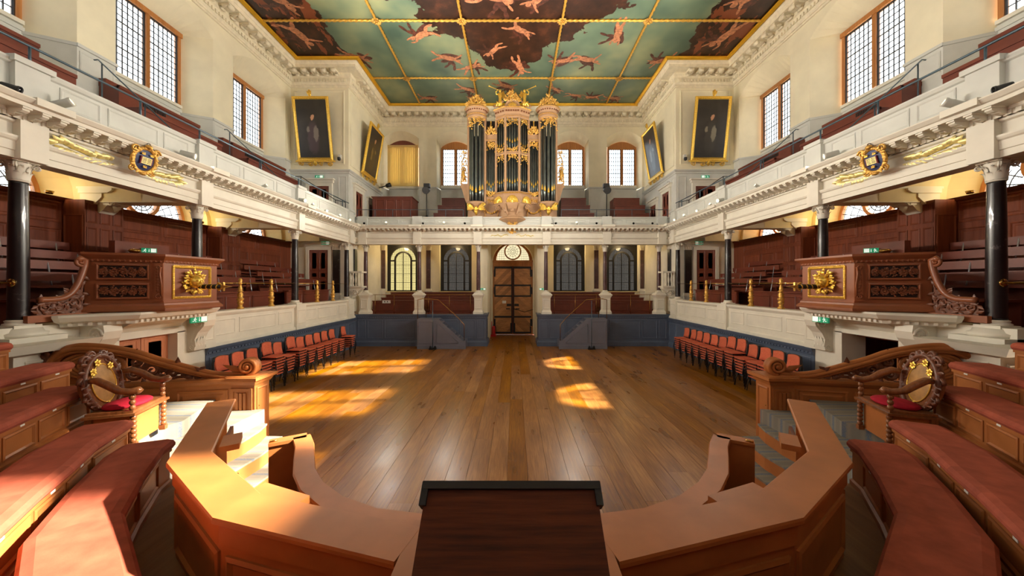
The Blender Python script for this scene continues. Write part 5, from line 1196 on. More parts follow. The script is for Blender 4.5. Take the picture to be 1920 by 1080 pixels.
for MIR in (False, True):
    SN = 'right' if MIR else 'left'
    # ---- white door-case below the pulpit
    YA, YZ = 6.2, 8.95
    m = MB(); m.box(-XG-.5, -XG, 5.35, 6.95, 0, 2.42); m.box(-XG-.5, -XG, 8.15, YZ, 0, 2.42); m.box(-XG-.5, -XG, 6.95, 8.15, 1.98, 2.42)
    wv = struct('wall_vestibule_'+SN, m, 'stonewhite', 'white pilastered door surround beneath the pulpit')
    m = MB(); m.sweep([(-.1, 2.36), (.10, 2.36), (.12, 2.42), (.24, 2.46), (.30, 2.54), (.30, 2.58), (-.1, 2.58)], [(-XG, 6.15), (-XG+.02, 6.16), (-XG+.55, 6.75), (-XG+.55, 8.30), (-XG+.05, 8.80)]); part(wv, 'cornice', m, 'stonewhite')
    dentils(wv, [((-XG+.55, 6.75), (-XG+.55, 8.30)), ((-XG+.02, 6.16), (-XG+.55, 6.75))], .10, .05, .08, .15, 2.38, 2.43, 'stonewhite')
    m = MB(); K = 8; pr = [(0, 1.98)]+[(.62*(1-math.cos(PI/2*i/K)), 1.98+.40*math.sin(PI/2*i/K)) for i in range(K+1)]+[(.62, 2.42), (0, 2.42)]
    m.prism([(a, b) for a, b in pr], 6.95, 8.25, Matrix(((1, 0, 0, -XG), (0, 0, 1, 0), (0, 1, 0, 0), (0, 0, 0, 1)))); part(wv, 'cove', m, 'stonewhite')
    m = MB()
    for y0, y1 in ((6.78, 6.95), (8.15, 8.32)): m.box(-XG, -XG+.07, y0, y1, 0, 2.0)
    m.box(-XG, -XG+.07, 6.78, 8.32, 1.98, 2.12); part(wv, 'door_architrave', m, 'stonewhite')
    for y in (6.52, 8.60): part(wv, 'console', console((-XG, y), (0, 1), 1.46, .90, .44, .30), 'stonewhite')
    panels(wv, (-XG, 5.95), (-XG, 6.35), .3, 2.25, [1], 'stonewhite')
    if not MIR:
        for a, b, k in ((6.96, 7.54, 'nearer the throne'), (7.56, 8.14, 'nearer the chairs')):
            panel_door('vestibule_door', 'pinkish panelled wooden door leaf under the pulpit, %s' % k, (-XG-.18, a), (-XG-.18, b), 0.02, 1.97, 'pinkdoor', [1, .9, 1.1], 1, False)
    else:
        m = MB(); m.box(-XG-2.2, -XG-2.1, 5.4, 9.0, 0, 1.9); m.box(-XG-2.2, -XG-.5, 5.4, 5.5, 0, 1.9); m.box(-XG-2.2, -XG-.5, 8.9, 9.0, 0, 1.9); m.box(-XG-2.2, -XG-.5, 5.4, 9.0, -.05, 0); struct('wall_lobby', m, 'darkpanel', 'dark lobby behind the open doorway')
        panel_door('vestibule_door', 'dark red-brown door leaf folded back inside the open doorway', (-XG-.16, 6.98), (-XG-.75, 7.02), 0.02, 1.97, 'doorred', [1, .9, 1.1], 1, False)
    # ---- column pedestal beside the rostrum
    t = thing('column_pedestal', 'large white moulded pedestal beside the rostrum %s' % sd_(), 'pedestal', (-8.1, 5.69, 0))
    m = MB(); m.box(-8.55, -7.55, 5.22, 6.12, 0, 2.05); b = part(t, 'die', m, 'stonewhite'); panels(b, (-8.4, 5.22), (-7.6, 5.22), .9, 1.95, [1], 'stonewhite'); panels(b, (-7.55, 5.3), (-7.55, 6.1), .9, 1.95, [1], 'stonewhite')
    m = MB(); m.sweep([(-.2, 2.05), (.03, 2.05), (.05, 2.10), (.10, 2.14), (.10, 2.19), (-.3, 2.19)], [(-8.55, 6.12), (-8.55, 5.22), (-7.55, 5.22), (-7.55, 6.12)][::-1]) ; part(t, 'cap_moulding', m, 'stonewhite')
    m = MB(); m.box(-8.45, -7.8, 5.35, 6.05, 2.05, 2.26); m.lathe([(.30, 2.26), (.31, 2.32), (.26, 2.34), (.24, 2.40)], 20, Matrix.Translation((-8.15, 5.69, 0))); part(t, 'plinth', m, 'stonewhite')
    # ---- pulpit
    t = thing('pulpit', 'chestnut carved pulpit with gilt lion mask %s' % sd_(), 'pulpit', (-7.5, 7.5, 2.6))
    PL = [(-8.05, 6.48), (-7.08, 7.0), (-7.0, 8.16), (-8.05, 8.68)]
    m = MB(); m.sweep([(-.06, 2.66), (.0, 2.66), (.0, 3.60), (-.06, 3.60)], PL); body = part(t, 'body', m, 'pulpit')
    m = MB(); m.sweep([(-.08, 2.60), (.10, 2.60), (.10, 2.64), (.04, 2.70), (.03, 2.74), (-.02, 2.76)], PL); m.prism([(-8.1, 6.45), (-7.0, 6.95), (-6.95, 8.2), (-8.1, 8.7)], 2.58, 2.64); part(t, 'base_moulding', m, 'pulpit')
    m = MB(); m.sweep([(-.06, 3.58), (.02, 3.58), (.03, 3.62), (.10, 3.68), (.12, 3.70), (.12, 3.74), (-.08, 3.74)], PL); part(t, 'cornice', m, 'pulpit')
    m = MB()
    for a, b in zip(PL[:-1], PL[1:]):
        for p, d, nr in along(a, b, .07): m.leaf(Matrix(((d.x, 0, nr.x, p.x+nr.x*.02), (d.y, 0, nr.y, p.y+nr.y*.02), (0, 1, 0, 3.56), (0, 0, 0, 1))), .06, .05, .03)
    part(t, 'leaf_band', m, 'pulpit', kind='stuff')
    a, b = PL[0], PL[1]
    Vd = (Vector((*b, 0))-Vector((*a, 0))); L = Vd.length; Mx = VM(a, b, 0)
    for z in (2.84, 3.22):
        m = MB(); m.panel(Mx @ Matrix.Translation((.16, z, 0)), L-.36, .31, [(0, 0), (0, .045), (.02, .05), (.035, .04), (.04, .006)]); gm = MB(); gm.box(.04, L-.40, .04, .27, 0, .008, Mx @ Matrix.Translation((.16, z, 0))); pn = part(body, 'panel', m, 'pulpit'); part(pn, 'ground', gm, 'carvedshade')  # ground is a thin dark sheet standing in for shade under the scrollwork
        m = MB(); m.scrollwork(Mx @ Matrix.Translation((.20, z+.035, .015)), L-.44, .24, 5, 11+int(z*10), .026, 44); part(pn, 'carving', m, 'pulpit')
    # console strip at the corner
    m = MB(); q = Mx @ Matrix.Translation((L-.13, 2.78, .0)); m.box(0, .13, 0, .78, 0, .03, q); m.spiral(q, .065, .10, .055, 1.8, 1, 0, .016, z=.04); m.spiral(q, .065, .70, .045, 1.6, -1, 0, .014, z=.04)
    m.tube([(.11, .12, .05), (.115, .35, .06), (.09, .55, .06), (.10, .7, .05)], .018, 5, q)
    for k in range(9): m.leaf(q @ Matrix.Translation((.055, .18+k*.055, .03)), .08, .07, .03)
    part(t, 'scroll_strip', m, 'pulpit')
    # centre panel with gilt frame, lion and fasces
    a, b = PL[1], PL[2]; Mx = VM(a, b, 0); L = (Vector((*b, 0))-Vector((*a, 0))).length
    m = MB(); fw = .84; m.panel(Mx @ Matrix.Translation((L/2-fw/2, 2.82, 0)), fw, .70, [(0, 0), (0, .02), (.03, .03), (.05, .005)]); m.f.pop(); m.s.pop()
    for k in range(22): 
        for z in (2.835, 3.505): m.leaf(Mx @ Matrix.Translation((L/2-fw/2+.02+k*.037, z, .025)), .04, .04, .02)
    for k in range(18):
        for x in (L/2-fw/2+.015, L/2+fw/2-.015): m.leaf(Mx @ Matrix.Translation((x, 2.84+k*.037, .025)), .04, .04, .02)
    part(t, 'gilt_frame', m, 'gold')
    rr = random.Random(8); m = MB(); T = Mx @ Matrix.Translation((L/2, 3.17, .02))
    m.sph((0, .02, .06), (.13, .15, .12), 12, 8, T); m.sph((0, -.06, .17), (.075, .06, .06), 10, 6, T); m.sph((-.05, .04, .16), (.03, .025, .03), 6, 4, T); m.sph((.05, .04, .16), (.03, .025, .03), 6, 4, T); m.sph((0, .0, .18), (.025, .06, .03), 6, 4, T)
    m.sph((-.10, .15, .08), .035, 6, 4, T); m.sph((.10, .15, .08), .035, 6, 4, T)
    for k in range(70):
        a_ = rr.uniform(0, 2*PI); q = rr.uniform(.11, .20); m.leaf(T @ Matrix.Translation((q*math.cos(a_), .0+q*1.15*math.sin(a_), rr.uniform(.0, .06))) @ Matrix.Rotation(a_-PI/2+rr.uniform(-.5, .5), 4, 'Z'), .10, .05, .05)
    part(t, 'lion_mask', m, 'gold')
    T2 = T @ Matrix.Translation((0, -.09, .16))
    m = MB(); m.lathe([(.048, 0), (.052, .1), (.052, .42), (.044, .5)], 12, T2); fa = part(t, 'fasces_rod', m, 'blackmetal')
    m = MB()
    for k in range(4): m.lathe([(.055, 0), (.06, .012), (.055, .024)], 12, T2 @ Matrix.Translation((0, 0, .06+k*.12)) @ Matrix.Rotation(.25, 4, 'X'))
    part(fa, 'gilt_band', m, 'gold')
    m = MB(); m.prism([(0, .02), (-.1, .10), (-.12, .0), (-.1, -.10), (0, -.02), (.03, -.10), (.04, -.03), (.22, 0), (.04, .03), (.03, .10)], -.02, .02, T2 @ Matrix.Translation((0, 0, .54)) @ Matrix(((0, 0, 1, 0), (0, 1, 0, 0), (1, 0, 0, 0), (0, 0, 0, 1)))); part(fa, 'axe_head', m, 'oldgold')
    # swept wing between pulpit and column
    t2 = thing('pulpit_wing', 'swept carved wing rail joining the pulpit to the column %s' % sd_(), 'railing', (-8.0, 6.1, 2.45))
    W0, W1 = (-8.0, 5.80), (-8.0, 6.50); Mx = VM(W0, W1, 2.60); cur = []
    for i in range(17):
        f = i/16; cur.append((.0+.62*f, .26+.62*f**4.6))
    m = MB(); m.tube([(u, v, .03) for u, v in cur]+[(.63, .98, .03), (.56, 1.02, .03), (.52, .96, .03)], .05, 8, Mx); m.spiral(Mx, .56, .95, .09, 1.5, -1, 0, .035, z=.03); part(t2, 'swept_rail', m, 'pulpit')
    n = len(cur); m = MB(); m.add([(u, 0, 0) for u, v in cur]+[(u, v, 0) for u, v in cur], [(i, i+1, n+i+1, n+i) for i in range(n-1)], False, Mx); rr = random.Random(5)
    for k in range(50):
        u = rr.uniform(.02, .62); v = rr.uniform(.02, max(.05, .24+.5*(u/.62)**3.2)); m.leaf(Mx @ Matrix.Translation((u, v, .01)) @ Matrix.Rotation(rr.uniform(0, 6.3), 4, 'Z'), .13, .07, .04)
    for u, v, q in ((.1, .13, .08), (.3, .14, .09), (.48, .2, .10), (.55, .5, .06)): m.spiral(Mx, u, v, q, 1.7, 1, u*9, .018, z=.01)
    part(t2, 'carved_panel', m, 'carved'); m = MB(); m.box(-.15, .7, -.12, 0, -.02, .06, Mx); part(t2, 'bottom_rail', m, 'pulpit')
    # sign under the pulpit
    exit_sign((-7.42, 7.95), (-7.40, 8.35) if not MIR else (-7.40, 8.35), 2.22, .16, 'green and white exit sign hanging under the pulpit %s' % SIDE[MIR])
MIR = False

# ============================================================ STACKED CHAIRS
def chair_parts():
    out = {}
    m = MB(); pl = [(-.225, -.21), (.225, -.21), (.235, .10), (.215, .22), (.15, .245), (-.15, .245), (-.215, .22), (-.235, .10)]
    m.prism(pl, .428, .446); m.prism([(a*.94, b*.94) for a, b in pl], .446, .454); out['seat'] = (m, 'chairfabric')
    m = MB(); m.prism([(a*.97, b*.96-.012) for a, b in pl], .41, .4275); out['seat_shell'] = (m, 'blackplastic')
    def backm(off, th, x, z0, z1):
        m = MB(); vs = []; K = 6; J = 4
        for s in (0, 1):
            for j in range(J+1):
                f = j/J; z = z0+(z1-z0)*f; y = -.215-.05*f-.02*math.sin(PI*f)-off-s*th
                for i in range(K+1):
                    g = 2*i/K-1; vs.append((x*g*(1-.10*max(0, f-.6)), y+.045*g*g, z-(.03*g*g if j == J else 0)))
        n = (K+1)*(J+1); fs = []
        for j in range(J):
            for i in range(K):
                a = j*(K+1)+i; fs += [(a, a+1, a+K+2, a+K+1), (n+a, n+a+K+1, n+a+K+2, n+a+1)]
        for i in range(K): fs += [(i, n+i, n+i+1, i+1), (J*(K+1)+i, J*(K+1)+i+1, n+J*(K+1)+i+1, n+J*(K+1)+i)]
        for j in range(J): a = j*(K+1); fs += [(a, a+K+1, n+a+K+1, n+a), (a+K, n+a+K, n+a+2*K+1, a+2*K+1)]
        m.add(vs, fs, True); return m
    out['backrest'] = (backm(0, .012, .195, .48, .86), 'chairfabric'); out['back_shell'] = (backm(.0125, .04, .222, .42, .87), 'blackplastic')
    legs = []
    for sx in (-1, 1):
        for y0, y1 in ((.17, .24), (-.16, -.26)):
            m = MB(); m.tube([(sx*.17, y0, .40), (sx*.215, y1*.9, .2), (sx*.225, y1, 0)], .012, 6); legs.append(m)
    return out, legs
CP, CL = chair_parts(); proto = {k: lmesh(k, m, mt) for k, (m, mt) in CP.items()}; plegs = [lmesh('leg', m, 'blackmetal') for m in CL]
def make_chair(x, y, z, rz, label, group):
    t = thing('stacking_chair', label, 'chair', (x, y, z), 0, group); t.rotation_euler = (0, 0, rz)
    for k, me in proto.items(): o = bpy.data.objects.new(k, me); C.objects.link(o); o.parent = t
    for me in plegs: o = bpy.data.objects.new('leg', me); C.objects.link(o); o.parent = t
LS = [(8.75, 6), (9.25, 6), (9.75, 6), (10.3, 7), (10.8, 6), (11.4, 7), (11.92, 6), (12.45, 6), (12.95, 6), (13.45, 6), (13.98, 6), (14.95, 6)]
RS = [(8.9, 6), (9.4, 6), (9.87, 6), (10.4, 6), (10.9, 7), (11.4, 7), (11.9, 6), (12.4, 6), (12.9, 6), (13.4, 6), (13.85, 6), (14.4, 6)]
for side, S in ((-1, LS), (1, RS)):
    nm = 'sunlit' if side < 0 else 'shaded'
    for k, (y, n) in enumerate(S):
        for i in range(n):
            jit = R.uniform(-.01, .01)
            make_chair(side*(7.22-.012*i), y+jit, i*.088, (-PI/2 if side < 0 else PI/2)+R.uniform(-.03, .03)+(.04 if k == 11 else 0),
                       'orange stacking chair, %s from the floor, %s stack from the pulpit, %s side' % (ORD[i], ORD[k], nm), 'stacked chairs along the %s dado' % nm)

# ============================================================ ORGAN
OY = 17.85
org = thing('pipe_organ', 'fawn and gilt pipe organ case with dark pipes on the end gallery', 'organ', (0, OY, 5.98))
def pipe(x, y, z0, z1, r, zm, foot=.5):
    m = MB(); m.lathe([(r*.25, z0), (r, z0+foot), (r, z1)], 10, Matrix.Translation((x, y, 0))); p = part(org, 'pipe', m, 'pipe')
    m = MB(); T = Matrix.Translation((x, y-r*.92, zm)); L_ = Matrix(((1, 0, 0, 0), (0, 0, -1, 0), (0, 1, 0, 0), (0, 0, 0, 1)))
    m.prism([(-r*.62, 0), (r*.62, 0), (r*.62, r*1.8), (r*.35, r*2.8), (0, r*4.0), (-r*.35, r*2.8), (-r*.62, r*1.8)], -.012, .02, T @ L_); part(p, 'mouth', m, 'gold')
    m = MB(); m.box(-r*.5, r*.5, -.03, -.02, -r*.45, 0, T); part(p, 'lip_slot', m, 'blackmetal')
def shade(x0, x1, y, z0, z1, dip, seed, nm='pipe_shade'):
    """gilt fretwork hanging over the pipe tops"""
    m = MB(); rr = random.Random(seed); w = x1-x0; L_ = Matrix(((1, 0, 0, 0), (0, 0, -1, y), (0, 1, 0, 0), (0, 0, 0, 1)))
    for k in range(int(26+w*40)):
        f = rr.random(); u = abs(2*f-1); lo = z0+(z1-z0)*(dip*(1-u) if dip > 0 else -dip*u); z = rr.uniform(lo, z1)
        m.leaf(L_ @ Matrix.Translation((x0+w*f, z-.04, 0)) @ Matrix.Rotation(rr.uniform(0, 6.3), 4, 'Z'), .12, .07, .04)
    for i in range(max(2, int(w/.2))):
        f = (i+.5)/max(2, int(w/.2)); m.spiral(L_, x0+w*f, z1-.12, .085, 1.7, 1 if i % 2 else -1, 0, .018)
    part(org, nm, m, 'oldgold')
def crest(x, y, z, w, h, seed, T0=None):
    m = MB(); rr = random.Random(seed); L_ = Matrix(((1, 0, 0, x), (0, 0, -1, y), (0, 1, 0, z), (0, 0, 0, 1)))
    for k in range(int(95*w/.8)):
        f = rr.uniform(-1, 1); top = h*(1-abs(f)**1.4*.85); q = rr.uniform(0, top); m.leaf(L_ @ Matrix.Translation((f*w/2, q*.9, rr.uniform(-.05, .08))) @ Matrix.Rotation(rr.uniform(-.9, .9)-f*.6, 4, 'Z'), .15, .09, .05)
    for sx in (-1, 1):
        for q, r_ in ((.62, .11), (.25, .12)): m.spiral(L_, sx*w*.5*q, h*.22 if q > .5 else h*.5, r_, 1.8, sx, 0, .03)
    m.leaf(L_ @ Matrix.Translation((0, h*.66, .05)), h*.4, .16, .08); part(org, 'gilt_crest', m, 'oldgold')
def statue(x, y, z, s, sx):
    """gilt angel blowing a trumpet outwards"""
    m = MB(); T = Matrix.Translation((x, y, z)) @ Matrix.Diagonal((s*sx, s, s, 1))
    m.tube([(.0, 0, .0), (.0, 0, .28), (.01, 0, .48), (.0, 0, .62), (0, 0, .78), (0, 0, .84)], [.17, .12, .09, .13, .10, .045], 10, T)
    m.sph((.01, -.01, .93), (.075, .08, .095), 10, 7, T); m.sph((.0, .03, .96), (.08, .08, .08), 8, 5, T)
    m.tube([(.10, -.02, .74), (.24, -.05, .70), (.26, -.10, .84), (.14, -.12, .92)], [.05, .042, .036, .03], 7, T); m.tube([(-.10, 0, .74), (-.2, -.02, .58), (-.16, -.06, .46)], [.05, .04, .03], 7, T)
    m.tube([(.05, -.03, .1), (.2, -.1, .22), (.22, -.12, -.05)], [.09, .07, .045], 7, T); m.tube([(-.06, 0, .1), (-.12, .0, -.12)], [.09, .05], 7, T)
    for q in (-1, 1):
        for k in range(5): m.leaf(T @ Matrix.Translation((-.06, .08, .72)) @ Matrix.Rotation(PI/2, 4, 'X') @ Matrix.Rotation(q*.5+.9+k*.22, 4, 'Z'), .34-.03*k, .1, .04)
    part(org, 'trumpeting_angel', m, 'gold')
    m = MB(); m.tube([(.06, -.1, .92), (.30, -.13, 1.0), (.62, -.16, 1.12), (.68, -.165, 1.145)], [.012, .016, .024, .055], 7, T); part(org, 'trumpet', m, 'gold')
# lower body
m = MB(); m.box(-2.32, 2.32, OY-.05, OY+.9, 5.98, 7.32); part(org, 'lower_case', m, 'organ')
m = MB(); m.box(-2.3, 2.3, OY+.25, OY+.9, 7.3, 11.0); m.box(-1.4, 1.4, OY+.25, OY+.9, 11.0, 11.8); part(org, 'back_case', m, 'blackmetal')
for sx in (-1, 1):
    # ---- round side towers
    tx = sx*1.86; r = .45; T = Matrix.Translation((tx, OY, 0))
    for q in (-1, 1): m = MB(); m.box(tx+q*.44-.05, tx+q*.44+.05, OY-.08, OY+.4, 7.3, 12.0); part(org, 'tower_post', m, 'organ')
    m = MB(); m.lathe([(.46, 11.68), (.46, 11.74), (.50, 11.78), (.50, 11.90), (.48, 11.92), (.48, 12.08), (.56, 12.14), (.62, 12.22), (.62, 12.30), (.3, 12.34)], 20, T @ Matrix.Diagonal((1, .8, 1, 1))); cn = part(org, 'tower_cornice', m, 'organ')
    m = MB()
    for z, q in ((11.72, .475), (11.90, .515), (12.24, .635)): m.lathe([(q-.01, z), (q+.012, z+.012), (q-.01, z+.03)], 20, T @ Matrix.Diagonal((1, .8, 1, 1)))
    part(cn, 'gilt_band', m, 'oldgold')
    m = MB()
    for k in range(14): a = PI+PI*(k+.5)/14; m.box(-.03, .03, -.02, .05, 0, .07, T @ Matrix.Translation((.54*math.cos(a), .43*math.sin(a), 12.10)) @ Matrix.Rotation(a+PI/2, 4, 'Z'))
    part(cn, 'bracket_row', m, 'carved', kind='stuff')
    crest(tx, OY-.3, 12.30, .88, .60, 20+sx)
    for k in range(5):
        a = PI+PI*(k+.7)/5.4; a = math.radians(200+35*k); pipe(tx+.33*math.cos(a), OY+.02+.30*math.sin(a), 7.42, 11.7, .075, 8.05-.10*(2-abs(k-2))+.0, .6)
    shade(tx-.40, tx+.40, OY-.34, 11.05, 11.72, .62, 30+sx)
    m = MB(); m.lathe([(.50, 7.42), (.52, 7.36), (.48, 7.30), (.42, 7.2), (.30, 7.05), (.14, 6.85), (.04, 6.7)], 18, T @ Matrix.Diagonal((1, .8, 1, 1))); part(org, 'tower_corbel', m, 'organ')
    m = MB(); rr = random.Random(2); L_ = Matrix(((1, 0, 0, tx), (0, 0, -1, OY-.40), (0, 1, 0, 6.95), (0, 0, 0, 1)))
    m.sph((0, .10, .05), (.08, .10, .08), 8, 6, L_); m.tube([(0, .0, .04), (0, -.14, .0), (0, -.24, -.08)], [.1, .09, .04], 8, L_)
    for q in (-1, 1):
        m.tube([(0, .0, .04), (q*.18, .10, .02), (q*.34, .28, -.04)], [.06, .05, .04], 6, L_); m.spiral(L_, q*.36, .26, .11, 1.6, q, 0, .03)
        for k in range(6): m.leaf(L_ @ Matrix.Translation((q*.1, .05, .02)) @ Matrix.Rotation(-q*(.7+.2*k), 4, 'Z'), .38, .12, .05)
    part(org, 'carved_cherub', m, 'gold')
    # ---- flats
    x0, x1 = sorted((sx*1.38, sx*.86)); xc = (x0+x1)/2; w = x1-x0
    m = MB(); m.box(x0, x1, OY+.02, OY+.12, 10.72, 10.98); m.box(x0-.02, x1+.02, OY-.04, OY+.12, 10.62, 10.72); part(org, 'flat_head', m, 'organ')
    m = MB(); m.box(x0-.02, x1+.02, OY-.05, OY-.03, 10.66, 10.69); part(org, 'gilt_band', m, 'oldgold')
    m = MB(); K = 10; m.tube([(xc-.26*math.cos(PI*i/K), OY+.02, 11.22-.26*math.sin(PI*i/K)) for i in range(K+1)], .035, 6); part(org, 'cresting_cup', m, 'organ')
    crest(xc, OY, 10.98, .46, .42, 40+sx); m = MB(); m.tube([(xc, OY, 11.2), (xc, OY, 11.62)], .03, 6); m.sph((xc, OY, 11.64), .04); part(org, 'finial', m, 'gold')
    for k in range(5): pipe(x0+w*(k+.5)/5, OY+.12, 7.75, 10.5, .048, 8.42-.10*(2-abs(k-2)), .5)
    shade(x0, x1, OY+.02, 10.10, 10.62, .6, 50+sx)
    shade(x0, x1, OY+.02, 7.72, 8.02, -1.0, 54+sx, 'pipe_foot_shade')
    m = MB(); m.panel(Matrix(((1, 0, 0, x0+.02), (0, 0, -1, OY-.02), (0, 1, 0, 7.30), (0, 0, 0, 1))), w-.04, .42, [(0, 0), (0, .03), (.03, .03), (.04, 0)]); fp = part(org, 'fret_frame', m, 'organ')
    m = MB(); m.scrollwork(Matrix(((1, 0, 0, x0+.06), (0, 0, -1, OY-.03), (0, 1, 0, 7.34), (0, 0, 0, 1))), w-.12, .34, 2, 60+sx, .018, 16); part(org, 'fretwork', m, 'oldgold')
    # ---- garland
    m = MB(); rr = random.Random(9)
    for k in range(40):
        f = k/39; x = sx*(1.48-.75*f); z = 7.10-.28*math.sin(PI*f); m.sph((x+rr.uniform(-.03, .03), OY-.12+rr.uniform(-.03, .03), z+rr.uniform(-.03, .03)), rr.uniform(.02, .045), 6, 4)
    for f in (.05, .95):
        for k in range(6): m.sph((sx*(1.48-.75*f)+rr.uniform(-.04, .04), OY-.12, 7.0-k*.06), .03, 6, 4)
    part(org, 'garland', m, 'oldgold')
    # ---- side wings
    m = MB(); L_ = Matrix(((sx, 0, 0, sx*2.36), (0, 0, -1, OY+.1), (0, 1, 0, 0), (0, 0, 0, 1))); rr = random.Random(6)
    m.spiral(L_, .16, 10.0, .14, 1.8, 1, 0, .025); m.spiral(L_, .14, 9.5, .12, 1.8, -1, 0, .025); m.spiral(L_, .2, 8.25, .16, 1.8, 1, 0, .03)
    m.tube([(.05, 10.2, 0), (.28, 9.6, 0), (.30, 9.0, 0), (.34, 8.45, 0), (.16, 7.95, 0), (.04, 7.4, 0)], [.02, .03, .03, .04, .035, .02], 6, L_)
    for k in range(46): m.leaf(L_ @ Matrix.Translation((rr.uniform(.02, .3), rr.uniform(8.4, 10.1), 0)) @ Matrix.Rotation(rr.uniform(0, 6.3), 4, 'Z'), .15, .08, .04)
    m.tube([(.2, 8.6, .05), (.2, 8.85, .06), (.2, 9.05, .05), (.2, 9.18, .05)], [.06, .075, .085, .03], 8, L_); m.sph((.2, 9.27, .05), (.06, .07, .06), 8, 6, L_)
    part(org, 'carved_side_wing', m, 'oldgold'); m = MB(); m.prism([(0, 7.35), (.10, 7.5), (.24, 8.0), (.36, 8.30), (.34, 8.42), (0, 8.42)], -.05, .05, L_); part(org, 'wing_bracket', m, 'organ')
# ---- central three-sided tower
CP_ = [(-.86, OY+.05), (-.36, OY-.28), (.36, OY-.28), (.86, OY+.05)]
def csweep(nm, prof, mat='organ', path=CP_): m = MB(); m.sweep(prof, path); return part(org, nm, m, mat)
csweep('top_cornice', [(-.1, 11.72), (.0, 11.72), (.03, 11.80), (.03, 11.92), (.08, 11.98), (.10, 12.08), (.20, 12.14), (.22, 12.22), (-.3, 12.24)])
csweep('gilt_band', [(.02, 11.80), (.05, 11.81), (.02, 11.83)], 'oldgold'); csweep('gilt_band', [(.20, 12.15), (.24, 12.19), (.20, 12.22)], 'oldgold')
m = MB()
for a, b in zip(CP_[:-1], CP_[1:]):
    for p, d, nr in along(a, b, .12): m.box(-.035, .035, .02, .12, 12.02, 12.10, orient(p, d, nr, 0))
part(org, 'bracket_row', m, 'carved', kind='stuff')
csweep('middle_band', [(-.1, 9.84), (.02, 9.84), (.03, 9.9), (.0, 9.94), (.0, 10.02), (-.1, 10.02)]); csweep('pipe_board', [(-.12, 7.78), (.08, 7.78), (.12, 7.84), (.10, 7.92), (.04, 7.95), (-.12, 7.95)])
csweep('gilt_band', [(.11, 7.82), (.135, 7.85), (.11, 7.88)], 'oldgold')
for x, y in [(-.86, OY+.05), (-.36, OY-.28), (.36, OY-.28), (.86, OY+.05)]: m = MB(); m.box(x-.055, x+.055, y-.04, y+.2, 7.9, 11.75); part(org, 'tower_post', m, 'organ')
for (a, b, n) in ((CP_[0], CP_[1], 4), (CP_[1], CP_[2], 5), (CP_[2], CP_[3], 4)):
    for lv, (z0, z1, zm) in enumerate(((7.97, 9.75, 8.5), (10.05, 11.6, 10.5))):
        for k in range(n):
            f = (k+.75)/(n+.5); x = a[0]+(b[0]-a[0])*f; y = a[1]+(b[1]-a[1])*f+.10; u = abs(2*f-1)
            pipe(x, y, z0, z1, .05 if n == 5 else .042, zm-.16*(1-u)+(.1 if n == 5 else -.1)*lv, .4)
        d = Vector((b[0]-a[0], b[1]-a[1], 0)); Lg = d.length; Mx = VM(a, b, 0); rr = random.Random(70+lv+n)
        m = MB()
        for top in ((1, 0) if lv else (1,)):
            for k in range(34):
                f = rr.random(); u = abs(2*f-1); zt = z1+.1 if top else z0-.05; dz = (.14+.42*u)*rr.random()
                m.leaf(Mx @ Matrix.Translation((.05+(Lg-.1)*f, zt-dz if top else zt+dz*.7, .01)) @ Matrix.Rotation(rr.uniform(0, 6.3), 4, 'Z'), .11, .06, .03)
            for q in (-1, 1): m.spiral(Mx, Lg/2+q*Lg*.22, (z1 if top else z0+.08), .07, 1.6, q, 0, .016, z=.01)
        part(org, 'pipe_shade', m, 'oldgold')
# pediment, shell, crown and angels
m = MB(); K = 16; L_ = Matrix(((1, 0, 0, 0), (0, 0, -1, OY-.34), (0, 1, 0, 12.22), (0, 0, 0, 1)))
m.prism([(.38*math.cos(PI*i/K), .42*math.sin(PI*i/K)) for i in range(K+1)], -.3, .0, L_); m.tube([(.36*math.cos(PI*i/K), .40*math.sin(PI*i/K), .0) for i in range(K+1)], .05, 6, L_); part(org, 'pediment', m, 'organ')
m = MB()
for i in range(9): a = PI*(i+.5)/9; m.leaf(L_ @ Matrix.Translation((0, .02, .01)) @ Matrix.Rotation(a-PI/2, 4, 'Z'), .30, .10, .06)
part(org, 'shell', m, 'gold')
crest(0, OY-.34, 12.50, .74, .60, 77)
for sx in (-1, 1): statue(sx*.62, OY-.26, 12.30, .86, sx)
for sx in (-1, 1): m = MB(); L2 = Matrix(((sx, 0, 0, sx*.45), (0, 0, -1, OY-.28), (0, 1, 0, 12.22), (0, 0, 0, 1))); m.tube([(0, .35, 0), (.15, .28, 0), (.3, .1, 0), (.45, .04, 0)], [.06, .06, .05, .03], 6, L2); m.spiral(L2, .45, .10, .08, 1.6, -1, 0, .025); part(org, 'pediment_scroll', m, 'organ')
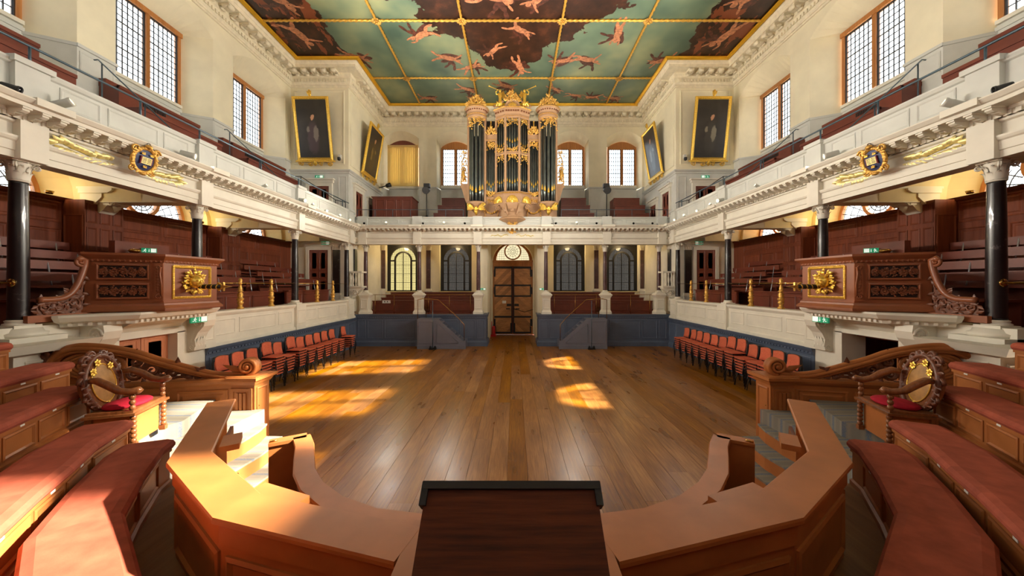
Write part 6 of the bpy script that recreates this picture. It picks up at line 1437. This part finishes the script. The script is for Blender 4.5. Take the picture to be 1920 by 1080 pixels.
# base with shell niches and hanging corbel
BP = [(-1.0, OY+.0), (-.45, OY-.42), (.45, OY-.42), (1.0, OY+.0)]
csweep('niche_base', [(-.3, 7.30), (.0, 7.30), (.0, 7.74), (.05, 7.80), (-.3, 7.80)], 'organ', BP); csweep('niche_ledge', [(-.2, 7.22), (.03, 7.22), (.05, 7.27), (.02, 7.31), (-.2, 7.31)], 'organ', BP)
for a, b in zip(BP[:-1], BP[1:]):
    Mx = VM(a, b, 7.34); Lg = (Vector((*a, 0))-Vector((*b, 0))).length; r_ = min(.26, Lg*.36)
    m = MB(); K = 12; m.add([(Lg/2, 0, .01)]+[(Lg/2+r_*math.cos(PI*i/K), r_*1.25*math.sin(PI*i/K), .012) for i in range(K+1)], [(0, i+1, i+2) for i in range(K)], False, Mx)
    for i in range(9): m.leaf(Mx @ Matrix.Translation((Lg/2, .02, .015)) @ Matrix.Rotation(PI*(i+.5)/9-PI/2, 4, 'Z'), r_*1.1, r_*.3, .05)
    m.tube([(Lg/2+r_*1.08*math.cos(PI*i/K), r_*1.33*math.sin(PI*i/K), .02) for i in range(K+1)], .02, 5, Mx); part(org, 'shell_niche', m, 'gold')
m = MB(); m.lathe([(.70, 7.24), (.66, 7.1), (.60, 6.95), (.62, 6.75), (.62, 6.58), (.72, 6.52), (.74, 6.44), (.62, 6.36), (.44, 6.26), (.36, 6.12), (.30, 5.96), (.2, 5.86), (.1, 5.78)], 8, Matrix.Translation((0, OY-.18, 0)) @ Matrix.Rotation(PI/8, 4, 'Z'), sm=False); part(org, 'hanging_corbel', m, 'organ')
for q in (-.42, 0, .42): m = MB(); T = Matrix.Translation((q*.9, OY-.18-.62*math.cos(q*1.3)-.02, 6.85)) @ Matrix.Rotation(q*1.3, 4, 'Z') @ Matrix.Rotation(PI/2, 4, 'X'); m.lathe([(.09, 0), (.09, .02), (.06, .03), (.05, .015), (.02, .04)], 12, T); part(org, 'rosette', m, 'organ')
m = MB()
for q in (-1, 1):
    m.tube([(q*.35, OY-.75, 7.2), (q*.32, OY-.78, 6.9), (q*.22, OY-.82, 6.62)], [.05, .06, .04], 6)
    m.spiral(Matrix(((1, 0, 0, 0), (0, 0, -1, OY-.5), (0, 1, 0, 0), (0, 0, 0, 1))), q*.75, 7.05, .13, 1.7, q, 0, .035)
part(org, 'volute', m, 'organ')
rr = random.Random(12); m = MB(); L_ = Matrix(((1, 0, 0, 0), (0, 0, -1, OY-.62), (0, 1, 0, 5.95), (0, 0, 0, 1))); m.sph((0, 0, .02), (.12, .14, .12), 10, 7, L_); m.sph((-.05, .04, .12), .025, 6, 4, L_); m.sph((.05, .04, .12), .025, 6, 4, L_)
for k in range(30): a = 2*PI*k/30; m.leaf(L_ @ Matrix.Translation((.11*math.cos(a), .13*math.sin(a), .02)) @ Matrix.Rotation(a-PI/2+rr.uniform(-.6, .6), 4, 'Z'), .17, .08, .05)
for q in (-1, 1): m.tube([(q*.08, .1, 0), (q*.16, .3, -.02), (q*.1, .5, -.05)], [.04, .035, .02], 6, L_); m.spiral(L_, q*.16, .30, .08, 1.5, q, 0, .025)
part(org, 'gilt_mask', m, 'oldgold')
# ============================================================ ROSTRUM (near end)
MC = .08
ROWS = [
 (1.42, .92, [(.03, .90), (-1.1, 1.18), (-2.11, 1.98), (-2.87, 2.55), (-3.25, 3.04), (-3.61, 3.57), (-3.69, 3.77)]),
 (1.58, 1.12, [(.03, .12), (-1.6, .75), (-3.0, 1.88), (-3.48, 2.54), (-3.72, 2.91), (-4.02, 3.33), (-4.30, 3.90)]),
 (1.85, 1.38, [(.03, -.65), (-2.2, .15), (-3.9, 1.75), (-4.65, 3.16), (-5.12, 3.98), (-5.30, 4.36)]),
 (2.085, 1.62, [(.03, -1.5), (-2.6, -.6), (-4.6, 1.4), (-5.55, 3.76), (-5.90, 4.62)]),
 (2.32, 1.86, [(.03, -2.3), (-3.0, -1.4), (-5.4, .9), (-6.65, 3.4), (-6.92, 4.75)])]
CUSH = [(-.40, 0), (.03, 0), (.05, .03), (.05, .055), (.03, .085), (-.02, .10), (-.34, .10), (-.39, .085), (-.41, .055), (-.41, .03)]
for MIR in (False, True):
    SN = 'right' if MIR else 'left'
    for k, (zc, zf, P) in enumerate(ROWS):
        m = MB(); f = .62 if k == 0 else .17; m.sweep([(-3.2, 0), (f, 0), (f, zf), (-3.2, zf)], P); tf = struct('floor_tier_%d_%s' % (k+1, SN), m, 'tierwood')
        mid = P[len(P)//2]
        t = thing('tiered_bench', 'terracotta-cushioned curved bench, %s row up from the desk %s' % (ORD[k], sd_()), 'bench', (mid[0], mid[1], zf))
        m = MB(); m.sweep([(-.36, zf), (0, zf), (0, zc-.10), (-.36, zc-.10)], P); b = part(t, 'base', m, 'rost')
        m = MB(); m.sweep([(-.02, zf), (.025, zf), (.025, zf+.05), (.0, zf+.06), (-.02, zf+.06)], P); part(t, 'plinth', m, 'rost')
        m = MB(); m.sweep([(-.02, zc-.135), (.02, zc-.135), (.02, zc-.10), (-.02, zc-.10)], P); part(t, 'top_rail', m, 'rost')
        for i in range(len(P)-1):
            m = MB(); m.sweep([(u, zc-.10+z) for u, z in CUSH], P, seg=(i, i+1), sm=False); part(t, 'cushion', m, 'cushion')
            L = (Vector((*P[i], 0))-Vector((*P[i+1], 0))).length
            if L > .3 and i > 0:
                n = max(1, round(L/.55)); panels(b, P[i], P[i+1], zf+.06, zc-.135, [1]*n, 'rost', [(0, 0), (0, .008), (.018, .014), (.035, .0), (.035, -.004)], .05)
                for j in range(n):
                    d = (Vector((*P[i+1], 0))-Vector((*P[i], 0))).normalized(); m = MB(); m.box(-.028, .028, 0, .018, 0, .004, VM(P[i], P[i+1], zc-.128) @ Matrix.Translation((L*(j+.5)/n, 0, .02))); part(t, 'number_plate', m, 'white')
    # ---- landing and carpeted steps
    m = MB(); m.prism([(-4.35, 4.5), (-3.9, 3.95), (-5.5, 4.3), (-7.5, 4.6), (-7.5, 5.55), (-4.35, 6.1)], 0, .90); struct('floor_landing_'+SN, m, 'carpet')
    t = thing('carpeted_steps', 'striped carpeted steps rising beside the panelled wing wall %s' % sd_(), 'steps', (-4.0, 5.4, 0))
    for k in range(3):
        x = -3.66-.27*k; z = .225*(k+1); pl = [(-4.6, 4.72), (x-.06, 4.70), (x, 4.9), (x+.05, 5.35), (x+.02, 5.75), (x-.06, 6.02), (-4.6, 6.04)]
        m = MB(); m.prism(pl[::-1], z-.225 if k else 0, z-.02); st = part(t, 'riser', m, 'rost'); m = MB(); m.prism([(a+(.015 if i not in (0, 6) else 0), b) for i, (a, b) in enumerate(pl)][::-1], z-.03, z); part(st, 'tread', m, 'carpet')
    m = MB(); m.prism([(-5.0, 4.45), (-4.75, 5.0), (-5.1, 5.95), (-7.4, 5.5), (-7.4, 4.6)][::-1], .9, 1.12); st = part(t, 'upper_step', m, 'carpet')
    m = MB()
    for j in range(6): m.box(0, .42, .04+j*.022, .052+j*.022, 0, .004, VM((-4.76, 4.99), (-5.1, 5.95), .92) @ Matrix(((-1, 0, 0, .5), (0, 1, 0, 0), (0, 0, -1, -.004), (0, 0, 0, 1))))
    part(st, 'vent_grille', m, 'brass')
    # ---- wing wall with pier and scrolled railing
    P0, P1 = Vector((-4.64, 6.24, 0)), Vector((-7.55, 5.62, 0)); D = (P0-P1).normalized(); LW = (P0-P1).length
    t = thing('wing_wall', 'ochre panelled wing wall with pier, beside the carpeted steps %s' % sd_(), 'wall', (-5.8, 6.0, 0))
    m = MB(); m.sweep([(-.12, 0), (.12, 0), (.12, 1.34), (.16, 1.38), (.18, 1.42), (.18, 1.46), (-.18, 1.46), (-.18, 1.42), (-.12, 1.36)], [P1.xy, P0.xy]); b = part(t, 'panelled_body', m, 'rost')
    nr = Vector((D.y, -D.x, 0)); q0 = P1+nr*.12; q1 = P0+nr*.12
    panels(b, (q0.x, q0.y), (q1.x-.3*D.x, q1.y-.3*D.y), .95, 1.32, [1, 1.5, 1.2], 'rost', PR, .10); panels(b, (P0.x-.95*D.x+nr.x*.12, P0.y-.95*D.y+nr.y*.12), (q1.x-.3*D.x, q1.y-.3*D.y), .25, .90, [1], 'rost', PN, .1)
    m = MB(); m.box(-4.95, -4.50, 6.06, 6.42, 0, 1.36); pr = part(t, 'pier', m, 'rost'); m = MB(); m.sweep([(-.2, 1.34), (.02, 1.34), (.05, 1.40), (.10, 1.43), (.10, 1.48), (-.22, 1.48)], [(-4.95, 6.42), (-4.50, 6.42), (-4.50, 6.06), (-4.95, 6.06)][::-1]); m.box(-4.99, -4.44, 6.01, 6.47, 1.44, 1.488); part(pr, 'cap', m, 'rost')
    m = MB(); m.box(-4.99, -4.46, 6.02, 6.46, 0, .14); part(pr, 'skirting', m, 'rost')
    m = MB(); Mx = VM((-4.915, 6.06), (-4.5, 6.06), .3); m.panel(Mx, .38, .98, [(0, 0), (0, .02), (.05, .02), (.06, .008)]); m.box(.10, .145, .08, .9, .0, .03, Mx); m.box(.165, .215, .08, .9, .0, .035, Mx); m.box(.235, .28, .08, .9, .0, .03, Mx); part(pr, 'reeded_panel', m, 'rost')
    panels(pr, (-4.50, 6.09), (-4.50, 6.39), .25, 1.3, [1], 'rost', PN, .04)
    m = MB(); m.sph((-4.485, 6.15, .95), .012, 6, 4); part(pr, 'latch_knob', m, 'brass')
    t = thing('scroll_railing', 'carved sweeping scroll railing with end volute on the wing wall %s' % sd_(), 'railing', (-5.8, 6.0, 1.46))
    def at(u, z, o=0): p = P0-D*u+nr*o; return Vector((p.x, p.y, z))
    ctl = [(.10, 1.50), (.35, 1.50), (.65, 1.535), (.95, 1.63), (1.2, 1.72), (1.5, 1.83), (1.75, 1.94), (2.0, 2.01), (2.25, 2.06), (2.55, 2.085), (2.75, 2.04), (2.88, 1.94), (2.94, 1.80)]
    fine = []
    for i in range(len(ctl)-1):
        p_ = [ctl[max(0, min(len(ctl)-1, i+q))] for q in (-1, 0, 1, 2)]
        for j in range(5):
            f = j/5; fine.append(tuple(.5*(2*p_[1][c]+(p_[2][c]-p_[0][c])*f+(2*p_[0][c]-5*p_[1][c]+4*p_[2][c]-p_[3][c])*f*f+(3*p_[1][c]-p_[0][c]-3*p_[2][c]+p_[3][c])*f**3) for c in (0, 1)))
    fine.append(ctl[-1]); NF = len(fine); m = MB(); pts = [at(u, z) for u, z in fine]; gr_ = [.75+.45*i/NF for i in range(NF)]
    for o, r_, dz in ((0, .060, 0), (-.055, .036, -.03), (.055, .036, -.03), (0, .05, -.06), (-.04, .03, -.075), (.04, .03, -.075)): m.tube([p+nr*o+Vector((0, 0, dz)) for p in pts], [r_*g for g in gr_], 10)
    part(t, 'handrail', m, 'rost')
    m = MB(); Tm = Matrix(((-D.x, 0, nr.x, P0.x), (-D.y, 0, nr.y, P0.y), (0, 1, 0, 0), (0, 0, 0, 1)))
    for o in (-.07, -.025, .025, .07): m.spiral(Tm, .08, 1.64, .15, 2.2, -1, -PI/2, .036, 8, 44, z=o)
    m.lathe([(.02, -.11), (.035, -.1), (.035, .1), (.02, .11)], 10, Tm @ Matrix.Translation((.08, 1.64, 0)))
    m.leaf(Tm @ Matrix.Translation((.18, 1.53, 0)) @ Matrix.Rotation(-1.1, 4, 'Z'), .35, .12, .08); m.leaf(Tm @ Matrix.Translation((.0, 1.50, .0)) @ Matrix.Rotation(2.6, 4, 'Z'), .12, .1, .08); part(t, 'end_volute', m, 'rost')
    m = MB()
    for q in range(5):
        a_, b_ = .42-.075*q, .215-.042*q
        if a_ > .05: m.tube([Tm @ Vector((2.38+a_*math.cos(2*PI*i/24), 1.76+b_*math.sin(2*PI*i/24), .0)) for i in range(24)], .034, 6, None, True)
    m.box(1.94, 2.86, 1.46, 1.97, -.05, -.02, Tm); part(t, 'ribbed_volute', m, 'rost')
    rr = random.Random(21); m = MB()
    for u, z, q in ((1.02, 1.53, .05), (1.25, 1.58, .09), (1.55, 1.64, .13), (1.82, 1.60, .12), (1.78, 1.80, .09)): m.spiral(Tm, u, z, q, 1.7, 1, rr.uniform(0, 6), .034, 6)
    m.tube([Tm @ Vector((u, z, 0)) for u, z in ((.5, 1.48), (.9, 1.52), (1.2, 1.50), (1.5, 1.56), (1.85, 1.70))], .028, 6)
    for k in range(46):
        u = rr.uniform(.75, 1.9); hi = 1.50+(u-.65)*.36; m.leaf(Tm @ Matrix.Translation((u, rr.uniform(1.47, max(1.5, hi)), rr.uniform(-.02, .02))) @ Matrix.Rotation(rr.uniform(0, 6.3), 4, 'Z'), .17, .09, .06)
    part(t, 'pierced_foliage', m, 'carved')
    m = MB(); m.box(2.9, 3.14, 1.3, 1.96, -.08, .08, Tm); m.sph(Tm @ Vector((3.02, 1.96, 0)), (.13, .10, .10), 10, 6)
    for k in range(14): m.leaf(Tm @ Matrix.Translation((2.9+rr.random()*.22, 1.6+rr.random()*.4, .08)) @ Matrix.Rotation(rr.uniform(0, 6.3), 4, 'Z'), .14, .08, .05)
    part(t, 'carved_newel', m, 'carved')
    # ---- desk
    DO = [(-.49, 1.78), (-1.71, 2.11), (-2.64, 2.75), (-3.12, 3.47), (-3.56, 4.13)]
    t = thing('rostrum_desk', 'polygonal ochre-brown desk with broad flat top %s' % sd_(), 'desk', (-1.9, 2.2, .9))
    m = MB(); m.sweep([(-.02, 1.65), (.23, 1.65), (.24, 1.665), (.24, 1.69), (.23, 1.7), (-.03, 1.7), (-.035, 1.685), (-.035, 1.665)], DO); part(t, 'top', m, 'rost')
    m = MB(); m.sweep([(.02, .5), (.08, .5), (.08, 1.65), (.02, 1.65)], DO); b = part(t, 'modesty_panel', m, 'rost')
    m = MB(); m.sweep([(.0, 1.51), (.12, 1.51), (.12, 1.65), (.0, 1.65)], DO); part(t, 'frieze_rail', m, 'rost')
    for i in range(len(DO)-1):
        a, c = DO[i], DO[i+1]; d = (Vector((*c, 0))-Vector((*a, 0))).normalized(); nn = Vector((d.y, -d.x, 0))*.02
        panels(b, (c[0]+nn.x, c[1]+nn.y), (a[0]+nn.x, a[1]+nn.y), .95, 1.49, [1], 'rost', [(0, 0), (0, .014), (.025, .022), (.05, .004)], .09)
    m = MB(); m.box(-.06, .06, -1.05, -.03, -.05, .05, Matrix.Translation((-3.36, 4.05, 1.70)) @ Matrix.Rotation(-.9, 4, 'Z') @ Matrix(((1, 0, 0, 0), (0, 0, 1, 0), (0, 1, 0, 0), (0, 0, 0, 1)))); m2 = m; part(t, 'end_pilaster', m, 'rost')
    for nm, (x, y, a, w_) in {'a': (-1.50, 2.31, -.36, .44), 'b': (-2.50, 3.14, -.98, .28)}.items():
        m = MB(); m.box(-w_/2, w_/2, -.06, .08, 1.645, 1.696, Matrix.Translation((x, y, 0)) @ Matrix.Rotation(a, 4, 'Z')); part(t, 'book_ledge', m, 'rost')
    m = MB(); m.box(-.20, .20, .0, .03, 1.43, 1.55, Matrix.Translation((-2.93, 3.62, 0)) @ Matrix.Rotation(-1.0, 4, 'Z')); part(t, 'drawer_slot', m, 'carved')
    # ---- floor between desk and pit rail
    m = MB(); m.prism([(.08, 2.0), (-1.5, 2.35), (-2.4, 2.9), (-3.2, 4.1), (-3.0, 4.45), (-2.6, 4.2), (-2.2, 3.8), (-1.9, 3.48), (-1.15, 3.08), (.08, 2.98)][::-1], 0, .45); struct('floor_well_'+SN, m, 'darkpanel')
    # ---- curved pit rail
    PRL = [(.075, 2.94), (-.62, 2.97), (-1.19, 3.07), (-1.62, 3.26), (-1.97, 3.52), (-2.22, 3.80), (-2.42, 4.12), (-2.60, 4.42), (-2.80, 4.68)]
    t = thing('pit_rail', 'low curved ochre barrier around the pit edge %s' % sd_(), 'barrier', (-1.6, 3.4, 0))
    m = MB(); m.sweep([(-.06, 0), (.06, 0), (.06, 1.01), (-.06, 1.01)], PRL); part(t, 'curved_wall', m, 'rost')
    m = MB(); m.sweep([(-.10, 1.01), (.10, 1.01), (.11, 1.03), (.10, 1.05), (-.10, 1.05), (-.11, 1.03)], PRL); part(t, 'cap', m, 'rost')
    m = MB(); m.sweep([(.06, 0), (.09, 0), (.09, .10), (.06, .12)], PRL); part(t, 'skirting', m, 'rost')
    E_ = Vector((-2.80, 4.68, 0)); F_ = Vector((-3.12, 4.50, 0)); m = MB(); m.sweep([(-.05, 0), (.05, 0), (.05, 1.01), (-.05, 1.01)], [F_.xy, E_.xy]); m.sweep([(-.08, 1.01), (.08, 1.01), (.08, 1.05), (-.08, 1.05)], [F_.xy, (E_.x+.05, E_.y+.03)]); part(t, 'return_end', m, 'rost')
    m = MB(); m.tube([(F_.x+.03, F_.y-.03, 1.06), (F_.x+.1, F_.y+.02, 1.065)], .012, 5); part(t, 'hinge', m, 'brass')
    # ---- throne
    ctr = (-4.86, 4.40, 1.12); rz = math.radians(-71)
    t = thing('throne_armchair', 'carved armchair with crimson cushion and gilt-flowered oval back %s' % sd_(), 'armchair', ctr, rz)
    lp = lambda nm, m, mt, par=None: part(par or t, nm, m, mt, local=True)
    m = MB(); m.box(-.31, .31, -.22, .22, .43, .46); m.box(-.335, .335, -.24, .25, .40, .43); lp('seat', m, 'throne')
    m = MB(); m.box(-.28, .28, -.20, .17, 0.02, .40); lp('seat_box', m, 'rost')
    m = MB(); m.sph((0, .0, .485), (.27, .21, .05), 16, 8); lp('cushion', m, 'redvelvet')
    for sx in (-1, 1):
        m = MB(); m.box(sx*.285-.032, sx*.285+.032, .175, .24, 0, .06)
        for j in range(6): m.sph((sx*.285, .21, .085+j*.057), (.033, .033, .033), 8, 6)
        lp('leg', m, 'throne')
        m = MB(); m.box(sx*.285-.03, sx*.285+.03, -.22, -.16, 0, .40); lp('leg', m, 'throne')
        m = MB()
        for j in range(3): m.sph((sx*.285, .20, .49+j*.065), (.033, .033, .036), 8, 6)
        lp('arm_post', m, 'throne')
        m = MB(); m.tube([(sx*.25, -.20, .84), (sx*.28, -.13, .85), (sx*.30, -.02, .79), (sx*.30, .08, .71), (sx*.285, .18, .685), (sx*.285, .26, .70), (sx*.285, .285, .68)], [.035, .042, .045, .042, .042, .046, .03], 8); lp('arm', m, 'throne')
    # back: carved rim, gilt leather oval and gold flowers
    Lb = Matrix.Translation((0, -.21, .40)) @ Matrix.Rotation(.16, 4, 'X') @ Matrix(((1, 0, 0, 0), (0, 0, 1, 0), (0, 1, 0, 0), (0, 0, 0, 1)))
    m = MB(); K = 28; ov = lambda q, s: [(s*.27*math.cos(2*PI*i/K)*(1+.06*math.cos(4*PI*i/K)), .36+s*.36*math.sin(2*PI*i/K), q) for i in range(K)]
    m.add(ov(-.03, 1)+ov(.03, 1), [tuple(range(K))[::-1], tuple(range(K, 2*K))]+[(i, (i+1) % K, (i+1) % K+K, i+K) for i in range(K)], False, Lb); bkp = lp('backrest', m, 'throne')
    rr = random.Random(31); m = MB()
    for i in range(80):
        a = 2*PI*i/80; m.leaf(Lb @ Matrix.Translation((.25*math.cos(a), .36+.34*math.sin(a), .02)) @ Matrix.Rotation(a-PI/2+rr.uniform(-2, 2), 4, 'Z'), rr.uniform(.06, .11), .05, .04)
    for sx in (-1, 1):
        for u, v, q in ((.17, .66, .08), (.26, .42, .07), (.25, .2, .06), (.08, .72, .06)): m.spiral(Lb, sx*u, v, q, 1.7, sx, 0, .022, z=.02)
    m.tube([Lb @ Vector((p[0], p[1], .03)) for p in ov(0, .97)], .03, 6, None, True); lp('carved_rim', m, 'carved', bkp)
    m = MB(); m.add([(x*.62, .36+(y-.36)*.66, .036) for x, y, _ in ov(0, 1)]+[(0, .36, .06)], [(i, (i+1) % K, K) for i in range(K)], True, Lb); lp('leather_oval', m, 'gilt_leather', bkp)
    m = MB(); m.tube([Lb @ Vector((x*.64, .36+(y-.36)*.68, .036)) for x, y, _ in ov(0, 1)], .008, 5, None, True); lp('gilt_bead', m, 'gold', bkp)
    for u, v in ((-.13, .55), (.05, .62), (.14, .52), (.0, .07)):
        m = MB(); m.sph(Lb @ Vector((u, v, .05)), .018, 6, 4)
        for j in range(6): m.leaf(Lb @ Matrix.Translation((u, v, .045)) @ Matrix.Rotation(j*PI/3, 4, 'Z'), .055, .05, .02)
        lp('gilt_flower', m, 'gold', bkp)
MIR = False; MC = 0
# ---- central desk and lectern
t = thing('centre_desk', 'short ochre desk section carrying the dark lectern', 'desk', (.08, 1.65, .9))
m = MB(); m.box(-.485, .645, 1.66, 2.06, 1.65, 1.699); part(t, 'top', m, 'rost'); m = MB(); m.box(-.46, .62, 1.80, 1.86, .5, 1.65); part(t, 'panel', m, 'rost')
t = thing('lectern', 'dark mahogany sloping lectern with raised front ledge', 'lectern', (.105, 1.25, .9))
Ls = Matrix(((1, 0, 0, -.262), (0, .72, -.694, 1.05), (0, .694, .72, 1.835), (0, 0, 0, 1)))
m = MB(); m.box(0, .735, 0, .58, -.035, 0, Ls); part(t, 'sloping_board', m, 'lectern')
m = MB(); m.box(-.012, .747, .58, .61, -.06, .022, Ls); m.box(-.016, .012, .52, .61, -.05, .018, Ls); m.box(.723, .751, .52, .61, -.05, .018, Ls); part(t, 'front_ledge', m, 'blackmetal')
m = MB(); m.box(-.16, .37, 1.06, 1.40, .90, 1.82); part(t, 'pedestal_box', m, 'lectern')
for x in (-.25, .44): m = MB(); m.prism([(1.06, 1.80), (1.45, 1.80), (1.45, 2.19), (1.06, 1.82)], x, x+.02, Matrix(((0, 0, 1, 0), (1, 0, 0, 0), (0, 1, 0, 0), (0, 0, 0, 1)))); part(t, 'side_cheek', m, 'lectern')
# warm lamps under the galleries
t = thing('ceiling_lamp', 'small downlight under the organ gallery', 'lamp', (0, 20.4, 5.55)); 
for x in (-6.93, -3.57, 3.55, 6.87): m = MB(); m.lathe([(.09, 5.612), (.10, 5.60), (.10, 5.63)], 12, Matrix.Translation((x, 20.9, 0))); part(t, 'fitting', m, 'lens'); lamp(t, (x, 20.9, 5.5), 26)

for MIR in (False, True):
    for k, y in enumerate(COLY[:-1]):
        for q in (-.75, .75):
            t = thing('cove_lamp', 'small brass uplight on the panelling ledge, %s side of the %s pier %s' % ('organ' if q > 0 else 'rostrum', ['nearest', 'second', 'third'][k], sd_()), 'lamp', (-10.98, y+q, 5.28), 0, 'uplights under the side galleries')
            m = MB(); m.lathe([(.05, 5.29), (.06, 5.30), (.08, 5.36), (.075, 5.36), (.05, 5.31)], 10, Matrix.Translation((-10.98, y+q, 0))); part(t, 'reflector', m, 'brass')
            lamp(t, (mx(-10.98), y+q, 5.42), 6.5, (1, .76, .40), .04)
MIR = False
# tree outside that dapples the sun
t = thing('garden_tree', 'leafy tree outside the windows of the shaded side', 'tree', (25, 9, -1))
m = MB(); m.tube([(25, 9, -1), (25.1, 9, 5), (24.9, 9.1, 11), (24.8, 9, 14)], [.45, .4, .3, .15], 8); part(t, 'trunk', m, 'bark')
rr = random.Random(17); m = MB()
def leafball(c, rad, n, s):
    for i in range(n):
        v = Vector((rr.gauss(0, 1), rr.gauss(0, 1), rr.gauss(0, 1))).normalized()*rr.random()**.4
        p = Vector((c[0]+v.x*rad[0], c[1]+v.y*rad[1], c[2]+v.z*rad[2]))
        m.leaf(Matrix.Translation(p) @ Vector((rr.gauss(0, 1), rr.gauss(0, 1), rr.gauss(0, 1))).to_track_quat('Z', 'Y').to_matrix().to_4x4(), s, s*.7, .02)
leafball((24.8, 8.8, 13.9), (1.8, 2.3, 1.7), 1500, .45); leafball((25.5, 12.5, 13.2), (1.5, 3.0, 1.0), 220, .35); leafball((26, 14, 18.5), (1.5, 4, 1.2), 120, .4)
part(t, 'foliage', m, 'leafgreen', kind='stuff')
